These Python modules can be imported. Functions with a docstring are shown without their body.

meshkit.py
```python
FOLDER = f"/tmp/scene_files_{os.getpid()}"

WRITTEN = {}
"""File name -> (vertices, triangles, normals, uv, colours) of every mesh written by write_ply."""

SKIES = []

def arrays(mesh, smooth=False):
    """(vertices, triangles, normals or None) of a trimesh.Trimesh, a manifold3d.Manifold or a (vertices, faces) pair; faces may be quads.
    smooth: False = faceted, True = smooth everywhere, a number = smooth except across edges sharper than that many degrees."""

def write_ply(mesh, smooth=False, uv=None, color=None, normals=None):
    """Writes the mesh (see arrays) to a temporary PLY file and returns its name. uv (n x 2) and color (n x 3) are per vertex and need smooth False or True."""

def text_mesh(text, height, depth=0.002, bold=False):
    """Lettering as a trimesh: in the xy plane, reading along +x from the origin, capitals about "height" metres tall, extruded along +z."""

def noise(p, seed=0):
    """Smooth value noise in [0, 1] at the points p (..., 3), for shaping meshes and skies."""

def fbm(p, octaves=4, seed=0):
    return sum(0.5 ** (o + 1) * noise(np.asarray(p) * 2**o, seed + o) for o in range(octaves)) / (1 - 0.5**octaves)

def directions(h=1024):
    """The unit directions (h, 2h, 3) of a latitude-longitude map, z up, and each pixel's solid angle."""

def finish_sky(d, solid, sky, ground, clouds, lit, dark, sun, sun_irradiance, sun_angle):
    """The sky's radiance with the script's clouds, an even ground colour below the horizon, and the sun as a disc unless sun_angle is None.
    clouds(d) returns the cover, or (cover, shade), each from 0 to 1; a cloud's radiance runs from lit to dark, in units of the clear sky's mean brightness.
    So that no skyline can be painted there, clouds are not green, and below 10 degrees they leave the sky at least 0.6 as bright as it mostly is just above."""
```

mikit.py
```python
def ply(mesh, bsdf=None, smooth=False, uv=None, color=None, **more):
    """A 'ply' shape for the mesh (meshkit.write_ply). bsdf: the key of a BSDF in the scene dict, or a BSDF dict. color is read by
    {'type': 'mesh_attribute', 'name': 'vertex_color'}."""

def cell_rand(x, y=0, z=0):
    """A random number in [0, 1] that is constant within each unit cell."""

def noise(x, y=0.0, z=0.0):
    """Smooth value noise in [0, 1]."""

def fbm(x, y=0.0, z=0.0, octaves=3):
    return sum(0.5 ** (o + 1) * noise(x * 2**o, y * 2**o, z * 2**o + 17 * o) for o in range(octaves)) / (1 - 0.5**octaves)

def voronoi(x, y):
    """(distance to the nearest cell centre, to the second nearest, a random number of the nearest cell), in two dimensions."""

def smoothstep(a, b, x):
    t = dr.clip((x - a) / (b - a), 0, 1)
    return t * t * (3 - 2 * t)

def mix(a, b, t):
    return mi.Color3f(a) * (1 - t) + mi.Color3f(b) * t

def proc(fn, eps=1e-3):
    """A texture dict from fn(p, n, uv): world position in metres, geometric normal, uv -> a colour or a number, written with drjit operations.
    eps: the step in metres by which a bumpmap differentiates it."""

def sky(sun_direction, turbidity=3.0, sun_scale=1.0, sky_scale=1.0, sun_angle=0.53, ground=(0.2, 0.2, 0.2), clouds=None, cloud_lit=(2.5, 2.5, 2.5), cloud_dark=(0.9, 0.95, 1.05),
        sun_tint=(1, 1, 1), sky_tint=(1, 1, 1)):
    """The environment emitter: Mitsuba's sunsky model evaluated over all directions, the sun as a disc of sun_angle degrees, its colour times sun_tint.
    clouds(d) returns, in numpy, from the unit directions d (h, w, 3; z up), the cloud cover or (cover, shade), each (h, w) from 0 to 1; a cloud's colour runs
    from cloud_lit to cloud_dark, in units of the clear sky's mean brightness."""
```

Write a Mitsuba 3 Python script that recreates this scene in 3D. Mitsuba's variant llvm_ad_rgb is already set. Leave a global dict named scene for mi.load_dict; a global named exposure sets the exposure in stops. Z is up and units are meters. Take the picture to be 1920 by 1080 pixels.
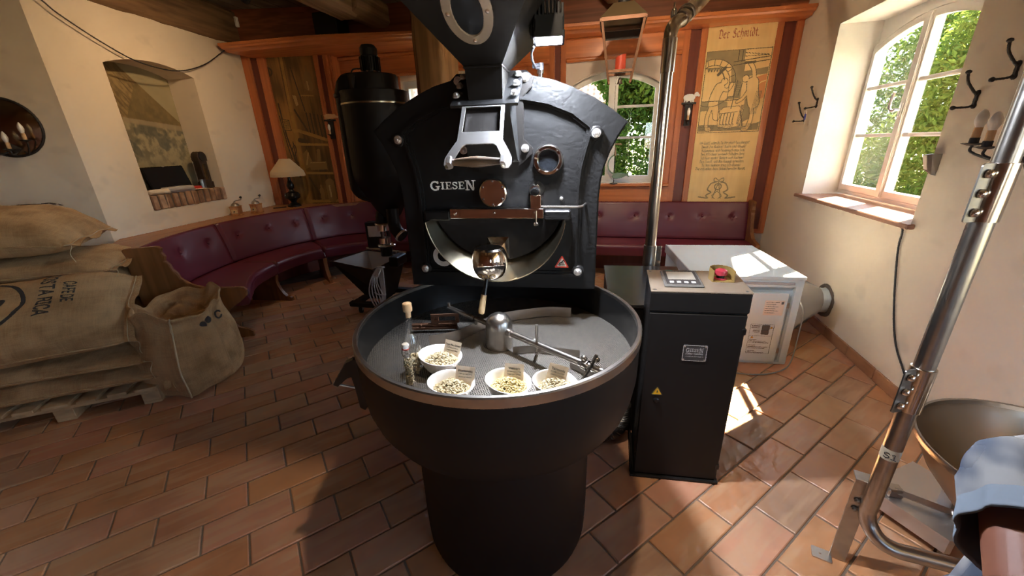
import math, random
import numpy as np, trimesh, manifold3d, drjit as dr
import mitsuba as mi
import mikit, meshkit
from shapely import geometry as sg, affinity, union_all
from mikit import proc, fbm, noise, cell_rand, smoothstep, mix

scene, labels = {'type': 'scene'}, {}
rnd = random.Random(7)
R = np.random.default_rng(11)

# ---------------------------------------------------------------- camera, sky, sun, large lamps, exposure
YAW, PITCH, ROLL, FOCAL, EYE = math.radians(14.052), math.radians(20.344), math.radians(-1.814), 726.15, np.array([0, 0, 1.6])
FWD = np.array([-math.sin(YAW) * math.cos(PITCH), math.cos(YAW) * math.cos(PITCH), -math.sin(PITCH)])
_r = np.array([math.cos(YAW), math.sin(YAW), 0]); _u = np.cross(_r, FWD)
UP = -math.sin(ROLL) * _r + math.cos(ROLL) * _u
scene['camera'] = {'type': 'perspective', 'fov': 2 * math.degrees(math.atan(960 / FOCAL)), 'fov_axis': 'x', 'near_clip': 0.05, 'far_clip': 200,
                   'to_world': mi.ScalarTransform4f().look_at(EYE.tolist(), (EYE + FWD).tolist(), UP.tolist())}
SUN = (0.77, 0.66, 1.0)
scene['sky'] = mikit.sky(SUN, turbidity=3.0, sky_scale=0.85, sun_scale=1.3, ground=(.25, .23, .2), sky_tint=(1.10, 1.02, .93), sun_tint=(1, .97, .92))
exposure = 5.9


# ---------------------------------------------------------------- helpers: keys, labels, meshes
def numbered(k):
    if k not in scene and k not in labels: return k
    i = 1
    while f'{k}_{i:03d}' in scene or f'{k}_{i:03d}' in labels: i += 1
    return f'{k}_{i:03d}'
def thing(name, label, cat, group=None, kind=None):
    k = numbered(name); labels[k] = {'label': label, 'category': cat}
    if group: labels[k]['group'] = group
    if kind: labels[k]['kind'] = kind
    return k
def part(parent, name, mesh, mat, smooth=35, label=None, kind=None, **kw):
    k = numbered(parent + '__' + name); scene[k] = mikit.ply(mesh, mat, smooth=smooth, **kw)
    if label or kind: labels[k] = {a: b for a, b in (('label', label), ('kind', kind)) if b}
    return k
def single(name, mesh, mat, label, cat, smooth=35, group=None, kind=None, **kw):
    k = thing(name, label, cat, group, kind); scene[k] = mikit.ply(mesh, mat, smooth=smooth, **kw); return k
cat = trimesh.util.concatenate
def TM(v, f): return trimesh.Trimesh(np.asarray(v, float), np.asarray(f, int), process=False)
def box(x0, x1, y0, y1, z0, z1, r=0.0):
    """A box, its edges chamfered by r."""
    x0, x1 = sorted((x0, x1)); y0, y1 = sorted((y0, y1)); z0, z1 = sorted((z0, z1))
    c = np.array([(x0 + x1) / 2, (y0 + y1) / 2, (z0 + z1) / 2]); h = np.array([x1 - x0, y1 - y0, z1 - z0]) / 2
    if r <= 0: return trimesh.creation.box(extents=2 * h, transform=trimesh.transformations.translation_matrix(c))
    r = min(r, .45 * 2 * h.min()); pts = []
    for s in np.ndindex(2, 2, 2):
        s = np.array(s) * 2 - 1
        for k in range(3):
            q = h - r; q[k] = h[k]; pts.append(c + s * q)
    return trimesh.convex.convex_hull(np.array(pts))
def move(m, M=None, t=None, rz=0.0, rx=0.0, ry=0.0, s=None):
    m = m.copy(); v = m.vertices
    if s is not None: v = v * np.asarray(s, float)
    for ang, ax in ((rx, 0), (ry, 1), (rz, 2)):
        if ang:
            a = math.radians(ang); c, q = math.cos(a), math.sin(a); i, j = [(1, 2), (2, 0), (0, 1)][ax]
            v = v.copy(); vi, vj = v[:, i].copy(), v[:, j].copy(); v[:, i] = c * vi - q * vj; v[:, j] = q * vi + c * vj
    if M is not None: v = v @ np.asarray(M)[:3, :3].T + np.asarray(M)[:3, 3]
    if t is not None: v = v + np.asarray(t, float)
    f = m.faces
    flip = (s is not None and np.prod(np.broadcast_to(s, 3)) < 0) ^ (M is not None and np.linalg.det(np.asarray(M)[:3, :3]) < 0)
    return TM(v, f[:, ::-1] if flip else f)
def frame(o, x, y=None, z=None):
    """4x4 with the given axes; a missing one is made from the others."""
    x = np.array(x, float); x /= np.linalg.norm(x)
    if y is None: z = np.array(z, float); z -= z @ x * x; z /= np.linalg.norm(z); y = np.cross(z, x)
    else: y = np.array(y, float); y -= y @ x * x; y /= np.linalg.norm(y); z = np.cross(x, y)
    M = np.eye(4); M[:3, 0], M[:3, 1], M[:3, 2], M[:3, 3] = x, y, z, o; return M
def smooth_path(pts, n=8):
    p = np.array(pts, float)
    if len(p) < 3: return p
    q = np.vstack([2 * p[0] - p[1], p, 2 * p[-1] - p[-2]]); out = []
    for i in range(1, len(q) - 2):
        for t in np.arange(n) / n:
            a, b, c, d = q[i - 1:i + 3]
            out.append(.5 * ((2 * b) + (c - a) * t + (2 * a - 5 * b + 4 * c - d) * t * t + (3 * b - a - 3 * c + d) * t ** 3))
    return np.array(out + [p[-1]])
def sweep(pts, section, closed=False, cap=True, up=None, scale=None):
    """Closed 2-D section (n x 2) along a polyline with rotation-minimising frames."""
    p = np.asarray(pts, float); s = np.asarray(section, float); n, k = len(p), len(s)
    t = np.gradient(p, axis=0) if not closed else np.roll(p, -1, 0) - np.roll(p, 1, 0)
    t /= np.linalg.norm(t, axis=1, keepdims=True) + 1e-12
    a = np.array(up if up is not None else ([0, 0, 1] if abs(t[0, 2]) < .9 else [1, 0, 0]), float); V = []
    for i in range(n):
        a = (np.array(up, float) if up is not None else a); a = a - a @ t[i] * t[i]; a /= np.linalg.norm(a) + 1e-12
        b = np.cross(t[i], a); w = 1 if scale is None else scale[i]
        V.append(p[i] + (s[:, :1] * b + s[:, 1:] * a) * w)
    V = np.vstack(V); F = []
    for i in range(n if closed else n - 1):
        i0, i1 = i * k, ((i + 1) % n) * k
        for j in range(k):
            j1 = (j + 1) % k; F += [[i0 + j, i0 + j1, i1 + j1], [i0 + j, i1 + j1, i1 + j]]
    if cap and not closed:
        for i, fl in ((0, 1), (n - 1, 0)):
            c = len(V); V = np.vstack([V, p[i]])
            for j in range(k):
                q = [c, i * k + j, i * k + (j + 1) % k]; F.append(q[::-1] if fl else q)
    m = TM(V, F)
    return m
def circ(r, n=12): a = np.arange(n) * 2 * np.pi / n; return np.c_[np.cos(a), np.sin(a)] * r
def tube(pts, r, n=12, smooth=0, closed=False, scale=None):
    p = smooth_path(pts, smooth) if smooth else np.asarray(pts, float)
    return sweep(p, circ(r, n), closed=closed, scale=scale)
def cyl(p, q, r, n=20, r2=None):
    p, q = np.array(p, float), np.array(q, float); return sweep([p, q], circ(1, n), scale=[r, r if r2 is None else r2])
def lathe(prof, n=40, o=(0, 0, 0), axis=(0, 0, 1)):
    """(r, z) profile turned about the axis."""
    prof = np.array(prof, float); a = np.arange(n) * 2 * np.pi / n; V, F = [], []
    for r, z in prof: V.append(np.c_[np.cos(a) * r, np.sin(a) * r, np.full(n, z)])
    V = np.vstack(V)
    for i in range(len(prof) - 1):
        for j in range(n):
            j1 = (j + 1) % n; F += [[i * n + j, i * n + j1, (i + 1) * n + j1], [i * n + j, (i + 1) * n + j1, (i + 1) * n + j]]
    m = TM(V, F); m.update_faces(m.area_faces > 1e-12)
    ax = np.array(axis, float)
    M = frame(o, [1, 0, 0] if abs(ax[0]) < .9 * np.linalg.norm(ax) else [0, 1, 0], z=ax)
    M[:3, 2] = ax / np.linalg.norm(ax); M[:3, 0] -= M[:3, 0] @ M[:3, 2] * M[:3, 2]; M[:3, 0] /= np.linalg.norm(M[:3, 0]); M[:3, 1] = np.cross(M[:3, 2], M[:3, 0])
    return move(m, M)
def ball(c, r, n=16, s=(1, 1, 1)):
    m = trimesh.creation.uv_sphere(1.0, count=[max(6, n // 2 + 2), n]); return TM(m.vertices * r * np.array(s) + np.array(c, float), m.faces)
def hull(pts): return trimesh.convex.convex_hull(np.array(pts, float))
def prism(poly, d, M=None, bevel=0.0):
    """A shapely polygon (or ring of points) in the local xy plane, extruded along local z from 0 to d."""
    g = poly if hasattr(poly, 'geom_type') else sg.Polygon(poly)
    g = g.buffer(0); gs = [x for x in getattr(g, 'geoms', [g]) if x.area > 1e-10]
    if bevel > 0:
        ms = []
        for x in gs:
            i = x.buffer(-bevel, join_style=2)
            ms.append(trimesh.creation.extrude_polygon(x, d - bevel, engine='earcut'))
            for y in getattr(i, 'geoms', [i]):
                if y.area > 1e-10: ms.append(move(trimesh.creation.extrude_polygon(y, bevel, engine='earcut'), t=(0, 0, d - bevel)))
        m = cat(ms)
    else: m = cat([trimesh.creation.extrude_polygon(x, d, engine='earcut') for x in gs])
    return move(m, M) if M is not None else m
def rrect(x0, x1, y0, y1, r): return sg.box(x0 + r, y0 + r, x1 - r, y1 - r).buffer(r, quad_segs=4)
def ring(c, r0, r1, n=40): return sg.Point(c).buffer(r1, quad_segs=n // 4).difference(sg.Point(c).buffer(r0, quad_segs=n // 4))
def grid(P, wrap_u=False, wrap_v=False):
    """A (nu, nv, 3) array of points as a mesh."""
    nu, nv = P.shape[:2]; F = []
    for i in range(nu if wrap_u else nu - 1):
        for j in range(nv if wrap_v else nv - 1):
            a, b, c, d = i * nv + j, ((i + 1) % nu) * nv + j, ((i + 1) % nu) * nv + (j + 1) % nv, i * nv + (j + 1) % nv
            F += [[a, b, c], [a, c, d]]
    return TM(P.reshape(-1, 3), F)
def bars(segs, r, n=8): return cat([cyl(a, b, r, n) for a, b in segs])
def hexbolt(o, n, r=.012, h=.01):
    """Washer, hexagonal head with a domed face."""
    m = cat([lathe([(0, 0), (r * 1.25, 0), (r * 1.25, h * .25), (0, h * .25)], 16), lathe([(r, h * .25), (r, h * .85), (r * .82, h), (0, h * 1.02)], 6), lathe([(r * .5, h), (r * .35, h * 1.15), (0, h * 1.2)], 10)])
    n = np.array(n, float); return move(m, frame(o, np.cross([0, 0, 1], n) if abs(n[2]) < .9 else [1, 0, 0], z=n))


# ---------------------------------------------------------------- lettering: pen strokes swept with a nib
def pen(lines, nib=(.10, .12), w=.03):
    """Poly-lines drawn with a slanted broad nib (vector nib, thickness w)."""
    out = []
    for ln in lines:
        ln = np.array(ln, float)
        for a, b in zip(ln[:-1], ln[1:]):
            out.append(sg.MultiPoint([a + nib, a - nib, b + nib, b - nib]).convex_hull.buffer(w, quad_segs=2))
    return union_all(out)
FRAK = {  # strokes of a simple broken script, x-height 1
    'a': [[(.5, .95), (.1, .8), (.1, .2), (.3, 0), (.55, .25)], [(.55, 1), (.55, .15), (.7, 0)]], 'b': [[(.15, 1.6), (.1, .2), (.35, 0), (.6, .25), (.55, .8), (.3, 1), (.1, .8)]], 'c': [[(.55, .9), (.3, 1), (.1, .75), (.1, .2), (.3, 0), (.55, .15)]],
    'd': [[(.1, 1.5), (.5, 1.1), (.55, .3), (.3, 0), (.1, .25), (.1, .75), (.35, .95)]], 'e': [[(.1, .55), (.5, .75), (.35, 1), (.1, .8), (.1, .2), (.3, 0), (.55, .15)]], 'f': [[(.55, 1.45), (.3, 1.6), (.2, 1.3), (.2, -.4)], [(0, .95), (.45, .95)]],
    'g': [[(.5, .95), (.1, .8), (.1, .2), (.3, 0), (.55, .25)], [(.55, 1), (.55, -.2), (.35, -.45), (.1, -.35)]], 'h': [[(.15, 1.6), (.1, 0)], [(.1, .8), (.35, 1), (.55, .75), (.55, .1), (.3, -.4)]], 'i': [[(.05, .85), (.2, 1), (.2, .15), (.35, 0)], [(.2, 1.4), (.25, 1.35)]],
    'k': [[(.2, -.0), (.15, 1.4), (.4, 1.55)], [(0, .9), (.45, .95)], [(.2, .5), (.5, 0)]], 'l': [[(.15, 1.6), (.15, .15), (.35, 0)]], 'm': [[(.05, .85), (.15, 1), (.15, 0)], [(.15, .8), (.4, 1), (.5, .8), (.5, 0)], [(.5, .8), (.75, 1), (.85, .8), (.85, .1), (.95, 0)]],
    'n': [[(.05, .85), (.15, 1), (.15, 0)], [(.15, .8), (.4, 1), (.55, .8), (.55, .1), (.65, 0)]], 'o': [[(.3, 1), (.1, .75), (.1, .25), (.3, 0), (.55, .25), (.55, .75), (.3, 1)]], 'p': [[(.05, .85), (.15, 1), (.15, -.45)], [(.15, .85), (.4, 1), (.55, .75), (.55, .2), (.35, 0), (.15, .15)]],
    'r': [[(.05, .85), (.15, 1), (.15, .1), (.3, 0)], [(.2, .85), (.35, 1), (.5, .9)]], 's': [[(.5, .9), (.3, 1), (.1, .8), (.5, .3), (.35, 0), (.1, .1)]], 't': [[(.2, 1.35), (.2, .15), (.4, 0)], [(.0, .95), (.4, .95)]], 'u': [[(.05, .9), (.15, 1), (.15, .2), (.3, 0), (.55, .25)], [(.55, 1), (.55, .15), (.7, 0)]],
    'v': [[(.05, .95), (.15, 1), (.15, .2), (.35, 0), (.55, .3), (.5, 1.1)]], 'w': [[(.05, .95), (.15, 1), (.15, .2), (.3, 0), (.45, .25), (.45, 1)], [(.45, .25), (.6, 0), (.8, .3), (.75, 1.05)]], 'z': [[(.1, .95), (.45, .9), (.2, .5), (.5, .2), (.2, -.4)]], 'y': [[(.05, .95), (.15, 1), (.15, .2), (.35, 0)], [(.55, 1), (.5, .1), (.2, -.45)]],
    'D': [[(.25, 1.5), (.2, .25), (.05, .1)], [(.0, 1.35), (.3, 1.55), (.75, 1.2), (.8, .4), (.5, 0), (.15, .1)]], 'S': [[(.75, 1.4), (.4, 1.55), (.1, 1.2), (.3, .8), (.7, .6), (.65, .1), (.3, 0), (.05, .2)], [(.45, 1.2), (.55, .9)]], 'I': [[(.0, 1.4), (.25, 1.5), (.5, 1.4)], [(.3, 1.45), (.35, .3), (.1, 0), (0, .15)]],
    'R': [[(.2, 1.5), (.2, .1), (0, 0)], [(.05, 1.3), (.35, 1.55), (.65, 1.25), (.3, .8), (.7, .05), (.85, .1)]], 'K': [[(.2, 1.5), (.2, .1), (0, 0)], [(.65, 1.5), (.3, 1.2), (.55, .9), (.25, .8), (.7, .0)]], 'W': [[(.1, 1.4), (.1, .3), (.3, 0), (.5, .3), (.45, 1.5)], [(.5, .3), (.75, 0), (1., .4), (.85, 1.5)]],
    'P': [[(.2, 1.5), (.2, -.2), (0, 0)], [(.05, 1.3), (.35, 1.55), (.65, 1.25), (.6, .8), (.25, .7)]], 'J': [[(.1, 1.4), (.35, 1.5), (.35, .2), (.1, -.3)]], 'Z': [[(.1, 1.4), (.6, 1.45), (.2, .8), (.6, .5), (.4, 0), (.1, .1)]], 'F': [[(.65, 1.4), (.3, 1.5), (.25, .1), (.05, 0)], [(.1, .85), (.55, .9)]], 'B': [[(.15, 1.5), (.15, .1), (.4, 0), (.7, .3), (.3, .8), (.65, 1.2), (.3, 1.5), (.05, 1.3)]],
    '/': [[(.05, -.1), (.4, 1.4)]], '.': [[(.1, .05), (.15, 0)]], ' ': [],
}
def frak(text, size, gap=.12):
    x, out = 0, []
    for ch in text:
        g = FRAK.get(ch, FRAK['n']); w = max([q[0] for l in g for q in l] + [.35])
        if g: out.append(affinity.translate(pen(g, (.06, .08), .02), x, 0))
        x += w + gap + .06
    return affinity.scale(union_all(out), size, size, origin=(0, 0)), x * size
def slab(text, size):
    """Slab-serif capitals; the first and the last stand taller."""
    t = .17
    def rc(x0, x1, y0, y1): return sg.box(x0, y0, x1, y1)
    def arc(cx, cy, rx, ry, a0, a1, n=18):
        a = np.radians(np.linspace(a0, a1, n)); return sg.LineString(np.c_[cx + rx * np.cos(a), cy + ry * np.sin(a)])
    def I(): return union_all([rc(.12, .12 + t * 1.15, 0, 1), rc(0, .44, 0, .1), rc(0, .44, .9, 1)]), .44
    def E(): return union_all([rc(.12, .3, 0, 1), rc(0, .74, 0, .1), rc(0, .72, .9, 1), rc(.2, .55, .45, .55), rc(.66, .74, 0, .3), rc(.64, .72, .7, 1), rc(.48, .55, .36, .64)]), .74
    def N(): return union_all([rc(.12, .24, 0, 1), rc(.7, .82, 0, 1), sg.Polygon([(.12, 1), (.34, 1), (.82, 0), (.62, 0)]), rc(0, .38, 0, .1), rc(0, .3, .9, 1), rc(.58, .96, .9, 1)]), .96
    def G(): return union_all([arc(.45, .5, .36, .42, 40, 330).buffer(.085), rc(.62, .79, .05, .42), rc(.5, .92, .38, .48), rc(.7, .78, .66, .98)]), .92
    def S(): return union_all([sg.LineString(smooth_path([(.58, .76), (.42, .92), (.2, .88), (.12, .7), (.3, .54), (.52, .42), (.58, .24), (.42, .08), (.2, .08), (.08, .26)], 5)).buffer(.075), rc(.56, .63, .66, .98), rc(.04, .11, .02, .34)]), .64
    x, out = 0, []
    for i, ch in enumerate(text):
        g, w = {'I': I, 'E': E, 'N': N, 'G': G, 'S': S}[ch]()
        k = 1.32 if i in (0, len(text) - 1) else 1
        g = affinity.scale(g, k * .95, k, origin=(0, 0)); g = affinity.translate(g, x, -.16 if i in (0, len(text) - 1) else 0); out.append(g); x += w * k * .95 + .1
    return affinity.scale(union_all(out), size, size, origin=(0, 0)), x * size
def textm(s, h, M, mat_depth=.0008, bold=False, width=None):
    m = meshkit.text_mesh(s, h, mat_depth, bold)
    if width is not None:
        w = np.ptp(m.vertices[:, 0]); m = move(m, s=(width / w, 1, 1))
    return move(m, M)


# ---------------------------------------------------------------- materials
def two(d): return {'type': 'twosided', 'bsdf': d}
def rgb(*c): return {'type': 'rgb', 'value': [float(x) for x in c]}
def pbr(key, col, rough=.5, metal=0.0, spec=.5, bump=None, bscale=1.0, **kw):
    d = {'type': 'principled', 'base_color': rgb(*col) if isinstance(col, (tuple, list)) else col, 'roughness': rough if not isinstance(rough, dict) else rough, 'metallic': metal, **kw}
    if not metal: d['specular'] = spec
    if bump is not None: d = {'type': 'bumpmap', 'arbitrary': bump, 'scale': bscale, 'bsdf': d}
    scene[key] = two(d); return key
def grain(p, ax, f=1.0):
    """0..1 wood figure running along axis ax."""
    q = [p.x, p.y, p.z]; s = [3.0 * f, 3.0 * f, 3.0 * f]; s = [38 * f if i != ax else 1.6 * f for i in range(3)]
    return .6 * fbm(q[0] * s[0], q[1] * s[1], q[2] * s[2], octaves=3) + .4 * fbm(q[0] * s[0] * .25, q[1] * s[1] * .25, q[2] * s[2] * .5 + 9, octaves=2)
def wood(key, a, b, ax, rough=.4, f=1.0, bump=0.0, **kw):
    def fn(p, n, uv): return mix(a, b, smoothstep(.25, .75, grain(p, ax, f)))
    def bf(p, n, uv): return grain(p, ax, f)
    return pbr(key, proc(fn), rough, bump=proc(bf, .002) if bump else None, bscale=bump, **kw)
wood('wood_red_upright', (.36, .105, .036), (.47, .15, .05), 2, .28)
wood('wood_red_across', (.40, .125, .042), (.52, .175, .058), 0, .28)
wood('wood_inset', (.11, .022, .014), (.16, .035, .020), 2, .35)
wood('wood_frieze', (.13, .04, .016), (.22, .065, .025), 0, .5)
wood('wood_post', (.17, .085, .032), (.36, .19, .075), 2, .65, .8, .006)
wood('wood_beam', (.16, .09, .045), (.36, .22, .12), 1, .75, .7, .008)
wood('wood_bench', (.15, .058, .02), (.25, .10, .035), 2, .35)
wood('wood_ledge', (.20, .085, .03), (.30, .13, .05), 1, .4)
wood('wood_sill', (.24, .13, .09), (.34, .19, .13), 1, .35)
wood('wood_pallet', (.34, .22, .11), (.52, .36, .20), 0, .8, .8)
wood('wood_handle', (.025, .018, .013), (.13, .08, .045), 0, .45, 1.5)
wood('wood_light', (.42, .27, .13), (.60, .42, .22), 2, .45, 2)
wood('wood_mill', (.30, .13, .05), (.45, .22, .09), 2, .4, 2)
wood('cork', (.42, .28, .15), (.60, .42, .24), 2, .8, 3)
def plaster_fn(p, n, uv):
    m = fbm(p.x * 1.3, p.y * 1.3, p.z * 1.3, octaves=3); s = smoothstep(.62, .8, fbm(p.x * 6 + 3, p.y * 6, p.z * 6, octaves=3))
    return mix((.62, .53, .41), (.72, .63, .51), m) * (1 - .10 * s)
def plaster_b(p, n, uv): return fbm(p.x * 9, p.y * 9, p.z * 9, octaves=3)
pbr('plaster', proc(plaster_fn), .9, bump=proc(plaster_b, .01), bscale=.012, spec=.2)
def ceil_fn(p, n, uv):
    b = cell_rand(dr.floor(p.x * 4.2)); m = fbm(p.x * 3, p.y * 2.2, 4, octaves=4); g = smoothstep(.0, .06, dr.abs(p.x * 4.2 - dr.floor(p.x * 4.2) - .5) * 2 - .92)
    return mix(mix((.13, .11, .09), (.33, .29, .22), smoothstep(.3, .7, m)), (.2, .12, .06), .3 * b) * (1 - .6 * g)
pbr('ceiling_paint', proc(ceil_fn), .8, spec=.2)
DT, PW, PL_ = math.radians(47.27), .1735, .3555      # floor tiles: direction, row pitch, length
def tile_fn(p, n, uv):
    c, s = math.cos(DT), math.sin(DT)
    a, b = p.x * c + p.y * s, -p.x * s + p.y * c
    k = dr.floor((b - .333) / PW); odd = k - 2 * dr.floor(k / 2)
    j = dr.floor((a - (1.63 - .178 * odd)) / PL_)
    r1, r2, r3 = cell_rand(k, j, 1), cell_rand(k, j, 2), cell_rand(k, j, 3)
    base = mix(mix((.46, .205, .10), (.51, .255, .115), r1), mix((.52, .24, .155), (.50, .31, .165), r3), smoothstep(.35, .75, r2))
    base = mix(base, (.33, .20, .13), smoothstep(.80, .97, r1) * .7)
    m = fbm(p.x * 7 + r1 * 40, p.y * 7, r2 * 9, octaves=4); st = fbm(a * 4 + r3 * 20, b * 26, 3, octaves=3); w = smoothstep(.5, .72, fbm(p.x * 2.6, p.y * 2.6, 5, octaves=3))
    base = mix(base * (.74 + .42 * m), mix(base, (.48, .33, .20), .55), smoothstep(.45, .75, st) * .8)
    return mix(base, base * .82, w * .6)
def tile_b(p, n, uv): return .6 * fbm(p.x * 30, p.y * 30, 1, octaves=3) + 1.0 * fbm(p.x * 6, p.y * 6, 8, octaves=2)
pbr('terracotta', proc(tile_fn), .34, bump=proc(tile_b, .004), bscale=.011, spec=.55)
def grout_fn(p, n, uv): return mix((.15, .11, .08), (.24, .185, .14), fbm(p.x * 20, p.y * 20, 0))
pbr('grout', proc(grout_fn), .9, spec=.2)
pbr('skirting', proc(lambda p, n, uv: mix((.26, .12, .06), (.36, .19, .10), fbm(p.x * 9, p.y * 9, p.z * 25))), .4)
def brick_fn(p, n, uv): r = cell_rand(dr.floor((p.y - .02) * 12.98)); return mix(mix((.15, .085, .05), (.22, .11, .06), r), mix((.36, .20, .11), (.52, .38, .27), r), smoothstep(.25, .7, .6 * fbm(p.x * 9, p.y * 14, p.z * 12, octaves=4) + .4 * cell_rand(dr.floor((p.y - .02) * 12.98), 3)))
pbr('brick', proc(brick_fn), .8, bump=proc(lambda p, n, uv: fbm(p.x * 40, p.y * 40, p.z * 40), .004), bscale=.006)
pbr('mortar', (.10, .08, .065), .9)
def cast_b(p, n, uv): return .8 * fbm(p.x * 110, p.y * 110, p.z * 110, octaves=3) + .5 * fbm(p.x * 30, p.y * 30, p.z * 30, octaves=2)
pbr('cast_black', (.009, .0088, .0088), .46, bump=proc(cast_b, .002), bscale=.0022, spec=.22)
pbr('black_paint', (.009, .009, .009), .45, spec=.3)
pbr('black_satin', proc(lambda p, n, uv: mix((.007, .0062, .0055), (.011, .0095, .0085), fbm(p.x * 5, p.y * 5, p.z * 2))), .48, spec=.22)
pbr('black_gloss', (.007, .007, .007), .25, spec=.35)
pbr('rubber', (.015, .015, .016), .7)
pbr('steel', proc(lambda p, n, uv: mix((.37, .345, .315), (.50, .465, .42), fbm(p.x * 30, p.y * 30, p.z * 30))), .30, 1.0)
pbr('steel_dark', (.30, .28, .25), .36, 1.0)
pbr('aluminium', (.62, .60, .58), .42, 1.0)
pbr('alu_top', (.36, .29, .215), .45, .6)
pbr('chrome', (.80, .74, .66), .07, 1.0)
pbr('brass_steel', (.50, .44, .32), .22, 1.0)
pbr('chrome_dull', (.66, .60, .52), .18, 1.0)
pbr('steel_warm', (.36, .29, .22), .33, 1.0)
pbr('tape', (.38, .33, .24), .6)
pbr('bolt_steel', (.74, .72, .68), .30, .9)
wood('wood_dark', (.020, .013, .010), (.045, .028, .018), 2, .4)
wood('wood_plate', (.085, .048, .024), (.20, .115, .055), 1, .75, .7, .008)
pbr('leaf_print', (.10, .35, .30), .5)
pbr('brass_old', (.20, .15, .085), .45, .7)
pbr('patina', (.18, .27, .20), .5, .3)
pbr('brass', (.42, .28, .12), .35, 1.0)
pbr('copper_frame', (.13, .06, .032), .5, .5)
pbr('mirror_brass', (.50, .42, .32), .10, 1.0)
pbr('iron', (.022, .020, .020), .5, .3)
pbr('leather', proc(lambda p, n, uv: mix((.088, .011, .022), (.112, .016, .028), fbm(p.x * 4, p.y * 4, p.z * 4))), .36, bump=proc(lambda p, n, uv: fbm(p.x * 120, p.y * 120, p.z * 120), .002), bscale=.0015, spec=.55)
def burlap_c(p, n, uv):
    w = dr.sin(uv.x * 1400) * dr.sin(uv.y * 1400); m = fbm(uv.x * 9, uv.y * 9, p.z * 4, octaves=4)
    thread = fbm(uv.x * 300, uv.y * 10, 3) * .5 + fbm(uv.x * 10, uv.y * 300, 7) * .5
    return mix((.28, .155, .066), (.50, .32, .16), smoothstep(.2, .8, .68 * m + .32 * thread)) * (1 + .14 * w)
def burlap_b(p, n, uv): return .5 * dr.sin(uv.x * 1400) * dr.sin(uv.y * 1400) + fbm(uv.x * 160, uv.y * 160, 2, octaves=2)
pbr('burlap', proc(burlap_c), .95, bump=proc(burlap_b, .001), bscale=.0012, spec=.15, sheen=.3)
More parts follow.
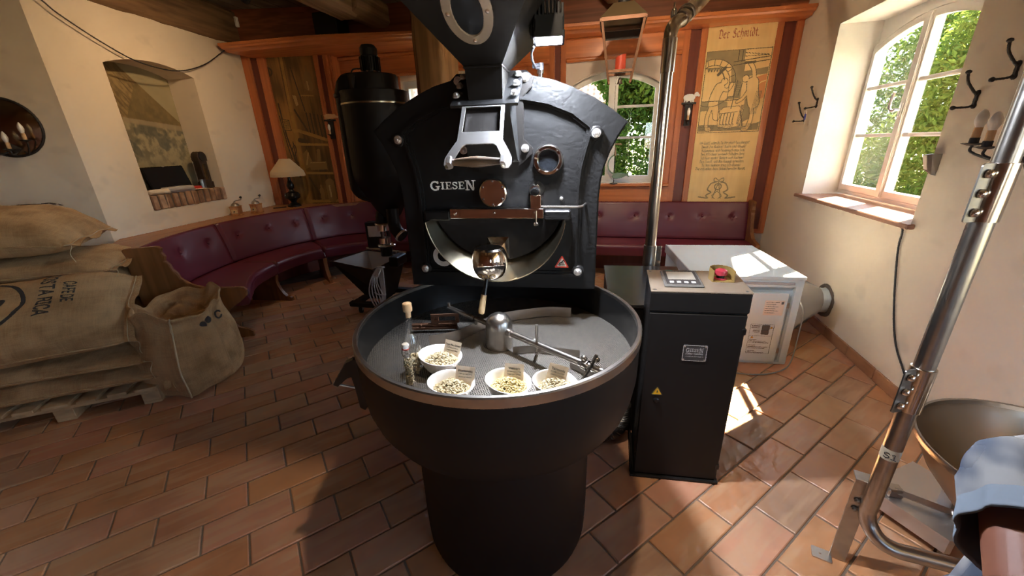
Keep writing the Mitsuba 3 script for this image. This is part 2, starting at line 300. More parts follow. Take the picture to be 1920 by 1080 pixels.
def burlap_p(p, n, uv):
    m = fbm(p.x * 9, p.y * 9, p.z * 9, octaves=4); t = fbm(p.x * 200, p.y * 200, p.z * 200)
    return mix((.29, .165, .072), (.48, .31, .155), smoothstep(.25, .75, .5 * m + .5 * t))
pbr('burlap_fold', proc(burlap_p), .95, spec=.15)
pbr('twine', (.52, .42, .27), .9)
pbr('ink', (.035, .030, .028), .8)
pbr('white_enamel', (.56, .63, .64), .30)
pbr('black_sheet', (.022, .023, .026), .24, spec=.9)
pbr('cable_dim', (.20, .20, .19), .5)
pbr('window_white', (.66, .66, .64), .4)
pbr('reveal_white', (.64, .64, .61), .9, spec=.2)
pbr('trim_lilac', (.58, .49, .43), .7)
pbr('porcelain', (.80, .79, .76), .16)
pbr('paper', (.66, .58, .48), .85)
pbr('white_plastic', (.70, .69, .66), .4)
pbr('grey_plastic', (.10, .095, .085), .45)
pbr('grey_panel', (.36, .36, .36), .45)
pbr('screen_off', (.012, .014, .017), .12)
pbr('screen_grey', (.30, .28, .24), .25)
pbr('red_button', (.32, .03, .045), .25)
pbr('yellow_plastic', (.22, .145, .045), .45)
pbr('candle_red', (.42, .045, .02), .5)
pbr('card_tube', (.55, .34, .17), .7)
pbr('bulb_glass', (.78, .75, .70), .18, clearcoat=.5)
pbr('bean', {'type': 'mesh_attribute', 'name': 'vertex_color'}, .55, spec=.35)
pbr('warn_yellow', (.75, .40, .01), .5)
pbr('warn_red', (.62, .05, .03), .5)
pbr('logo_white', (.72, .70, .66), .5)
pbr('silver_print', (.60, .60, .60), .35, .7)
pbr('cable_black', (.018, .018, .02), .5)
pbr('cable_grey', (.46, .46, .46), .5)
pbr('lampshade', (.50, .38, .24), .8)
pbr('cloth_grey', (.40, .38, .36), .9)
pbr('red_plastic', (.40, .03, .02), .4)
pbr('blue_plastic', (.05, .07, .40), .35)
pbr('skin', proc(lambda p, n, uv: mix((.17, .068, .042), (.23, .095, .060), fbm(p.x * 14, p.y * 14, p.z * 14))), .5, spec=.4)
def shirt_fn(p, n, uv):
    t = smoothstep(.40, .60, fbm(p.x * 11 + 1.5 * noise(p.x * 5, p.y * 5, p.z * 5), p.y * 7, p.z * 7, octaves=3))
    return mix((.06, .08, .12), (.24, .25, .26), t)
pbr('shirt', proc(shirt_fn), .9, spec=.2, sheen=.3)
pbr('shirt_hem', (.17, .21, .26), .9, spec=.2)
pbr('trousers', (.06, .07, .10), .9)
pbr('hair', (.05, .03, .02), .6)
pbr('shoe', (.10, .09, .08), .6)
pbr('bark', (.14, .10, .07), .9)
pbr('soil', (.10, .11, .05), .95)
pbr('roof_tile', proc(lambda p, n, uv: mix((.10, .045, .03), (.24, .13, .10), smoothstep(.2, .7, dr.abs(dr.sin(p.x * 13)) * .6 + .4 * dr.abs(dr.sin(p.z * 18))))), .8)
pbr('facade', (.55, .50, .45), .8)
for nm, c in (('leaf', (.085, .15, .025)), ('leaf_dark', (.045, .095, .016)), ('leaf_light', (.125, .19, .036))):
    scene[nm] = {'type': 'principledthin', 'base_color': rgb(*c), 'roughness': .6, 'diff_trans': .8, 'spec_trans': 0.0}
scene['pane'] = {'type': 'thindielectric'}
scene['glass'] = {'type': 'dielectric', 'int_ior': 1.5}
scene['bottle_glass'] = {'type': 'thindielectric', 'int_ior': 1.5}
# perforated tray floor: round holes in a hexagonal pattern, far too fine to pick apart
def holes(p, n, uv):
    s = .0078; a, b = p.x / s, p.y / (s * .866); rw = dr.floor(b); a = a + .5 * (rw - 2 * dr.floor(rw / 2))
    fx, fy = a - dr.floor(a) - .5, (b - rw - .5) * .866
    return 1 - smoothstep(.30, .40, dr.sqrt(fx * fx + fy * fy))
scene['perforated'] = {'type': 'blendbsdf', 'weight': proc(holes), 'a': two({'type': 'principled', 'base_color': rgb(.46, .41, .35), 'roughness': .36, 'metallic': .9}), 'b': two({'type': 'diffuse', 'reflectance': rgb(.012, .012, .012)})}


# ================================================================ the setting
XR, YB, ZC = 1.853, 5.18, 3.27
def unit(deg): a = math.radians(deg); return np.array([math.cos(a), math.sin(a), 0])
UZ = np.array([0, 0, 1.0])
C0 = np.array([-4.42, 2.556, 0])                       # corner of the mirror wall and the niche wall
DN = unit(96.9); NN = np.array([DN[1], -DN[0], 0])     # along the niche wall, and into the room
DG0 = np.array([-4.69, 4.78, 0]); DG = unit(12.9); NG = np.array([DG[1], -DG[0], 0])   # the short slanting panel wall
DL = unit(215); NL = np.array([-DL[1], DL[0], 0])
room = sg.Polygon([(XR, -2.6), (XR, 5.22), (-3.62, 5.22), (-3.62, 5.03), tuple(DG0[:2]), tuple(C0[:2]), tuple((C0 + DL * 3.0)[:2]), (-6.88, -2.6)])
k = thing('floor', 'terracotta tile floor laid in running bond with dark joints', 'floor', kind='structure')
scene[k] = mikit.ply(prism(room.buffer(.3), .09, np.array([[1, 0, 0, 0], [0, 1, 0, 0], [0, 0, 1, -.097], [0, 0, 0, 1.]])), 'grout')
cD, sD = math.cos(DT), math.sin(DT)
def tile_mesh(g, dz, tilt):
    g = sg.polygon.orient(g.simplify(.002)); c = np.array(g.exterior.coords)[:-1]; n = len(c); i = g.buffer(-.004, join_style=2)
    if i.geom_type != 'Polygon' or i.is_empty: return None
    t = np.array(sg.polygon.orient(i).exterior.coords)[:-1]
    if len(t) != n: return None
    m0 = c.mean(0); s0 = int(np.argmin(np.hypot(*(t - c[0]).T))); t = np.roll(t, -s0, 0)
    z = lambda q: dz + (q - m0) @ tilt
    V = np.vstack([np.c_[c, np.full(n, -.012)], np.c_[c, z(c) - .003], np.c_[t, z(t)], [[*t.mean(0), z(t).mean()]]]); F = []
    for j in range(n):
        j1 = (j + 1) % n
        for a in (0, n): F += [[a + j, a + j1, a + n + j1], [a + j, a + n + j1, a + n + j]]
        F.append([3 * n, 2 * n + j, 2 * n + j1])
    return TM(V, F)
tiles = []
for kk in range(-34, 30):
    b0 = .333 + kk * PW; a00 = 1.63 - .178 * (kk % 2)
    for j in range(-26, 24):
        a0 = a00 + j * PL_; g_ = .0036 + rnd.random() * .0012
        q = sg.Polygon([(a * cD - b * sD, a * sD + b * cD) for a, b in ((a0 + g_, b0 + g_), (a0 + PL_ - g_, b0 + g_), (a0 + PL_ - g_, b0 + PW - g_), (a0 + g_, b0 + PW - g_))])
        if not q.intersects(room): continue
        q = q.intersection(room)
        if q.geom_type != 'Polygon' or q.area < .004: continue
        c = np.array([q.centroid.x, q.centroid.y, 0]); v = c - EYE; dep = v @ FWD
        px = abs(v @ _r) / max(dep, 1e-3) * FOCAL; py = abs(v @ UP) / max(dep, 1e-3) * FOCAL
        hid = np.hypot(c[0] + .376, c[1] - 1.276) < .30 or (c[0] < -3.0 and (c - [-2.93, 1.614, 0]) @ [-.582, .813, 0] > .15)
        tiles.append((0 if dep > .2 and px < 1020 and py < 600 and not hid else 1, np.linalg.norm(v), q))
tiles.sort(key=lambda t: t[:2]); rest = []
for i, (far, _, q) in enumerate(tiles):
    m = tile_mesh(q, R.uniform(-.0012, .0012), R.normal(0, .0022, 2))
    if m is None: continue
    if i < 298 and not far: part('floor', 'tile', m, 'terracotta', False)
    else: rest.append(m)
part('floor', 'tile_field', cat(rest), 'terracotta', False, kind='stuff')

def wallM(o, d): return frame(np.array(o, float), d, UZ)          # local x along d, y up, z = d x up
def arch_poly(x0, x1, z0, zs, rise, n=24):
    c = (x0 + x1) / 2; h = (x1 - x0) / 2
    if rise <= 1e-6: return sg.box(x0, z0, x1, zs)
    r = (h * h + rise * rise) / (2 * rise); a = math.asin(min(1, h / r)); t = np.linspace(a, -a, n)
    return sg.Polygon([(x0, z0), (x1, z0)] + [(c + r * math.sin(q), zs + rise - r + r * math.cos(q)) for q in t])
# right wall: the deep window, and an unseen opening that lets in daylight
hole2 = sg.box(2.92, 1.06, 4.44, 2.485); unseen_hole4 = sg.box(-1.3, .9, 1.0, 2.3)
wr = single('wall_right', prism(sg.box(-2.6, -.1, 5.6, ZC + .1).difference(union_all([hole2, unseen_hole4])), .40, frame((XR, 0, 0), (0, 1, 0), (0, 0, 1))), 'plaster', 'off-white plastered side wall with the deep window', 'wall', False, kind='structure')
part(wr, 'splayed_reveal', prism([(XR, 2.92), (XR + .40, 3.15), (XR + .40, 2.92)], 1.425, np.array([[1, 0, 0, 0], [0, 1, 0, 0], [0, 0, 1, 1.06], [0, 0, 0, 1.]])), 'plaster', False)
part(wr, 'reveal_lining', cat([box(XR - .0005, XR + .36, 4.436, 4.4405, 1.062, 2.485), box(XR - .0005, XR + .36, 2.92, 4.44, 2.481, 2.4855)]), 'reveal_white', False, label='whitewashed window reveal')
# duct mouth broken through the wall
an = np.linspace(0, 2 * np.pi, 28, endpoint=False)
part(wr, 'plaster_collar', move(cat([sweep(np.c_[np.zeros(28), .125 * np.cos(an), .125 * np.sin(an)] + R.normal(0, .003, (28, 3)), circ(.016, 8), closed=True)]), t=(XR, 3.60, .27)), 'mortar', label='rough dark plaster edge around the duct opening')
# back wall behind the panelling
hole1 = arch_poly(-.56, .56, 1.10, 2.22, .17); hole3 = sg.box(-2.74, 1.10, -1.46, 2.42)
wb = single('wall_back', prism(sg.box(-5.4, -.1, XR + .4, ZC + .1).difference(union_all([hole1, hole3])), .36, frame((0, 5.60, 0), (1, 0, 0), (0, 0, 1))), 'plaster', 'back wall with reddish brown wood panelling above the bench', 'wall', False, kind='structure')
single('wall_niche', prism(sg.box(-.0, -.1, 2.35, ZC + .1).difference(arch_poly(.455, 1.387, 1.075, 2.40, .085)), .36, wallM(C0 - NN * .36, DN)), 'plaster', 'cream plastered wall with the painted niche', 'wall', False, kind='structure')
w0, w1 = C0, C0 + DL * 3.05
single('wall_left', cat([prism([tuple(w0[:2]), tuple(w1[:2]), tuple((w1 - NL * .3)[:2]), tuple((w0 - NL * .3)[:2])], ZC + .2), box(-7.2, -6.88, -2.6, w1[1] + .1, 0, ZC + .1)]), 'plaster', 'dim cream plastered wall behind the coffee sacks', 'wall', False, kind='structure')
gap = [sg.box(1.0, 1.0, 1.6, 2.1)]  # added window opening behind the camera, lets daylight in
single('added_sun_blocker', box(XR + .40, XR + 2.5, -3.2, 2.6, 2.76, 2.84), 'wood_frieze', 'added flat slab outside that blocks the sun from the unseen side opening', 'added_sun_blocker', False, kind='structure')  # added slab out of view, keeps direct sun out of the side opening
single('wall_rear', prism(sg.box(-7.2, -.1, XR + .4, ZC + .1).difference(union_all(gap)), .3, frame((0, -2.6, 0), (1, 0, 0), (0, 0, 1))), 'wood_frieze', 'unseen rear wall behind the camera, kept dark for the chrome reflections, with an added window opening', 'wall', False, kind='structure')  # unseen wall; dark boards chosen to keep the chrome reflections dim
single('ceiling', box(-7.2, XR + .4, -2.9, 5.6, ZC, ZC + .12), 'ceiling_paint', 'low board ceiling with faded greyish painting', 'ceiling', False, kind='structure')

# rough timbers: beams along the room, wall plate, standing post
def timber(x0, x1, y0, y1, z0, z1, ax, seed, amp=.012):
    """A hewn timber: long axis ax, chamfered and uneven."""
    L = [(x0, x1), (y0, y1), (z0, z1)]; o = [i for i in range(3) if i != ax]
    n = max(8, int((L[ax][1] - L[ax][0]) / .09)); (a0, a1), (b0, b1) = L[o[0]], L[o[1]]; ch = .18 * min(a1 - a0, b1 - b0)
    s = [(a0 + ch, b0), (a1 - ch, b0), (a1, b0 + ch), (a1, b1 - ch), (a1 - ch, b1), (a0 + ch, b1), (a0, b1 - ch), (a0, b0 + ch)]
    s = np.array([np.array(s[i]) * (1 - t) + np.array(s[(i + 1) % 8]) * t for i in range(8) for t in (0, .5)])
    P = np.zeros((n, len(s), 3)); u = np.linspace(*L[ax], n)
    for i in range(n): P[i, :, ax] = u[i]; P[i][:, o] = s
    nz = np.stack([meshkit.fbm(P * 5 + 9 * q, 3, seed + q) - .5 for q in range(3)], -1); nz[..., ax] = 0
    P += nz * amp * 2.2; m = grid(P, False, True)
    c0, c1 = len(m.vertices), len(m.vertices) + 1; V = np.vstack([m.vertices, P[0].mean(0), P[-1].mean(0)]); ns = len(s); F = list(m.faces)
    for j in range(ns): F += [[c0, (j + 1) % ns, j], [c1, (n - 1) * ns + j, (n - 1) * ns + (j + 1) % ns]]
    m = TM(V, F); trimesh.repair.fix_normals(m); return m
single('ceiling_beam', cat([timber(-3.12, -2.82, -2.5, 4.62, 2.98, ZC + .02, 1, 3), timber(-3.05, -2.76, 4.5, 5.2, 3.02, ZC + .02, 1, 4)]), 'wood_beam', 'weathered ceiling beam with a cut step near the back wall, left of the post', 'beam', 40, group=None, kind='structure')
single('ceiling_beam', timber(-.16, .13, -2.5, 4.95, 2.95, ZC + .02, 1, 5), 'wood_beam', 'ceiling beam whose end carries the hanging lantern', 'beam', 40, kind='structure')
wpm = timber(-.05, 2.45, -.30, .045, 2.86, ZC + .02, 0, 6, .014)
single('wall_plate_beam', move(wpm, np.array([[DN[0], NN[0], 0, C0[0]], [DN[1], NN[1], 0, C0[1]], [0, 0, 1, 0], [0, 0, 0, 1.]])), 'wood_plate', 'heavy dark timber plate along the top of the niche wall', 'beam', 40, kind='structure')
single('timber_post', timber(-1.652, -1.363, 3.40, 3.78, 0, ZC, 2, 8, .010), 'wood_post', 'thick square old timber post behind the roasting machine', 'post', 40, kind='structure')
# terracotta skirting along the right wall, one tile after another
sk = thing('baseboard_right', 'terracotta tile skirting along the right wall', 'baseboard', kind='structure')
for i in range(18):
    y0 = 5.1 - i * .33
    part(sk, 'skirting_tile', box(XR - .014, XR + .004, y0 - .322, y0, 0.0, .085 + R.uniform(-.001, .001), .003), 'skirting', False)

# ---------------------------------------------------------------- windows
def sheet(poly, M):
    v, f = trimesh.creation.triangulate_polygon(poly, engine='earcut'); return move(TM(np.c_[v, np.zeros(len(v))], f), M)
def window(key, label, M, x0, x1, z0, zs, rise, barz, mat='window_white', fr=.036, st=.047, handle=True):
    """Two sashes in a frame; M: local x across, y up, z into the room."""
    w = thing(key, label, 'window', kind='structure'); T = lambda z: M @ np.array([[1, 0, 0, 0], [0, 1, 0, 0], [0, 0, 1, z], [0, 0, 0, 1.]])
    out = arch_poly(x0, x1, z0, zs, rise); inn = out.buffer(-fr, join_style=2); c = (x0 + x1) / 2
    part(w, 'frame', prism(out.difference(inn), .07, T(0), .006), mat)
    for i, (a, b) in enumerate(((x0, c - .003), (c + .003, x1))):
        s = inn.intersection(sg.box(a, z0, b, zs + rise + 1)); g = s.buffer(-st, join_style=2)
        k = part(w, 'sash', cat([prism(s.difference(g), .05, T(.03), .008), prism(s.buffer(-st + .012, join_style=2).difference(g.buffer(-.004, join_style=2)), .062, T(.022))]), mat)
        cuts = [z0 - 1] + barz + [zs + 2]; gx0, _, gx1, _ = g.bounds
        for zb in barz: part(k, 'glazing_bar', prism(sg.box(gx0 - .01, zb - .014, gx1 + .01, zb + .014), .04, T(.034), .006), mat)
        for u, v in zip(cuts[:-1], cuts[1:]):
            q = g.buffer(.004).intersection(sg.box(-9, u, 9, v))
            if q.area > .01: part(k, 'pane', sheet(q, T(.05)), 'pane', False)
    part(w, 'meeting_stile', prism(sg.box(c - .032, z0 + fr, c + .032, zs + rise - fr - .012), .018, T(.08), .006), mat)
    if handle:
        hz = (z0 + zs) / 2 + .08
        h = cat([box(-.014, .014, hz - .05, hz + .05, .098, .11, .004), cyl((0, hz, .10), (0, hz, .145), .010, 12), tube([(0, hz - .005, .14), (-.035, hz, .145), (-.062, hz + .03, .145), (-.068, hz + .085, .14), (-.055, hz + .13, .138)], .010, 8, 5)])
        part(w, 'handle', move(h, M @ np.array([[1, 0, 0, c], [0, 1, 0, 0], [0, 0, 1, 0], [0, 0, 0, 1.]])), 'aluminium')
    return w
w1_ = window('window_1', 'arched white window of the back wall seen right of the machine', frame((0, 5.36, 0), (1, 0, 0), (0, 0, 1)), -.56, .56, 1.10, 2.22, .17, [1.635, 1.985], handle=False)
w2_ = window('window_2', 'deep white window with an arched top in the right wall', frame((XR + .36, 0, 0), (0, -1, 0), (0, 0, 1)), -4.45, -3.15, 1.075, 2.28, .15, [1.58, 1.955])
part(w2_, 'arch_infill', prism(sg.box(-4.46, 1.06, -3.14, 2.49).difference(arch_poly(-4.45, -3.15, 1.06, 2.28, .15)), .05, frame((XR + .37, 0, 0), (0, -1, 0), (0, 0, 1))), 'window_white', False)
part(w2_, 'sill', box(XR - .045, XR + .37, 2.88, 4.50, 1.03, 1.062, .006), 'wood_sill', label='brown wooden window sill with sun patches')
# outer casement of the right window, standing open outwards
oc = part(w2_, 'outer_casement', move(cat([prism(sg.box(0, 0, .58, 1.25).difference(sg.box(.05, .05, .53, 1.2)), .045), prism(sg.box(.05, .6, .53, .63), .04)]), frame((XR + .43, 3.10, 1.1), (.80, .60, 0), (0, 0, 1))), 'window_white', False)
part(oc, 'pane', sheet(sg.box(.045, .045, .535, 1.205), frame((XR + .43, 3.10, 1.1), (.80, .60, 0), (0, 0, 1)) @ np.array([[1, 0, 0, 0], [0, 1, 0, 0], [0, 0, 1, .02], [0, 0, 0, 1.]])), 'pane', False)
w3_ = window('window_3', 'square white window almost hidden between the cyclone and the post', frame((0, 5.36, 0), (1, 0, 0), (0, 0, 1)), -2.74, -1.46, 1.10, 2.42, 0, [1.7], handle=False)

# ---------------------------------------------------------------- panelling of the back wall
MB = lambda y: frame((0, y, 0), (1, 0, 0), (0, 0, 1))
def pilaster(parent, M, x0, x1, z0, z1, st=.042):
    T = lambda z: M @ np.array([[1, 0, 0, 0], [0, 1, 0, 0], [0, 0, 1, z], [0, 0, 0, 1.]])
    o, i = sg.box(x0, z0, x1, z1), sg.box(x0 + st, z0 + .035, x1 - st, z1 - .06)
    k = part(parent, 'pilaster', cat([prism(o.difference(i), .05, T(0), .004), prism(i.difference(i.buffer(-.016, join_style=2)), .057, T(0), .008)]), 'wood_red_upright')
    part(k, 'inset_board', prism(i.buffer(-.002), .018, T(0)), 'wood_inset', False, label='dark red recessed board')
for x0, x1 in ((.712, .955), (1.603, XR - .002), (-.757, -.56)): pilaster(wb, MB(5.24), x0, x1, .50, 2.86, .045 if x1 < 0 else .05)
for a, b in ((-3.62, -2.74), (-1.46, -.757)):            # plain boards of the hidden bay and under the windows
    part(wb, 'board', prism(sg.box(a, .5, b, 2.5), .03, MB(5.24)), 'wood_red_upright', False)
part(wb, 'board', prism(sg.box(-2.74, .5, -1.46, 1.09), .03, MB(5.24)), 'wood_red_upright', False)
part(wb, 'window_board', cat([prism(sg.box(-.56, .5, .712, 1.065), .05, MB(5.24)), box(-.56, .712, 5.13, 5.30, 1.065, 1.098, .006)]), 'wood_red_across', label='orange brown board and sill below the arched window')
part(wb, 'window_casing', cat([prism(sg.box(-.56, 1.09, .56, 2.50).difference(arch_poly(-.545, .545, 1.0, 2.21, .17)), .025, MB(5.24)), prism(arch_poly(-.56, .56, 1.09, 2.28, .175).difference(arch_poly(-.53, .53, 1.0, 2.20, .165)).intersection(sg.box(-.555, 1.09, .555, 3)), .035, MB(5.24), .01)]), 'trim_lilac', label='pale lilac casing around the arched window')
part(wb, 'board', prism(sg.box(.555, 1.09, .712, 2.5), .03, MB(5.24)), 'wood_red_upright', False)
for a, b in ((-3.62, -1.52), (-1.52, -.757), (-.56, .712)):
    part(wb, 'header_panel', cat([prism(sg.box(a, 2.485, b, 2.86), .045, MB(5.24)), box(a, b, 5.15, 5.21, 2.475, 2.515, .014), box(a, b, 5.165, 5.21, 2.70, 2.74, .008)]), 'wood_red_across')
part(wb, 'frieze_board', prism(sg.box(-3.7, 2.84, XR, ZC), .05, MB(5.24)), 'wood_frieze', False, label='dark brown boards above the cornice')
# slanting panel wall at the left end of the bench
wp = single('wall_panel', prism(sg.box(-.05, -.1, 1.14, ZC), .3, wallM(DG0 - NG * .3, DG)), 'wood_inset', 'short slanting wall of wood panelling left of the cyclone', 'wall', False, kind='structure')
MG = wallM(DG0, DG)
pilaster(wp, MG, .0, .30, .80, 2.82, .085); pilaster(wp, MG, .93, 1.105, .80, 2.84, .036)
part(wp, 'frieze_board', prism(sg.box(0, 2.8, 1.12, ZC), .03, MG), 'wood_frieze', False)
part(wp, 'end_board', box(-3.64, -3.58, 5.02, 5.24, .8, 2.85, .004), 'wood_red_upright')
# cornice: a moulded shelf that runs over all panels
cp = np.array([(-4.55, 4.32, 2.79), (-3.42, 4.42, 2.80), (-3.20, 4.46, 2.80), (-2.25, 4.60, 2.785), (-.55, 4.87, 2.765), (1.845, 4.94, 2.745)])
prof = np.array([(0, .035), (0, -.005), (.02, -.012), (.03, -.035), (.07, -.045), (.10, -.075), (.80, -.075), (.80, .035)])
prof = prof * [1, .68]
V = np.vstack([np.c_[p[0] + 0 * prof[:, 0], p[1] + np.minimum(prof[:, 0], 9) * np.where(prof[:, 0] > .5, (5.21 - p[1]) / .80, 1), p[2] + prof[:, 1]] for p in cp])
F = []; kk = len(prof)
for i in range(len(cp) - 1):
    for j in range(kk):
        a, b, c, d = i * kk + j, (i + 1) * kk + j, (i + 1) * kk + (j + 1) % kk, i * kk + (j + 1) % kk; F += [[a, b, c], [a, c, d]]
for i, fl in ((0, 0), (len(cp) - 1, 1)): F += [([i * kk, i * kk + j, i * kk + j + 1] if fl else [i * kk, i * kk + j + 1, i * kk + j]) for j in range(1, kk - 1)]
cm = TM(V, F); trimesh.repair.fix_normals(cm)
single('trim_1', cm, 'wood_red_across', 'long reddish wooden cornice shelf above the panelling', 'cornice', 30, kind='structure')
single('bench_ledge', prism(sg.Polygon([(-4.42, 2.60), (-4.68, 4.76), (-3.64, 5.02), (-3.58, 5.22), (-3.2, 5.20), (-3.45, 5.03), (-3.85, 4.72), (-4.04, 4.40), (-4.18, 3.9), (-4.20, 3.34), (-4.06, 2.8), (-3.78, 2.25), (-4.0, 2.2)]), .035, np.array([[1, 0, 0, 0], [0, 1, 0, 0], [0, 0, 1, .843], [0, 0, 0, 1.]])), 'wood_ledge', 'brown wooden ledge between the curved bench and the niche wall', 'ledge', False, kind='structure')


# ================================================================ the roasting machine (local: x across, y into the machine, z up; its front plate stands at y = 0)
AM = math.radians(4.6); O_M = np.array([-.44, 1.552, 0])
MR = np.array([[math.cos(AM), -math.sin(AM), 0, O_M[0]], [math.sin(AM), math.cos(AM), 0, O_M[1]], [0, 0, 1, 0], [0, 0, 0, 1.]])
def L_(m): return move(m, MR)
def PF(d): return MR @ frame((0, -d, 0), (1, 0, 0), (0, 0, 1))       # a plane parallel to the plate, d in front of it
roaster = thing('coffee_roaster', 'large black cast iron drum coffee roaster with hopper and chrome fittings', 'coffee roaster')
half = [(.0, 1.848), (.08, 1.843), (.154, 1.833), (.227, 1.816), (.291, 1.792), (.377, 1.751), (.446, 1.707), (.5, 1.665), (.469, 1.616), (.442, 1.563), (.423, 1.508), (.413, 1.46), (.408, 1.40), (.408, 1.008)]
mir = lambda h: sg.Polygon([(x, z) for x, z in h] + [(-x, z) for x, z in h[::-1]])
plate = mir(half)
inner = mir([(0, 1.752), (.124, 1.742), (.206, 1.725), (.293, 1.690), (.352, 1.645), (.335, 1.583), (.319, 1.519), (.309, 1.43), (.308, 1.20), (.312, 1.09)])
fp = part(roaster, 'front_plate', prism(plate, .045, PF(-.045), .006), 'cast_black', 30)
part(fp, 'raised_border', prism(inner.buffer(.030, join_style=1).difference(inner), .020, PF(0), .010), 'cast_black', 30)
part(roaster, 'drum_housing', L_(cat([cyl((0, .04, 1.40), (0, .82, 1.40), .365, 48), box(-.30, .30, .27, .90, .55, 1.3, .02)])), 'black_paint')
part(roaster, 'machine_base', L_(box(-.30, .30, .30, .95, 0, .80, .01)), 'black_paint')
for s, z in ((-.386, 1.63), (.386, 1.63), (-.331, 1.095), (.334, 1.094)):
    part(roaster, 'bolt', L_(cat([lathe([(.026, 0), (.026, .016), (.020, .022), (0, .022)], 24, (s, 0, z), (0, -1, 0)), ])), 'cast_black')
    part(roaster, 'bolt', L_(hexbolt((s, -.022, z), (0, -1, 0), .0135, .013)), 'bolt_steel', label='shiny hexagon bolt in the front plate')
# feed: backing plate, chute, gate handle
bp = sg.Polygon([(-.13, 1.85), (.13, 1.85), (.155, 1.828), (.150, 1.795), (.118, 1.765), (.117, 1.618), (.150, 1.585), (.148, 1.562), (.11, 1.527), (.055, 1.497), (0, 1.488), (-.055, 1.497), (-.11, 1.527), (-.148, 1.562), (-.150, 1.585), (-.117, 1.618), (-.118, 1.765), (-.150, 1.795), (-.155, 1.828)])
part(roaster, 'backing_plate', prism(bp.buffer(-.008).buffer(.008), .016, PF(0), .003), 'black_satin')
for s, z in ((-.126, 1.826), (.126, 1.826), (-.122, 1.584), (.122, 1.584)): part(roaster, 'bolt', L_(hexbolt((s, -.016, z), (0, -1, 0), .0125, .012)), 'bolt_steel')
chute = hull([(-.084, 0, 1.83), (.084, 0, 1.83), (-.084, -.15, 1.728), (.084, -.15, 1.728), (-.096, -.05, 1.545), (.096, -.05, 1.545), (-.1, 0, 1.53), (.1, 0, 1.53)])
part(roaster, 'feed_chute', L_(chute), 'black_paint', False)
fl = cat([prism(sg.box(-.118, -.01, .118, .20).difference(sg.box(-.06, .02, .06, .17)), .010, MR @ frame((0, 0, 1.842), (1, 0, 0), (0, -.83, -.56)))])
fg = part(roaster, 'chute_flange', fl, 'black_gloss', False)
for s in (-.102, .102):
    for t in (.03, .095, .16): part(fg, 'bolt', L_(hexbolt((s, -.83 * t + .0, 1.851 - .56 * t), (0, -.56, .83), .0105, .012)), 'bolt_steel')
GH = MR @ frame((0, -.163, 1.722), (1, 0, 0), (0, -.60, -.80))      # handle plane, local y runs down and out
outer = sg.Polygon([(-.074, 0), (.074, 0), (.077, .135), (.100, .178), (.112, .205), (.112, .228), (.104, .242), (.086, .242), (.080, .228), (.080, .205), (.058, .158), (.045, .150), (-.045, .150), (-.058, .158), (-.080, .205), (-.080, .228), (-.086, .242), (-.104, .242), (-.112, .228), (-.112, .205), (-.100, .178), (-.077, .135)])
gh = part(roaster, 'gate_handle', prism(outer.difference(sg.Polygon([(-.061, .004), (.061, .004), (.064, .103), (-.064, .103)])), .006, GH @ np.array([[1, 0, 0, 0], [0, 1, 0, 0], [0, 0, 1, -.006], [0, 0, 0, 1.]]), .0015), 'aluminium', False, label='brushed aluminium gate handle frame')
prof = [(0, -.078), (.010, -.078), (.0125, -.06), (.0165, -.02), (.0175, 0), (.0165, .02), (.0125, .06), (.010, .078), (0, .078)]
gx = lathe([(r, z) for r, z in prof], 20, (0, 0, 0), (1, 0, 0))
part(gh, 'wooden_grip', move(gx, GH @ np.array([[1, 0, 0, 0], [0, 1, 0, .226], [0, 0, 1, -.016], [0, 0, 0, 1.]])), 'wood_handle', label='dark worn wooden grip')
for sx_ in (-.0875, .0875): part(gh, 'grip_lug', move(box(sx_ - .0085, sx_ + .0085, .212, .242, -.034, -.002, .003), GH), 'aluminium')
part(roaster, 'slide_gate', prism(sg.box(-.06, .0, .06, .103), .003, GH @ np.array([[1, 0, 0, 0], [0, 1, 0, 0], [0, 0, 1, .004], [0, 0, 0, 1.]])), 'black_satin', False)
# hopper
u1 = np.array([0, -.20, .12])
A0 = [(-.064, 0), (.064, 0), (.064, -.142), (-.064, -.142)]
B0 = [(-.235, .26), (.235, .26), (.235, -.455), (-.235, -.455)]
hz = lambda p, z: [(x, y, z) for x, y in p]
V = np.array(hz([(-.055, .0), (.062, .0), (.062, -.142), (-.055, -.142)], 1.725) + hz(A0, 1.848) + [(-.235, .26, 2.05), (.235, .26, 2.05), (.235, -.455, 2.05), (-.235, -.455, 2.05)] + hz(B0, 2.50)); F = []
for i in range(3):
    for j in range(4): a, b, c, d = i * 4 + j, i * 4 + (j + 1) % 4, (i + 1) * 4 + (j + 1) % 4, (i + 1) * 4 + j; F += [[a, b, c], [a, c, d]]
F += [[12, 13, 14], [12, 14, 15]]
hm = TM(V, F); trimesh.repair.fix_normals(hm)
hp = part(roaster, 'hopper', L_(hm), 'black_satin', False)
part(hp, 'seam_flange', L_(cat([box(-.25, -.232, -.45, .27, 2.04, 2.065, .004), box(.232, .25, -.45, .27, 2.04, 2.065, .004), box(-.068, .068, -.148, .004, 1.842, 1.852, .003)])), 'black_satin')
uu = np.array([0, -.313, .202]); uu /= np.linalg.norm(uu)
HF = MR @ frame((0, -.142, 1.848), (1, 0, 0), uu)                     # the hopper's front face, local y runs up it, z outwards
oval = affinity.scale(sg.Point(0, .203).buffer(1, quad_segs=14), .072, .112); ovi = affinity.scale(sg.Point(0, .203).buffer(1, quad_segs=14), .044, .078)
pw = part(hp, 'porthole_frame', prism(oval.difference(ovi), .006, HF, .002), 'alu_top', 30, label='oval brushed metal porthole frame')
part(pw, 'porthole_pane', prism(ovi, .002, HF), 'screen_off', False)
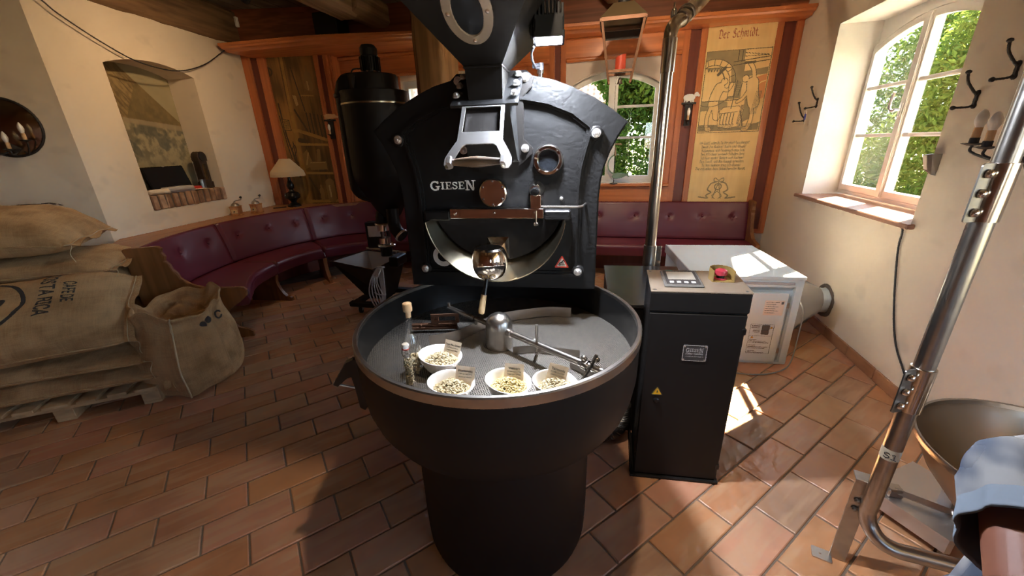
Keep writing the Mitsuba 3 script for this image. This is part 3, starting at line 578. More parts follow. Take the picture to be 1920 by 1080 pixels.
for a in (0, 90, 180, 270): part(pw, 'screw', move(lathe([(.006, .006), (.006, .009), (.003, .011), (0, .011)], 12, (.058 * math.sin(math.radians(a)), .203 - .095 * math.cos(math.radians(a)), 0)), HF), 'chrome')
# sight glass, cap, sampler
def ringlathe(c, prof, n=40): return L_(lathe(prof, n, (c[0], 0, c[1]), (0, -1, 0)))
sgk = part(roaster, 'sight_glass', ringlathe((.209, 1.538), [(.058, 0), (.058, .010), (.053, .018), (.043, .020), (.038, .014), (.036, .004)]), 'chrome')
part(sgk, 'glass_disc', ringlathe((.209, 1.538), [(.037, .006), (.02, .0065), (0, .007)]), 'screen_off', label='dark sight glass')
for a in (45, 135, 225, 315): part(sgk, 'screw', L_(hexbolt((.209 + .049 * math.cos(math.radians(a)), -.016, 1.538 + .049 * math.sin(math.radians(a))), (0, -1, 0), .005, .006)), 'chrome')
ck = part(roaster, 'round_cover', ringlathe((-.008, 1.421), [(.052, 0), (.052, .030), (.055, .032), (.055, .040), (.050, .044), (0, .045)]), 'chrome', label='polished round cover with six screws')
for a in range(30, 390, 60): part(ck, 'screw', L_(lathe([(.0045, .044), (.0045, .047), (0, .048)], 10, (-.008 + .045 * math.cos(math.radians(a)), 0, 1.421 + .045 * math.sin(math.radians(a))), (0, -1, 0))), 'steel_dark')
sp = part(roaster, 'sampler', ringlathe((.163, 1.430), [(.031, 0), (.030, .012), (.027, .040), (.020, .056), (.018, .060), (0, .060)]), 'chrome', label='chrome sample trowel holder')
part(sp, 'knob', ringlathe((.163, 1.428), [(.016, .058), (.016, .078), (.012, .086), (0, .087)], 24), 'black_gloss')
part(sp, 'latch_plate', L_(cat([box(.142, .184, -.05, -.044, 1.352, 1.412, .002), box(.142, .184, -.05, 0, 1.350, 1.358, .001)])), 'chrome')
part(roaster, 'stop_rod', L_(tube([(.18, -.04, 1.366), (.325, -.04, 1.364), (.345, -.03, 1.366), (.358, 0, 1.371)], .0045, 8)), 'steel')
part(roaster, 'lug', L_(prism(union_all([sg.Point(0, .0).buffer(.012), sg.box(-.012, -.03, .012, 0)]), .006, frame((.262, 0, 1.392), (1, 0, 0), (0, 0, 1)))), 'cast_black')
part(roaster, 'bolt', L_(hexbolt((.262, -.006, 1.393), (0, -1, 0), .006, .006)), 'bolt_steel')
part(roaster, 'hook', L_(cat([tube([(.165, -.052, 1.352), (.165, -.053, 1.305), (.163, -.052, 1.292)], .003, 8), box(.155, .173, -.055, -.047, 1.293, 1.305, .002)])), 'steel')
# strip and brackets over the discharge door, door, half-moon lip
st_ = part(roaster, 'door_strip', L_(cat([box(-.188, .194, -.052, -.046, 1.322, 1.358, .0015), box(-.188, .194, -.052, 0, 1.354, 1.360, .0015)])), 'chrome', label='polished strip above the discharge door')
for s in (-.165, -.005, .155): part(st_, 'screw', L_(hexbolt((s, -.052, 1.342), (0, -1, 0), .006, .006)), 'chrome')
for a, b in ((-.300, -.19), (.196, .300)): part(roaster, 'hinge_block', L_(box(a, b, -.05, 0, 1.312, 1.352, .006)), 'cast_black')
dd = union_all([sg.Point(0, 1.417).buffer(.28, quad_segs=24)]).intersection(sg.box(-.3, 1.0, .3, 1.318))
part(roaster, 'discharge_door', prism(dd, .012, PF(0), .002), 'black_satin', False)
n = 40; a1 = np.linspace(math.radians(180 + 20.5), math.radians(360 - 20.5), n); a2 = np.linspace(math.radians(180 + 8), math.radians(360 - 8), n)
rows = []
for d, t in ((0, 0), (.035, .35), (.07, .72), (.095, 1), (.097, 1.01)):
    aa = a1 * (1 - t) + a2 * t; cz = 1.417 * (1 - t) + 1.353 * t; rr = .282
    rows.append(np.stack([rr * np.cos(aa), np.full(n, -d), cz + rr * np.sin(aa)], -1))
P = np.array(rows); P2 = P[::-1].copy(); cen = np.array([0, 0, 1.40]); P2 = P2 + (P2 - cen) * np.array([.012, 0, .012])
part(roaster, 'discharge_lip', L_(grid(np.concatenate([P, P2]))), 'brass_steel', True, label='half-moon metal discharge lip')
mp = part(roaster, 'weight_mount', L_(cat([hull([(-.046, -.012, 1.145), (.046, -.012, 1.145), (-.046, -.012, 1.237), (.046, -.012, 1.237), (-.02, -.05, 1.17), (.02, -.05, 1.17), (-.02, -.05, 1.205), (.02, -.05, 1.205)]), cyl((0, -.04, 1.19), (0, -.17, 1.205), .016)])), 'chrome', False)
wt = part(roaster, 'counterweight', L_(lathe([(0, .048), (.046, .048), (.056, .042), (.0655, .022), (.0685, 0), (.067, -.025), (.061, -.045), (.049, -.063), (.030, -.074), (0, -.078)], 48, (0, -.19, 1.19))), 'chrome', 30, label='polished round counterweight of the discharge door')
for q, dx in enumerate((-.026, -.004, .02)): part(wt, 'heart_cutout', L_(sweep(np.array([(dx + .010 * math.cos(t), -.19 - math.sqrt(max(0, .062 ** 2 - (dx + .010 * math.cos(t)) ** 2)) , 1.142 + .007 * math.sin(t)) for t in np.linspace(0, 2 * np.pi, 14, endpoint=False)]), circ(.0022, 6), closed=True)), 'brass')
hd = part(roaster, 'discharge_handle', L_(tube([(-.004, -.235, 1.135), (-.010, -.255, 1.09), (-.013, -.262, 1.073)], .0085, 14, scale=[.7, 1, 1.25])), 'black_gloss')
part(hd, 'wooden_grip', L_(tube([(-.013, -.262, 1.073), (-.016, -.268, 1.055), (-.022, -.282, 1.012), (-.023, -.284, 1.005)], .0115, 16, scale=[.9, 1, 1.12, .9])), 'wood_light', label='light worn wooden grip')
# prints on the plate
g, w = slab('GIESEN', .030)
part(roaster, 'lettering', move(prism(affinity.scale(g, .197 / w, 1.0, origin=(0, 0)), .0012), PF(.0015) @ np.array([[1, 0, 0, -.279], [0, 1, 0, 1.4335], [0, 0, 1, 0], [0, 0, 0, 1.]])), 'logo_white', False, label='white slab serif lettering GIESEN')
def warn(parent, M, size, col, kind):
    """A triangular warning sticker."""
    t = sg.Polygon([(-.5, 0), (.5, 0), (0, .87)]).buffer(-.04).buffer(.04); t = affinity.scale(t, size, size, origin=(0, 0))
    k = part(parent, 'warning_sticker', prism(t, .0008, M), col, False); T = M @ np.array([[1, 0, 0, 0], [0, 1, 0, 0], [0, 0, 1, .0008], [0, 0, 0, 1.]])
    s = size
    if kind == 'hot':
        part(k, 'field', prism(t.buffer(-.09 * s), .0005, T), 'paper', False)
        g = union_all([sg.LineString([(-.2, .2), (.18, .2)]).buffer(.035), sg.LineString(smooth_path([(-.15, .3), (-.02, .38), (.1, .5), (.16, .47)], 4)).buffer(.04), sg.LineString([(-.05, .33), (.12, .33)]).buffer(.03)])
    else:
        part(k, 'rim', prism(t.difference(t.buffer(-.05 * s)), .0005, T), 'ink', False)
        g = sg.Polygon([(.05, .62), (-.09, .34), (-.01, .36), (-.06, .12), (.09, .40), (.02, .38)])
    part(k, 'symbol', prism(affinity.scale(g, s, s, origin=(0, 0)), .0010, T), 'ink', False)
warn(roaster, PF(.0005) @ np.array([[1, 0, 0, .267], [0, 1, 0, 1.104], [0, 0, 1, 0], [0, 0, 0, 1.]]), .062, 'warn_red', 'hot')
part(roaster, 'round_logo', prism(ring((-.252, 1.147), .025, .046).difference(sg.box(-.22, 1.135, -.19, 1.155)), .001, PF(.0005)), 'logo_white', False, label='white ring shaped logo half hidden by the lip')
# cable socket on top of the plate
part(roaster, 'cable_socket', L_(cat([cyl((.178, .02, 1.80), (.178, .02, 1.850), .009), cyl((.178, .02, 1.84), (.178, .02, 1.850), .013)])), 'chrome')

# ---------------------------------------------------------------- work lamp on the hopper
lamp = thing('work_lamp', 'lit LED work lamp with cooling fins mounted on the hopper side', 'lamp')
LC = np.array([.218, -.12, 1.932]); LM = MR @ frame(LC, (1, .05, 0), z=(0, .13, .99))
part(lamp, 'housing', move(cat([box(-.048, .048, -.040, .040, -.012, .045, .006)] + [box(x - .0035, x + .0035, -.040, .042, .03, .080 - .012 * abs(x) / .048, .001) for x in np.linspace(-.042, .042, 8)] + [prism(rrect(-.050, .050, -.042, .042, .006).difference(rrect(-.043, .043, -.035, .035, .004)), .016, np.array([[1, 0, 0, 0], [0, 1, 0, 0], [0, 0, 1, -.022], [0, 0, 0, 1.]]))]), LM), 'black_paint')
lens = move(TM([(-.043, -.035, -.0165), (.043, -.035, -.0165), (.043, .035, -.0165), (-.043, .035, -.0165)], [[0, 2, 1], [0, 3, 2]]), LM)
kx = part(lamp, 'lens', lens, 'white_plastic', False, label='glowing white lens'); scene[kx]['emitter'] = {'type': 'area', 'radiance': rgb(36, 39, 45)}
part(lamp, 'bracket', move(cat([box(-.060, -.052, -.012, .012, -.01, .06, .002), cyl((-.064, 0, .01), (-.048, 0, .01), .011), box(-.085, -.052, -.016, .016, .05, .058, .002)]), LM), 'black_gloss')
part(lamp, 'cable', L_(tube([(.168, -.11, 1.90), (.158, -.09, 1.885), (.157, -.05, 1.87), (.166, -.01, 1.855), (.178, .02, 1.856)], .0042, 8, 6)), 'cable_black')
part(lamp, 'plug', L_(cat([tube([(.155, .0, 1.862), (.178, .02, 1.866), (.180, .02, 1.850)], .0085, 10), cyl((.180, .02, 1.874), (.180, .02, 1.850), .010)])), 'cable_black')

# ================================================================ cooling bin in front of the roaster
CB = np.array([-.3755, 1.2759]); ZB = .872
cb = thing('cooling_bin', 'big round black cooling bin with a steel rim and perforated floor on a drum pedestal', 'cooling bin')
co = (CB[0], CB[1], 0)
part(cb, 'tub', lathe([(.498, .99), (.510, .99), (.511, .90), (.510, .83), (.502, .77), (.487, .72), (.462, .675), (.425, .640), (.380, .618), (.364, .616), (.36, .63)], 96, co), 'black_satin')
part(cb, 'inner_wall', lathe([(.494, .868), (.497, .90), (.4985, .99)][::-1], 96, co), 'black_gloss')
part(cb, 'rim', lathe([(.4985, .976), (.4985, 1.001), (.501, 1.004), (.511, 1.004), (.5145, 1.000), (.5145, .972), (.511, .970)], 96, co), 'steel', label='rolled steel rim')
part(cb, 'perforated_floor', lathe([(.4965, ZB), (.03, ZB)], 64, co), 'perforated', False, label='perforated steel floor')
pdm = lathe([(.352, .64), (.351, .10), (.348, .03), (.340, 0), (0, 0)], 72, co); part(cb, 'pedestal', pdm, 'black_satin')
part(cb, 'worn_seam', sweep(np.array([(CB[0] + .3825 * math.cos(t), CB[1] + .3825 * math.sin(t), .6185 + .0015 * math.sin(9 * t)) for t in np.linspace(math.radians(200), math.radians(330), 60)]), circ(.0013, 6)), 'steel_dark', label='chipped bare metal seam')
ag = part(cb, 'agitator_hub', lathe([(.051, ZB + .001), (.051, .950), (.0505, .958), (.047, .978), (.038, .994), (.022, 1.004), (0, 1.007)], 40, co), 'steel', label='domed steel agitator hub')
ad = np.array([.356, -.212, 0]); ad /= np.linalg.norm(ad); ah = np.array([CB[0], CB[1], .945])
part(ag, 'arm', cat([cyl(ah + ad * .04, ah + ad * .455, .0115), lathe([(.015, 0), (.015, .02), (.0115, .024)], 20, ah + ad * .045, ad)]), 'steel')
part(ag, 'arm', cat([cyl(ah - ad * .04, ah - ad * .315, .0095), lathe([(.013, 0), (.013, .012)], 20, ah - ad * .15, ad), cyl(ah - ad * .31 + [0, 0, -.01], ah - ad * .31 + [0, 0, .022], .007), cyl(ah - ad * .15 + [.01, 0, -.03], ah - ad * .15 + [.01, 0, .0], .006)]), 'steel')
part(ag, 'peg', cyl(ah + ad * .19 + [0, 0, -.03], ah + ad * .19 + [0, 0, .075], .0055), 'steel')
part(ag, 'clamp', cat([cyl(ah + ad * .395 + [-.02, -.04, .03], ah + ad * .395 + [.02, .03, -.035], .007), cyl(ah + ad * .395 + [.03, -.01, .045], ah + ad * .40 + [-.02, -.03, -.05], .006), ball(ah + ad * .385 + [0, 0, .02], .011, 12), ball(ah + ad * .42 + [.01, .0, .03], .009, 10), lathe([(.017, 0), (.017, .02)], 20, ah + ad * .38, ad)]), 'steel_dark')
def blade(pts, h, t=.003, z0=ZB + .002, lean=0.0):
    p = smooth_path([(x, y, 0) for x, y in pts], 6); q = np.array([(0, z0), (t, z0), (t + lean, z0 + h), (lean, z0 + h)])
    d = np.gradient(p, axis=0); d /= np.linalg.norm(d, axis=1, keepdims=True); nn = np.c_[-d[:, 1], d[:, 0], np.zeros(len(p))]
    P = np.array([[p[i] + nn[i] * a + [0, 0, b] for a, b in q] for i in range(len(p))]); m = grid(P, False, True)
    F = list(m.faces) + [[0, 1, 2], [0, 2, 3]]; e = (len(p) - 1) * 4; F += [[e, e + 2, e + 1], [e, e + 3, e + 2]]; m = TM(m.vertices, F); trimesh.repair.fix_normals(m); return m
part(ag, 'sweeping_blade', blade([(-.640, 1.215), (-.545, 1.285), (-.477, 1.40), (-.411, 1.478), (-.326, 1.529), (-.226, 1.572), (-.131, 1.578)], .045), 'steel', label='long curved sweeping blade')
part(ag, 'sweeping_blade', cat([blade([(-.309, 1.219), (-.238, 1.244), (-.158, 1.243), (-.068, 1.240)], .028), cyl((-.222, 1.20, .95), (-.222, 1.235, .89), .006)]), 'steel')
part(ag, 'sweeping_blade', cat([blade([(-.095, 1.165), (-.028, 1.119), (.035, 1.085)], .026), cyl((-.03, 1.11, .90), (-.045, 1.08, .945), .006)]), 'steel')
# discharge flap fittings on the inner wall and the lever outside
da = math.radians(168); dn = np.array([-math.cos(da), -math.sin(da), 0]); dt = np.array([math.sin(da), -math.cos(da), 0]); dc = np.array([CB[0] + .487 * math.cos(da), CB[1] + .487 * math.sin(da), 0])
DM = frame(dc + [.02, -.02, 0], -dt if dt[0] > 0 else dt, UZ); DM[:3, 0] = np.array([.97, .24, 0]); DM[:3, 2] = np.cross(DM[:3, 0], UZ); DM[:3, 3] = (-.765, 1.315, 0)
fd = part(cb, 'discharge_flap', move(cat([box(0, .19, .886, .898, -.010, .006, .002), box(0, .19, .900, .910, -.014, .002, .002), box(.085, .115, .895, .945, -.01, 0, .002), prism(sg.box(.085, .915, .20, .955).difference(sg.box(.10, .925, .185, .945)), .006)] + [lathe([(.004, 0), (.004, .008), (0, .008)], 8, (x, .905, .0)) for x in (.04, .1, .16)]), DM), 'copper_frame', label='hinge bar of the discharge flap inside the bin')
def lev(f): return np.array([CB[0], CB[1], 0]) + f
la = math.radians(208); ld = np.array([math.cos(la), math.sin(la), 0]); lt = np.array([-ld[1], ld[0], 0])
LV = frame(np.array([CB[0], CB[1], 0]) + ld * .50, ld, UZ)
lv = part(cb, 'discharge_lever', (prism(sg.Polygon([(0, .90), (.03, .91), (.055, .90), (.10, .835), (.108, .822), (.095, .812), (.06, .84), (.045, .843), (.04, .80), (.035, .71), (.02, .695), (.0, .72)]), .026, LV @ np.array([[1, 0, 0, 0], [0, 1, 0, 0], [0, 0, 1, -.013], [0, 0, 0, 1.]]), .004)), 'black_gloss', False, label='black discharge lever on the left of the bin')
part(lv, 'rod', move(cat([cyl((.098, .815, 0), (.004, .772, 0), .0045), ball((.100, .819, 0), .012, 14)]), LV), 'steel')

# ---------------------------------------------------------------- bowls, beans, cards and bottles standing in the bin
def bean_mesh():
    m = trimesh.creation.icosphere(1, 1.0); v = m.vertices * [1.0, .72, .5]; v[:, 2] = np.where(v[:, 2] < 0, v[:, 2] * .55, v[:, 2])
    f = v[:, 2] > .0; v[:, 2] -= np.where(f, .16 * np.exp(-(v[:, 1] / .14) ** 2), 0); return v, m.faces
BV, BF = bean_mesh()
def beans(n, place, col, size=.0058, seed=1, flat=.5):
    r = np.random.default_rng(seed); Vs, Fs, Cs = [], [], []; k = 0
    for i in range(n):
        c = place(r); q = trimesh.transformations.random_rotation_matrix(r.random(3))[:3, :3]
        if r.random() < flat: a = r.random() * 6.28; q = np.array([[math.cos(a), -math.sin(a), 0], [math.sin(a), math.cos(a), 0], [0, 0, 1]]) @ trimesh.transformations.rotation_matrix(r.normal(0, .4), [1, 0, 0])[:3, :3] @ np.diag([1, 1, 1. if r.random() < .5 else -1.])
        s = size * r.uniform(.85, 1.15); Vs.append((BV * s) @ q.T + c); Fs.append((BF if np.linalg.det(q) > 0 else BF[:, ::-1]) + k); k += len(BV)
        t = r.random(); Cs.append(np.tile(np.array(col[0]) * (1 - t) + np.array(col[1]) * t, (len(BV), 1)) * r.uniform(.8, 1.15))
    return TM(np.vstack(Vs), np.vstack(Fs)), np.vstack(Cs)
def bowl(c, rx, ry, rot, name, sub, cardrot, tilt, seed, cols, lab, cpos):
    """An oval white bowl with a raised far lip, green beans in it, and a paper card stuck in the beans."""
    k = thing('bowl', lab, 'bowl', 'white bowls of green coffee'); n = 48; th = np.arange(n) * 2 * np.pi / n
    M = np.array([[math.cos(rot), -math.sin(rot), 0, c[0]], [math.sin(rot), math.cos(rot), 0, c[1]], [0, 0, 1, ZB + .001], [0, 0, 0, 1.]])
    def lvl(t, zz, inset=0): # t 0 foot .. 1 rim
        f = .50 + .50 * t ** .62; h = zz + .014 * t ** 2 * (np.cos(th - 2.4)) ; e = 1 + .10 * t * np.cos(th)
        return np.c_[(rx * f - inset) * np.cos(th) * 1, (ry * f - inset) * np.sin(th) * e, h]
    out = [np.zeros((n, 3)) + [0, 0, .002], lvl(0, .0) * [.9, .9, 1], lvl(0, .002)] + [lvl(t, .060 * t) for t in (.08, .2, .4, .6, .8, .95, 1)]
    inn = [lvl(1, .0605, .0025), lvl(.97, .0585, .0045)] + [lvl(t, .060 * t + .004, .005) for t in (.8, .6, .4, .2, .08)] + [np.zeros((n, 3)) + [0, 0, .007]]
    part(k, 'body', move(grid(np.array(out + inn), False, True), M), 'porcelain', True)
    def pl(r):
        a, q = r.random() * 6.283, math.sqrt(r.random()); f = .50 + .50 * .80 ** .62; x, y = (rx * f - .010) * q * math.cos(a), (ry * f - .010) * q * math.sin(a)
        lay = r.random(); z = .036 + .018 * (1 - q * q) * lay + .010 * (1 - q) + .004 * math.cos(a - 2.4) * q
        return M[:3, :3] @ np.array([x, y, z]) + M[:3, 3]
    m, col = beans(1050, pl, cols, .0047, seed)
    bk = single('green_coffee_beans', m, 'bean', f'heap of pale unroasted coffee beans in the bowl with the {name} card', 'coffee beans', True, kind='stuff', color=col)
    ck = thing('name_card', f'small cream paper card reading {name} stuck in the beans', 'card')
    cm = grid(np.array([[(x, y, .0016 * math.sin(x * 70 + seed)) for y in np.linspace(0, .056, 5)] for x in np.linspace(-.030, .030, 7)]))
    v2 = cm.vertices.copy(); v2[:, 2] -= .0004; cm = cat([cm, TM(v2, cm.faces[:, ::-1])])
    a = math.radians(cardrot); CM = frame((c[0] + cpos[0], c[1] + cpos[1], ZB + .038), (math.cos(a), math.sin(a), 0), (-.30 * -math.sin(a), .30 * math.cos(a), .95)); b = math.radians(tilt)
    CM = CM @ np.array([[math.cos(b), -math.sin(b), 0, 0], [math.sin(b), math.cos(b), 0, 0], [0, 0, 1, 0], [0, 0, 0, 1.]])
    part(ck, 'paper', move(cm, CM), 'paper', True)
    tx = [textm(name, .0068, CM @ np.array([[1, 0, 0, -.5 * min(.052, .0052 * len(name))], [0, 1, 0, .038], [0, 0, 1, .0015], [0, 0, 0, 1.]]), .0006, True, width=min(.052, .0052 * len(name)))]
    for i, s in enumerate(sub): tx.append(textm(s, .0046, CM @ np.array([[1, 0, 0, -.021], [0, 1, 0, .029 - .009 * i], [0, 0, 1, .0015], [0, 0, 0, 1.]]), .0004, False, width=.042))
    part(ck, 'lettering', cat(tx), 'ink', False)
gr1, gr2 = ((.34, .29, .17), (.50, .42, .26)), ((.42, .34, .14), (.60, .50, .25))
bowl((-.528, 1.070), .074, .060, math.radians(24), 'Papua Neu Guinea', ['Coffea Arabica', '(Arabica Kaffee)'], 2, -9, 1, gr1, 'white oval bowl of beans beside the tall bottle, the farthest from the rim', (.024, .032))
bowl((-.430, .925), .072, .058, math.radians(32), 'Guatemala', ['Coffea Arabica', '(Arabica Kaffee)'], 6, -4, 2, gr1, 'leftmost white bowl of the front row by the rim', (.030, .028))
bowl((-.262, .965), .071, .058, math.radians(20), 'Vietnam', ['Coffea Canephora', '(Robusta Kaffee)'], 6, -3, 3, gr2, 'middle white bowl of the front row by the rim', (.008, .030))
bowl((-.122, .985), .070, .057, math.radians(20), 'Tanzania', ['Coffea Arabica', '(Arabica Kaffee)'], 4, -14, 4, gr1, 'rightmost white bowl of the front row, under the agitator arm', (-.006, .030))
def bottle(c, H, prof, mat, lab, fill, seed, cap):
    k = thing('bottle', lab, 'bottle'); o = (c[0], c[1], ZB + .001)
    part(k, 'glass', lathe([(0, .001)] + prof, 36, o), 'bottle_glass', 30)
    def pl(r):
        z = r.random() * fill + .006; rr = np.interp(z, [p[1] for p in prof], [p[0] for p in prof]) - .007; a = r.random() * 6.283; q = math.sqrt(r.uniform(.25, 1))
        return np.array([o[0] + rr * q * math.cos(a), o[1] + rr * q * math.sin(a), o[2] + z])
    m, col = beans(int(fill * 3600), pl, gr1, .0058, seed, .2)
    single('green_coffee_beans', m, 'bean', 'unroasted coffee beans inside the ' + ('tall corked bottle' if cap == 'cork' else 'small stoppered bottle'), 'coffee beans', True, kind='stuff', color=col)
    if cap == 'cork': part(k, 'stopper', lathe([(0, H - .03), (.0085, H - .03), (.0090, H - .008), (.0148, H - .008), (.0152, H - .001), (.0145, H + .018), (.012, H + .020), (0, H + .020)], 24, o), 'cork', label='turned wooden stopper')
    else:
        part(k, 'stopper', lathe([(.006, H - .01), (.0115, H - .004), (.0118, H + .006), (.010, H + .010), (0, H + .011)], 20, o), 'porcelain')
        part(k, 'swing_wire', cat([tube(np.array([(o[0] + s * .0125, o[1], o[2] + H - .040), (o[0] + s * .014, o[1] - .004, o[2] + H - .02), (o[0] + s * .011, o[1], o[2] + H + .002)]), .0012, 6) for s in (-1, 1)] + [sweep(np.array([(o[0] + .0115 * math.cos(t), o[1] + .0115 * math.sin(t), o[2] + H - .032) for t in np.linspace(0, 6.28, 20, endpoint=False)]), circ(.0012, 6), closed=True)]), 'steel_dark')
        part(k, 'seal', lathe([(.0095, H - .010), (.0125, H - .008), (.0125, H - .005), (.0095, H - .003)], 20, o), 'red_plastic')
bottle((-.612, 1.040), .238, [(.026, .002), (.0265, .01), (.0262, .10), (.025, .115), (.018, .135), (.0115, .150), (.0105, .17), (.0098, .22), (.0105, .238), (.009, .238)], 'glass', 'tall slim corked glass bottle a third full of beans', .060, 11, 'cork')
bottle((-.594, .968), .140, [(.0165, .002), (.0172, .01), (.0168, .06), (.0175, .075), (.0165, .09), (.011, .105), (.0085, .115), (.0095, .135), (.010, .140), (.008, .140)], 'glass', 'small swing-top glass bottle full of beans in front of the tall one', .085, 12, 'swing')


# ================================================================ curved upholstered bench
bench = thing('corner_bench', 'long curved bench with burgundy leather cushions and carved wooden ends', 'bench')
BK = smooth_path([(-3.73, 2.26, 0), (-4.00, 2.75, 0), (-4.15, 3.34, 0), (-4.13, 3.95, 0), (-3.97, 4.46, 0), (-3.70, 4.86, 0), (-3.33, 5.06, 0), (-2.9, 5.10, 0), (-1.4, 5.12, 0), (1.64, 5.145, 0)], 24)
FR = smooth_path([(-3.10, 2.62, 0), (-3.42, 3.02, 0), (-3.54, 3.40, 0), (-3.55, 3.75, 0), (-3.47, 4.06, 0), (-3.28, 4.30, 0), (-3.00, 4.44, 0), (-2.6, 4.51, 0), (-1.3, 4.59, 0), (1.64, 4.70, 0)], 24)
def at_(P, t): i = np.clip(np.asarray(t) * 24, 0, len(P) - 1.0001); a = np.floor(i).astype(int); f = (i - a)[..., None]; return P[a] * (1 - f) + P[a + 1] * f
def nearest_t(P, q): return float(np.argmin(np.linalg.norm(P[:, :2] - q, axis=1))) / 24
def inward(P, t): d = at_(P, np.minimum(t + .04, 8.99)) - at_(P, np.maximum(t - .04, 0)); d /= np.linalg.norm(d, axis=-1, keepdims=True); return np.stack([d[..., 1], -d[..., 0], 0 * d[..., 0]], -1)
tb = [0.0, 2.0, 4.0, nearest_t(BK, (-3.15, 5.08)), nearest_t(BK, (-1.95, 5.11)), nearest_t(BK, (-.7, 5.125)), nearest_t(BK, (.55, 5.135)), 9.0]
tf = [0.0, 2.0, 4.05, nearest_t(FR, (-2.85, 4.48)), nearest_t(FR, (-1.9, 4.56)), nearest_t(FR, (-.7, 4.62)), nearest_t(FR, (.55, 4.66)), 9.0]
for i in range(7):
    n = 44; e = np.linspace(0, 1, n); t = tb[i] + (tb[i + 1] - tb[i]) * (.0012 + .9976 * e); C = at_(BK, t); N_ = inward(BK, t)
    L_seg = np.linalg.norm(np.diff(C, axis=0), axis=1).sum(); s_ = e * L_seg
    edge = np.minimum(s_, L_seg - s_); rnd_ = .018 * (1 - np.sqrt(np.clip(1 - (1 - np.clip(edge / .018, 0, 1)) ** 2, 0, 1)))
    sec = [(-.03, .44), (.075, .44), (.098, .455)] + [(.10 - .095 * (z - .47) / .39 + .012 * math.sin(math.pi * (z - .47) / .39), z) for z in np.linspace(.47, .855, 22)] + [(.004, .868), (-.004, .879), (-.012, .883), (-.030, .88), (-.036, .86)]
    P = np.zeros((n, len(sec), 3)); bt = [(f * L_seg, .715) for f in (1 / 6, .5, 5 / 6)]
    for j, (d, z) in enumerate(sec):
        front = 2 <= j <= 26; dd = np.full(n, d)
        if front:
            dd = dd - rnd_
            for bs, bz in bt: r2 = (s_ - bs) ** 2 + (z - bz) ** 2; dd = dd - .022 * np.exp(-r2 / .032 ** 2) - .006 * np.exp(-r2 / .09 ** 2)
        P[:, j] = C + N_ * dd[:, None]; P[:, j, 2] = z - (rnd_ * .6 if z > .8 else 0)
    m = grid(P, False, True); F = list(m.faces); V = np.vstack([m.vertices, P[0].mean(0), P[-1].mean(0)]); k = len(sec); c0_ = len(m.vertices)
    for j in range(k): F += [[c0_, (j + 1) % k, j], [c0_ + 1, (n - 1) * k + j, (n - 1) * k + (j + 1) % k]]
    m = TM(V, F); trimesh.repair.fix_normals(m)
    bc = part(bench, 'back_cushion', m, 'leather', 40)
    for bs, bz in bt:
        q = np.interp(bs, s_, np.arange(n)); a = int(round(q)); pos = C[a] + N_[a] * (.105 - .10 * (bz - .47) / .39 - .012) + [0, 0, bz]
        part(bc, 'button', ball(pos, .014, 12, (1, 1, 1)), 'leather', True)
    # seat
    tt = tf[i] + (tf[i + 1] - tf[i]) * (.0012 + .9976 * e); Fp = at_(FR, tt); Bp = C + N_ * .06
    dv = Fp - Bp; W_ = np.linalg.norm(dv, axis=1, keepdims=True); dv = dv / W_
    L2 = np.linalg.norm(np.diff(Fp, axis=0), axis=1).sum(); s2 = e * L2; edge = np.minimum(s2, L2 - s2); r2_ = .028 * (1 - np.sqrt(np.clip(1 - (1 - np.clip(edge / .03, 0, 1)) ** 2, 0, 1)))
    ss = [(0, .30), (0, .44), (.25, .452), (.5, .458), (.75, .458)]; P = []
    for f, z in ss: q = Bp + dv * W_ * f; q = q.copy(); q[:, 2] = z - (r2_ if z > .4 else 0); P.append(q)
    for a in np.radians(np.linspace(85, -20, 9)):
        q = Fp + dv * (-.05 + .05 * math.cos(a) - r2_ * .8)[:, None]; q = q.copy(); q[:, 2] = .405 + .05 * math.sin(a) - (r2_ if a > 0 else 0); P.append(q)
    for d, z in ((-.012, .33), (-.03, .305), (-.06, .30)): q = Fp + dv * d; q = q.copy(); q[:, 2] = z; P.append(q)
    P = np.stack(P, 1); m = grid(P, False, True); F = list(m.faces); k = P.shape[1]; V = np.vstack([m.vertices, P[0].mean(0), P[-1].mean(0)]); c0_ = len(m.vertices)
    for j in range(k): F += [[c0_, (j + 1) % k, j], [c0_ + 1, (n - 1) * k + j, (n - 1) * k + (j + 1) % k]]
    m = TM(V, F); trimesh.repair.fix_normals(m); part(bench, 'seat_cushion', m, 'leather', 40)
    # wooden support under each seam
    if i > 0:
        f0, b0 = Fp[0], Bp[0]; d = (b0 - f0) / np.linalg.norm(b0 - f0); o = f0.copy(); o[2] = 0
        lp = sg.Polygon([(-.10, 0), (-.10, .035), (-.085, .05), (-.04, .055), (.0, .10), (.035, .17), (.045, .23), (.03, .29), (.03, .30), (.42, .30), (.40, .2), (.36, .08), (.40, .05), (.40, 0)])
        part(bench, 'support', prism(lp, .045, frame(o - np.cross(d, UZ) * .022, d, UZ), .004), 'wood_bench', 30)
pl_ = [(0, 0), (0, .895), (.02, .905), (.235, .905), (.262, .885), (.25, .85), (.268, .815), (.255, .78), (.28, .74), (.285, .70), (.315, .66), (.32, .62), (.36, .575), (.40, .545), (.47, .515), (.55, .50), (.70, .488), (.755, .478), (.775, .45), (.765, .40), (.70, .345), (.62, .30), (.575, .24), (.585, .17), (.63, .11), (.70, .075), (.735, .05), (.735, 0)]
d0 = np.array([-3.10, 2.62, 0]) - np.array([-3.75, 2.235, 0]); d0 /= np.linalg.norm(d0)
part(bench, 'side_panel', prism(sg.Polygon(pl_), .035, frame((-3.775, 2.222, 0), d0, UZ), .005), 'wood_bench', 30, label='scalloped wooden end panel of the curved part')
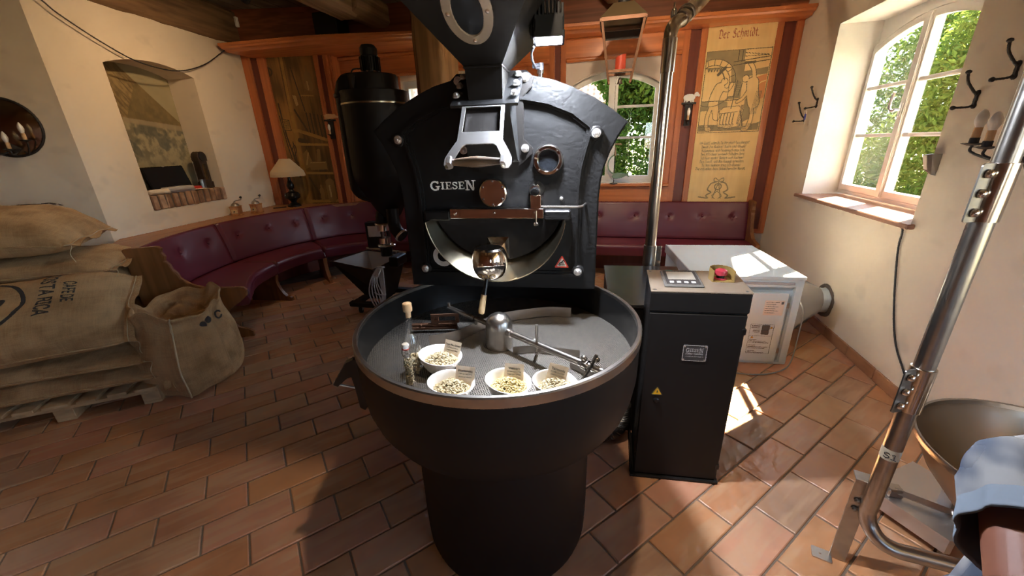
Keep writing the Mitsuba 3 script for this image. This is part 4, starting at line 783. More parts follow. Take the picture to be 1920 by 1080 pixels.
part(bench, 'side_panel', prism(sg.Polygon([(x * .68, z) for x, z in pl_]), .035, frame((1.655, 5.17, 0), (0, -1, 0), UZ), .005), 'wood_bench', 30, label='scalloped wooden end panel by the right wall')
part(bench, 'plinth_board', cat([sweep(np.array([p + np.array([0, 0, .22]) for p in (at_(BK, np.linspace(0.05, 9, 60)))]), np.array([(-.01, -.22), (.01, -.22), (.01, .2), (-.01, .2)]), up=(0, 0, 1))]), 'wood_inset', 30)

# ================================================================ niche: brick sill, painting, what stands in it
def NM(off): return np.array([[DN[0], NN[0], 0, C0[0] + NN[0] * off], [DN[1], NN[1], 0, C0[1] + NN[1] * off], [0, 0, 1, 0], [0, 0, 0, 1.]])   # local x along the wall, y into the room, z up
br = thing('niche_sill', 'brick sill of the painted niche laid as a row of headers', 'sill', kind='structure')
scene[br] = mikit.ply(move(box(.456, 1.386, -.31, .000, 1.08, 1.214), NM(0)), 'mortar')
for i in range(12):
    x = .462 + i * .0775; w = .060 + R.uniform(-.004, .004)
    part(br, 'brick', move(hull(box(x, x + w, -.16, .014 + R.uniform(-.004, .006), 1.072 + R.uniform(0, .006), 1.218 + R.uniform(-.003, .004), .008).vertices + R.normal(0, .002, (24, 3))), NM(0)), 'brick', False)
def mural(p, n, uv):
    s = (p.x - float(C0[0])) * float(DN[0]) + (p.y - float(C0[1])) * float(DN[1]); z = p.z
    w = fbm(s * 5, z * 5, 1, octaves=4); f = fbm(s * 22, z * 16, 4, octaves=4); st = fbm(s * 60 + z * 40, z * 8, 6)
    sky_ = mix((.30, .26, .15), (.38, .33, .21), w)
    c = mix((.19, .17, .11), (.36, .31, .19), smoothstep(.3, .7, f))                                   # yard and figures, a blur of greys
    c = mix(c, (.10, .105, .085), smoothstep(.50, .62, fbm(s * 9 + 3, z * 7, 9, octaves=3)) * smoothstep(1.40, 1.55, z) * .75)
    c = mix(c, mix((.33, .28, .17), (.24, .21, .13), w), smoothstep(1.62, 1.5, z) * smoothstep(.42, .6, w) * .8)
    wall = smoothstep(1.90, 1.93, z + .12 * (s - .9)) * smoothstep(2.02, 1.99, z + .10 * (s - .9))
    c = mix(c, (.34, .27, .17), wall * .8)
    roof = smoothstep(0, .02, z - (1.97 - .10 * (s - .74))) ; thatch = mix((.17, .12, .06), (.33, .24, .11), smoothstep(.3, .7, .5 * st + .5 * f))
    c = mix(c, thatch, roof)
    gable = smoothstep(0, .015, (s - .80) * .9 - (z - 2.0) * .52 ) * smoothstep(0, .02, z - 1.85 + .3 * (s - 1.0)); c = mix(c, mix((.13, .105, .055), (.25, .18, .08), f), gable * roof)
    up = smoothstep(0, .02, z - (2.47 - 1.02 * (s - .86)))
    return mix(c, sky_, up)
pbr('mural_paint', proc(mural), .85, spec=.15)
mu = single('mural', prism(arch_poly(.456, 1.386, 1.08, 2.40, .085), .012, wallM(C0 - NN * .345, DN)), 'mural_paint', 'faded mural of a thatched farmyard on the back of the niche', 'painting', False)
mon = thing('monitor', 'flat black monitor leaning against the mural behind the brick sill', 'monitor')
MMo = NM(-.20) @ np.array([[1, 0, 0, .70], [0, -.26, .965, 0], [0, .965, .26, 1.226], [0, 0, 0, 1.]])
part(mon, 'casing', move(box(0, .48, 0, .27, -.03, 0, .006), MMo), 'black_gloss'); part(mon, 'screen', move(box(.014, .466, .024, .256, 0, .002), MMo), 'screen_off', False); part(mon, 'sensor', move(box(.23, .26, .262, .268, 0, .002), MMo), 'grey_panel', False)
mo2 = thing('monitor', 'second black monitor seen nearly edge-on at the left side of the niche', 'monitor')
M2_ = NM(-.06) @ np.array([[.62, -.15, .75, .475], [-.78, -.13, .60, .0], [0, .98, .2, 1.226], [0, 0, 0, 1.]])
part(mo2, 'casing', move(box(0, .30, 0, .40, -.03, 0, .006), M2_), 'black_paint'); part(mo2, 'screen', move(box(.014, .286, .02, .385, 0, .002), M2_), 'screen_off', False)
ck_ = thing('clock', 'small dark wooden longcase clock standing in the niche', 'clock')
MC = NM(-.13) @ np.array([[1, 0, 0, 1.285], [0, 1, 0, 0], [0, 0, 1, 1.222], [0, 0, 0, 1.]])
part(ck_, 'case', move(cat([box(-.062, .062, -.05, .05, 0, .07, .004), prism(sg.box(-.05, .06, .05, .30).difference(sg.box(-.026, .09, .026, .27)), .08, frame((0, .04, 0), (1, 0, 0), UZ)), prism(sg.Point(0, .345).buffer(.062).union(sg.box(-.062, .30, .062, .345)), .09, frame((0, .045, 0), (1, 0, 0), UZ), .006)]), MC), 'wood_dark')
part(ck_, 'dial', move(lathe([(.045, 0), (.045, .004), (0, .004)], 28, (0, -.0475, .350), (0, -1, 0)), MC @ np.diag([1, -1, 1, 1.])), 'iron', label='dark round dial'); part(ck_, 'pendulum_window', move(box(-.026, .026, .012, .018, .09, .27), MC), 'brass', False)
pb = single('plastic_bag', move(hull([(x + R.normal(0, .01), y, z) for x in (0, .09, .2, .27) for y in (-.08, 0, .07) for z in (0, .035 + .03 * R.random())]), NM(-.07) @ np.array([[1, 0, 0, .72], [0, 1, 0, 0], [0, 0, 1, 1.222], [0, 0, 0, 1.]])), 'cloth_grey', 'crumpled grey bag lying on the brick sill', 'bag', True)
single('plastic_bag', move(hull([(x + R.normal(0, .008), y, z) for x in (0, .1, .19) for y in (-.06, 0, .05) for z in (0, .03 + .02 * R.random())]), NM(-.06) @ np.array([[1, 0, 0, .52], [0, 1, 0, 0], [0, 0, 1, 1.222], [0, 0, 0, 1.]])), 'plaster', 'pale crumpled wrapper at the left end of the brick sill', 'wrapper', True)
single('paper_sheet', move(grid(np.array([[(x, y, .003 + .004 * math.sin(14 * x + 9 * y)) for y in np.linspace(-.06, .055, 6)] for x in np.linspace(0, .22, 9)])), NM(-.04) @ np.array([[1, 0, 0, .95], [0, 1, 0, 0], [0, 0, 1, 1.222], [0, 0, 0, 1.]])), 'paper', 'white sheet of paper on the brick sill', 'paper', True)
single('red_box', move(box(0, .13, -.03, .03, 0, .035, .006), NM(-.10) @ np.array([[1, 0, 0, 1.03], [0, 1, 0, 0], [0, 0, 1, 1.222], [0, 0, 0, 1.]])), 'red_plastic', 'small red box on the brick sill beside the clock', 'box')
single('drinking_glass', move(lathe([(0, .004), (.024, .004), (.030, .10), (.028, .10), (.022, .008), (0, .008)], 20), NM(-.08) @ np.array([[1, 0, 0, 1.195], [0, 1, 0, 0], [0, 0, 1, 1.222], [0, 0, 0, 1.]])), 'bottle_glass', 'clear drinking glass between the red box and the clock', 'glass')

# wall sconce with a round polished plate on the left wall
MS = frame(C0 + DL * .385 + [0, 0, 1.846], -DL, UZ)            # local x to the right along the wall, y up, z into the room
sc = thing('mirror_sconce', 'round polished brass plate wall sconce with electric candles on the left wall', 'wall lamp')
part(sc, 'plate', move(lathe([(0, .034), (.08, .031), (.15, .022), (.205, .008), (.215, .004), (.215, .0), (0, 0)][::-1], 64), MS), 'mirror_brass', 30)
part(sc, 'plate_rim', move(sweep(np.array([(.218 * math.cos(t), .218 * math.sin(t), .008) for t in np.linspace(0, 2 * np.pi, 64, endpoint=False)]), circ(.010, 8), closed=True), MS), 'iron')
def candle(parent, p, bulb_h=.075, r=.0125, s=1.0, up=UZ):
    """An electric candle: drip cup, card sleeve, flame bulb."""
    k = part(parent, 'candle', lathe([(.0, -.012), (.014, -.010), (.034, 0), (.036, .004), (.030, .004), (.015, .002), (.0, .002)], 24, p, up), 'iron', label='iron drip cup')
    part(k, 'sleeve', lathe([(r, .002), (r, .052), (0, .052)], 18, p, up), 'card_tube', label='cardboard candle sleeve')
    part(k, 'bulb', lathe([(.010, .052), (.0115, .058), (.017, .074), (.0185, .086), (.016, .104), (.009, .122), (.003, .132), (0, .134)], 20, p, up), 'bulb_glass', label='white flame shaped bulb')
    return k
for x, h in ((-.115, -.13), (.02, -.165), (.135, -.10)):
    q = (MS @ np.array([x, h, .10, 1]))[:3]; candle(sc, q)
    part(sc, 'arm', move(tube([(x * .4, -.185, .012), (x * .7, -.20, .05), (x, h - .035, .095), (x, h - .01, .10)], .006, 8, 5), MS), 'iron')
part(sc, 'rosette', move(hull([(a, b - .16, c) for a, b, c in [(-.05, 0, .02), (.05, 0, .02), (0, .05, .02), (0, -.05, .02), (0, 0, .05)]]), MS), 'iron', False)
# cables on the niche wall
cb2 = [(.0, 2.84), (.112, 2.766), (.206, 2.692), (.47, 2.552), (.76, 2.448), (1.146, 2.434), (1.517, 2.55), (1.847, 2.739), (2.07, 2.87)]
single('hanging_cable', move(tube([(s, .05, z) for s, z in cb2], .0055, 8, 6), NM(0)), 'cable_black', 'dark cable sagging across the top of the niche wall', 'cable')
single('cable', move(tube([(2.225, .075, 3.09), (2.262, .085, 3.02), (2.24, .09, 2.93), (2.17, .09, 2.85)], .006, 8, 5), NM(0)), 'cable_black', 'short cable hanging from the white socket on the dark beam', 'cable')
single('junction_box', move(box(2.185, 2.255, .04, .075, 3.08, 3.19, .006), NM(0)), 'white_plastic', 'small white junction box on the dark wall plate beam', 'junction box')

# on the ledge: lamp, coffee mills
tl = thing('table_lamp', 'table lamp with a beige pleated shade on the ledge before the painted panel', 'lamp'); to = (-4.245, 4.615, .878)
part(tl, 'shade', lathe([(.212, .425), (.203, .470), (.066, .630), (.062, .630), (.199, .468), (.208, .425)], 40, to), 'lampshade', 20); part(tl, 'shade_trim', lathe([(.214, .405), (.214, .432), (.208, .432), (.208, .405)], 40, to), 'lampshade')
part(tl, 'base', lathe([(0, 0), (.085, 0), (.085, .02), (.06, .035), (.03, .06), (.05, .09), (.095, .12), (.10, .15), (.08, .185), (.035, .205), (.025, .23), (.04, .25), (.045, .29), (.03, .33), (.02, .36), (.015, .48), (0, .48)], 32, to), 'black_gloss')
def mill(o, rot, lab):
    k = thing('coffee_mill', lab, 'coffee mill', 'coffee mills on the ledge'); M = np.array([[math.cos(rot), -math.sin(rot), 0, o[0]], [math.sin(rot), math.cos(rot), 0, o[1]], [0, 0, 1, .878], [0, 0, 0, 1.]])
    part(k, 'body', move(cat([box(-.055, .055, -.055, .055, 0, .014, .003), box(-.048, .048, -.048, .048, .014, .10, .003), box(-.054, .054, -.054, .054, .10, .11, .003)]), M), 'wood_mill')
    part(k, 'drawer', move(cat([box(-.035, .035, -.052, -.046, .025, .07, .002)]), M), 'wood_light'); part(k, 'knob', move(ball((0, -.058, .048), .008, 10), M), 'iron', True)
    part(k, 'hopper', move(lathe([(.045, .11), (.043, .125), (.030, .142), (.012, .15), (.008, .165), (0, .165)], 24), M), 'steel'); part(k, 'crank', move(cat([tube([(0, 0, .165), (.02, .0, .172), (.085, 0, .185)], .0045, 8), cyl((.085, 0, .18), (.085, 0, .205), .003)]), M), 'steel')
    part(k, 'crank_knob', move(ball((.085, 0, .212), .014, 12), M), 'iron', True); return k
mill((-4.46, 3.90), .4, 'wooden coffee mill on the ledge, the one nearer the niche'); mill((-4.36, 4.10), .1, 'wooden coffee mill with light box on the ledge, the one nearer the lamp')
single('pen', cyl((-4.40, 4.40, .884), (-4.30, 4.52, .884), .006, 10), 'black_gloss', 'dark pen-like stick lying on the ledge beside the lamp', 'pen')

# painted panel with tools and shelves, on the slanting wall
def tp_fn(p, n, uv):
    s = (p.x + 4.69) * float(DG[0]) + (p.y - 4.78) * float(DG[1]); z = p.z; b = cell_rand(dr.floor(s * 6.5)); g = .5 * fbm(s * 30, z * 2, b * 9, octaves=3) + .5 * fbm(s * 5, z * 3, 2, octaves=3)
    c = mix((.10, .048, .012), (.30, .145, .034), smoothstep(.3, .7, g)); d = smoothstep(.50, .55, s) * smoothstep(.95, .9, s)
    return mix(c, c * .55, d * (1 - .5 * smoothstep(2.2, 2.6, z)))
pbr('tool_paint', proc(tp_fn), .45)
pbr('paint_ochre', proc(lambda p, n, uv: mix((.20, .105, .022), (.36, .20, .045), fbm(p.x * 9, p.y * 9, p.z * 14, octaves=3))), .45)
pbr('paint_umber', (.055, .032, .014), .45); pbr('paint_dull', (.19, .105, .03), .45); pbr('paint_pale', (.32, .21, .08), .5)
tp = thing('painted_panel', 'dark ochre panel painted with shelves of tools and bottles, left of the cyclone', 'painted panel')
TPM = lambda z: wallM(DG0 + NG * z, DG)
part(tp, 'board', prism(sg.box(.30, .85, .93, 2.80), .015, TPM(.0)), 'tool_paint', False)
def deco(name, geoms, mat, lab=None, z=.0155):
    for g in geoms: part(tp, name, prism(g, .0012, TPM(z)), mat, False, label=lab)
ls = lambda p, w: sg.LineString(p).buffer(w)
deco('painted_shelf', [sg.Polygon([(.665, 2.30), (.832, 2.292), (.832, 2.276), (.665, 2.283)]), sg.Polygon([(.50, 1.705), (.91, 1.685), (.91, 1.655), (.50, 1.672)]), sg.Polygon([(.487, 1.325), (.91, 1.31), (.91, 1.275), (.487, 1.29)]), sg.Polygon([(.475, .93), (.92, .93), (.92, .89), (.475, .89)]), ls([(.525, 1.865), (.905, 1.735)], .022), ls([(.50, 2.76), (.47, .93)], .018)], 'paint_ochre', 'painted shelf board')
deco('painted_bottle', [sg.Point(.80, 2.40).buffer(.062).union(ls([(.80, 2.42), (.80, 2.52)], .045)), ls([(.80, 2.45), (.802, 2.63)], .014), ls([(.835, .95), (.835, 1.16)], .062), ls([(.70, .95), (.70, 1.07)], .03), ls([(.70, 1.05), (.70, 1.13)], .012), sg.box(.60, 1.345, .84, 1.455), sg.Polygon([(.53, 1.36), (.66, 1.40), (.60, 1.62), (.52, 1.55)]), ls([(.74, 1.46), (.76, 1.60)], .024)], 'paint_dull', 'painted bottle or jar', .0160)
deco('painted_highlight', [ls([(.785, 2.36), (.782, 2.45)], .010), ls([(.82, .97), (.82, 1.12)], .012), sg.Polygon([(.55, 2.30), (.60, 2.29), (.61, 2.18), (.575, 2.165)]), ls([(.62, 1.44), (.82, 1.44)], .006), ls([(.56, 1.42), (.61, 1.57)], .01)], 'paint_pale', None, .0168)
deco('painted_tool', [ls([(.54, 2.12), (.66, 1.86)], .012), ls([(.60, 2.62), (.68, 2.10)], .007)] + [ls([(.69 + .05 * i, 2.08 - .01 * i), (.70 + .05 * i, 1.84 - .02 * i)], .009) for i in range(5)] + [ls(smooth_path([(.34, 2.20), (.36, 1.80), (.41, 1.50), (.43, 1.25)], 4), .010), ls(smooth_path([(.32, 2.05), (.345, 1.7), (.37, 1.5)], 4), .007), ls(smooth_path([(.40, 1.62), (.44, 1.68), (.45, 1.60), (.40, 1.50), (.45, 1.44), (.42, 1.36)], 4), .006), ls([(.43, 1.72), (.43, 1.30)], .006), ring((.300, 2.58), .035, .055).union(ls([(.30, 2.55), (.30, 2.61)], .012)), ls([(.56, 1.24), (.66, 1.0)], .012), ls([(.53, 1.74), (.62, 1.72)], .028)], 'paint_umber', 'painted hanging tool')
deco('painted_note', [sg.Polygon([(.345, 2.01), (.435, 1.995), (.440, 1.865), (.352, 1.875)])], 'paint_ochre', 'painted note', .0160); deco('note_line', [ls([(.362, z), (.425, z - .004)], .003) for z in np.linspace(1.895, 1.985, 6)] + [sg.Polygon([(.345, 2.01), (.435, 1.995), (.440, 1.865), (.352, 1.875)]).exterior.buffer(.004)], 'paint_umber', None, .0172)
# small animal sconces on the pilasters
def animal_sconce(M, lab, animal, mat):
    k = thing('wall_sconce', lab, 'wall lamp')
    part(k, 'backplate', move(cat([prism(sg.Polygon([(-.03, -.16), (.03, -.16), (.035, .06), (-.035, .06)]), .012), prism(sg.box(-.075, .065, .075, .085), .03, None), tube([(0, -.06, .012), (0, -.13, .03), (-.0, -.14, .07), (0, -.115, .075)], .006, 8, 5)]), M), 'iron')
    q = (M @ np.array([0, -.105, .075, 1]))[:3]; candle(k, q)
    if animal == 'sheep': g = union_all([affinity.scale(sg.Point(0, .135).buffer(.05), 1.25, .72), sg.Point(.072, .165).buffer(.022), ls([(.085, .160), (.098, .150)], .010)] + [ls([(x, .11), (x + dx, .085)], .008) for x, dx in ((-.045, -.004), (-.022, 0), (.022, 0), (.042, .004))])
    else: g = union_all([affinity.scale(sg.Point(0, .125).buffer(.05), 1.3, .6), sg.Point(.068, .125).buffer(.026), ls([(.08, .12), (.103, .115)], .014)] + [ls([(x, .11), (x, .085)], .009) for x in (-.045, -.022, .022, .042)])
    part(k, 'animal_figure', prism(g, .022, M @ np.array([[1, 0, 0, 0], [0, 1, 0, 0], [0, 0, 1, .004], [0, 0, 0, 1.]]), .006), mat, 30, label=('white sheep figure' if animal == 'sheep' else 'reddish pig figure'))
animal_sconce(frame((.835, 5.186, 1.90), (1, 0, 0), (0, 0, 1)), 'candle sconce topped by a white sheep on the pilaster beside the Schmidt panel', 'sheep', 'logo_white')
animal_sconce(wallM(DG0 + DG * 1.015 + NG * .052 + [0, 0, 1.90], DG), 'candle sconce topped by a reddish pig on the pilaster left of the cyclone', 'pig', 'card_tube')

# lettered panel of the smith on the right of the back wall
def pn_fn(p, n, uv): return mix((.58, .38, .145), (.70, .50, .22), smoothstep(.2, .8, .6 * fbm(p.x * 3, 1, p.z * 5, octaves=3) + .4 * grain(p, 2)))
pbr('panel_paint', proc(pn_fn), .5)
pbr('print_grey', proc(lambda p, n, uv: mix((.20, .15, .075), (.34, .25, .11), fbm(p.x * 8, 2, p.z * 8, octaves=3))), .6); pbr('print_line', (.115, .085, .05), .6); pbr('print_red', (.33, .10, .045), .6); pbr('print_fire', (.52, .22, .07), .6)
sp_ = thing('lettered_panel', 'tall yellow panel headed Der Schmidt with a smithy scene and verses', 'painted panel')
part(sp_, 'board', prism(sg.box(.952, .80, 1.606, 2.80), .030, MB(5.215)), 'panel_paint', False)
ZP = 5.1845
def pp(name, geoms, mat, lab=None, z=0.0): part(sp_, name, prism(union_all(geoms) if isinstance(geoms, list) else geoms, .001, MB(ZP - z)), mat, False, label=lab)
tg, tw = frak('Der Schmidt.', .052, .14); pp('heading', affinity.translate(affinity.scale(tg, .40 / tw, 1, origin=(0, 0)), 1.06, 2.590), 'print_red', 'red broken-script heading Der Schmidt')
zt, zb, xa, xb = 2.475, 1.655, .965, 1.600
fr_ = sg.box(xa, zb, xb, zt); pp('picture_frame_line', fr_.difference(fr_.buffer(-.006)), 'print_line')
sx = lambda x: xa + x * (xb - xa); sz = lambda z: zb + z * (zt - zb)
def G(pts): return sg.Polygon([(sx(x), sz(z)) for x, z in pts]).buffer(0)
def LN(pts, w=.0035, k=4): return sg.LineString(smooth_path([(sx(x), sz(z), 0) for x, z in pts], k)[:, :2] if len(pts) > 2 else [(sx(x), sz(z)) for x, z in pts]).buffer(w)
archo = sg.Point(sx(.14), sz(.62)).buffer(.235).union(sg.box(sx(0), sz(.45), sx(.14) + .235, sz(.62))); archi = sg.Point(sx(.14), sz(.62)).buffer(.175).union(sg.box(sx(0), sz(.40), sx(.14) + .175, sz(.62)))
shade = [sg.box(sx(.0), sz(.42), sx(.60), sz(1)).difference(archo).intersection(fr_), G([(.0, .40), (.46, .40), (.46, .30), (.0, .28)]), G([(.40, .86), (.62, .86), (.62, .42), (.52, .40), (.52, .62), (.44, .62)]), G([(.60, .74), (.98, .78), (.98, .70), (.60, .68)]), G([(.42, .05), (.62, .05), (.64, .28), (.44, .28)]), G([(.70, .12), (.80, .16), (.97, .50), (.90, .58), (.78, .56), (.70, .40)]), G([(.0, .02), (.98, .02), (.98, .12), (.7, .06), (.3, .10), (.0, .10)])]
pp('shading', [s.intersection(fr_.buffer(-.004)) for s in shade], 'print_grey', 'grey shading of the printed scene', .0004)
pp('forge_fire', [G([(.80, .66), (.98, .70), (.98, .42), (.88, .38), (.84, .50)]).difference(LN([(.84, .55), (.9, .6), (.97, .62)], .006))], 'print_fire', 'printed forge fire', .0006)
man = lambda pts, w: LN(pts, w)
fig1 = union_all([sg.Point(sx(.335), sz(.635)).buffer(.034), man([(.27, .56), (.22, .46), (.20, .36)], .052), man([(.30, .56), (.40, .53), (.46, .60)], .018), man([(.18, .34), (.13, .20), (.14, .06), (.19, .045)], .020), man([(.24, .32), (.28, .20)], .035)])
fig2 = union_all([sg.Point(sx(.66), sz(.655)).buffer(.034), man([(.78, .60), (.80, .48), (.84, .36)], .058), man([(.80, .62), (.76, .76), (.70, .83)], .020), man([(.74, .52), (.66, .42), (.58, .38)], .016), man([(.82, .32), (.84, .18), (.80, .05), (.74, .035)], .020)])
pp('figures', [fig1, fig2], 'panel_paint', 'two printed smiths at the anvil', .0008)
stump = G([(.32, .07), (.30, .26), (.38, .32), (.62, .33), (.70, .28), (.68, .08), (.5, .05)])
pp('anvil_block', [stump, G([(.44, .30), (.43, .38), (.36, .40), (.36, .415), (.60, .425), (.58, .38), (.56, .30)])], 'panel_paint', 'printed anvil on its block', .0009)
lines = [f_.exterior.buffer(.0028) for f_ in (fig1, fig2, stump) if hasattr(f_, 'exterior')] + [archi.exterior.buffer(.003).intersection(fr_), archo.exterior.buffer(.003).intersection(fr_)]
lines += [sg.LineString([(sx(.14) + .175 * math.cos(a), sz(.62) + .175 * math.sin(a)), (sx(.14) + .235 * math.cos(a), sz(.62) + .235 * math.sin(a))]).buffer(.003).intersection(fr_) for a in np.radians(range(0, 130, 18))]
lines += [LN([(.33, .66), (.30, .72), (.26, .76)], .005), LN([(.22, .72), (.32, .80)], .014), LN([(.62, .84), (.76, .845)], .012), LN([(.0, .80), (.40, .80)], .004), LN([(.36, .40), (.60, .41)], .004), LN([(.50, .99), (.50, .86)], .004), LN([(.56, .99), (.56, .86)], .004), LN([(.44, .86), (.98, .90)], .004), LN([(.44, .82), (.98, .86)], .004), LN([(.54, .64), (.50, .30)], .004), LN([(.62, .60), (.58, .46)], .004)]
lines += [LN([(x, .96 - .1 * (x - .6)), (x + .03, .95 - .1 * (x - .6))], .003) for x in np.linspace(.6, .93, 8)] + [LN([(x, .92), (x + .03, .915)], .003) for x in np.linspace(.6, .93, 8)]
lines += [LN([(.36 + .05 * i, .24), (.35 + .05 * i, .12), (.375 + .05 * i, .10)], .004) for i in range(5)] + [LN([(.34, .24), (.62, .26)], .003), LN([(.66, .26), (.72, .08)], .006)]
lines += [LN([(.02 + .31 * i, .03 + .014 * j), (.26 + .31 * i, .03 + .014 * j)], .0018, 1) for i in range(3) for j in range(6)] + [LN([(.62 + .012 * j, .10), (.66 + .012 * j, .34)], .0018) for j in range(4)] + [LN([(.86 + .02 * j, .50), (.82 + .02 * j, .22)], .0018) for j in range(5)] + [LN([(.54, .62 - .022 * j), (.60, .615 - .022 * j)], .002) for j in range(9)]
lines += [LN([(.05 + .045 * i, .80), (.06 + .045 * i, .76), (.08 + .045 * i, .80)], .004) for i in range(5)]
pp('line_work', [l.intersection(fr_) for l in lines], 'print_line', 'dark line work of the printed scene', .0014)
for i, (t, w) in enumerate([('Ich kupff schmide da die pferd beschlagen/', .52), ('Dann die Rader/ Karn und Wagn/', .47), ('Schwungen und dassenach was tun/', .46), ('Den Pflocken/ so auch Schuden han/', .47), ('Ich kan sunts/ Ketten und Rechen/', .46), ('Den Fenstl und die Zaungl schmiden', .47), ('Zu den Eisenen trug ich Glanst/', .42), ('Die erfunden hess Schmidwerchs Kunst.', .54)]):
    g, w0 = frak(t, .0195, .10); z = 1.530 - i * .0405; pp('verse_line', affinity.translate(affinity.scale(g, w / w0, 1, origin=(0, 0)), 1.268 - w / 2, z), 'print_line')
cx, cz = 1.27, 1.045
orn = [ring((cx, cz + .01), .030, .042), ls([(cx - .045, .92), (cx, cz + .06)], .005), ls([(cx + .045, .92), (cx, cz + .06)], .005)] + [ls(smooth_path([(cx + s * .0, 1.125, 0), (cx + s * .045, 1.155, 0), (cx + s * .05, 1.12, 0), (cx, 1.115, 0)], 5)[:, :2], .005) for s in (-1, 1)] + [ls(smooth_path([(cx + s * .02, 1.11, 0), (cx + s * .08, 1.09, 0), (cx + s * .11, 1.02, 0), (cx + s * .07, .99, 0), (cx + s * .12, .95, 0), (cx + s * .10, .92, 0), (cx + s * .2, .935, 0)], 5)[:, :2], .007) for s in (-1, 1)] + [ls(smooth_path([(cx + s * .0, 1.0, 0), (cx + s * .04, .97, 0), (cx + s * .05, .94, 0), (cx + s * .02, .915, 0)], 5)[:, :2], .004) for s in (-1, 1)]
pp('ribbon_ornament', orn, 'print_grey', 'printed ribbon and wreath ornament')
single('loudspeaker', box(-3.62, -3.30, 4.86, 5.12, 2.838, 3.17, .01), 'black_paint', 'black box loudspeaker standing on the cornice beside the ceiling beam', 'loudspeaker')


# ================================================================ coffee sacks on a pallet (local: x to the right along the front edge, y away, z up; origin = right front corner)
AP = math.radians(35.6); PO = np.array([-2.93, 1.614, 0])
MP = np.array([[math.cos(AP), -math.sin(AP), 0, PO[0]], [math.sin(AP), math.cos(AP), 0, PO[1]], [0, 0, 1, 0], [0, 0, 0, 1.]])
P_ = lambda m: move(m, MP)
pal = thing('pallet', 'worn wooden pallet under the stack of coffee sacks', 'pallet')
PLX = 1.0
for i, (a, w) in enumerate(((0, .12), (.165, .10), (.315, .10), (.455, .13), (.625, .10), (.765, .10), (.885, .115))): part(pal, 'deck_board', P_(box(-a - w, -a, -.01 + R.uniform(-.008, .008), 1.19, .104, .126, .003)), 'wood_pallet', False)
for y in (.0, .56, 1.09): part(pal, 'stringer_board', P_(box(-PLX, 0, y, y + .10, .082, .104, .003)), 'wood_pallet', False)
for y in (.0, .55, 1.09):
    for x in (0, .45, .90): part(pal, 'block', P_(box(-x - .10, -x, y, y + .10 if y != .55 else y + .14, .020, .083, .003)), 'wood_pallet', False)
for x in (0, .45, .90): part(pal, 'bottom_board', P_(box(-x - .10, -x, 0, 1.19, 0, .021, .003)), 'wood_pallet', False)
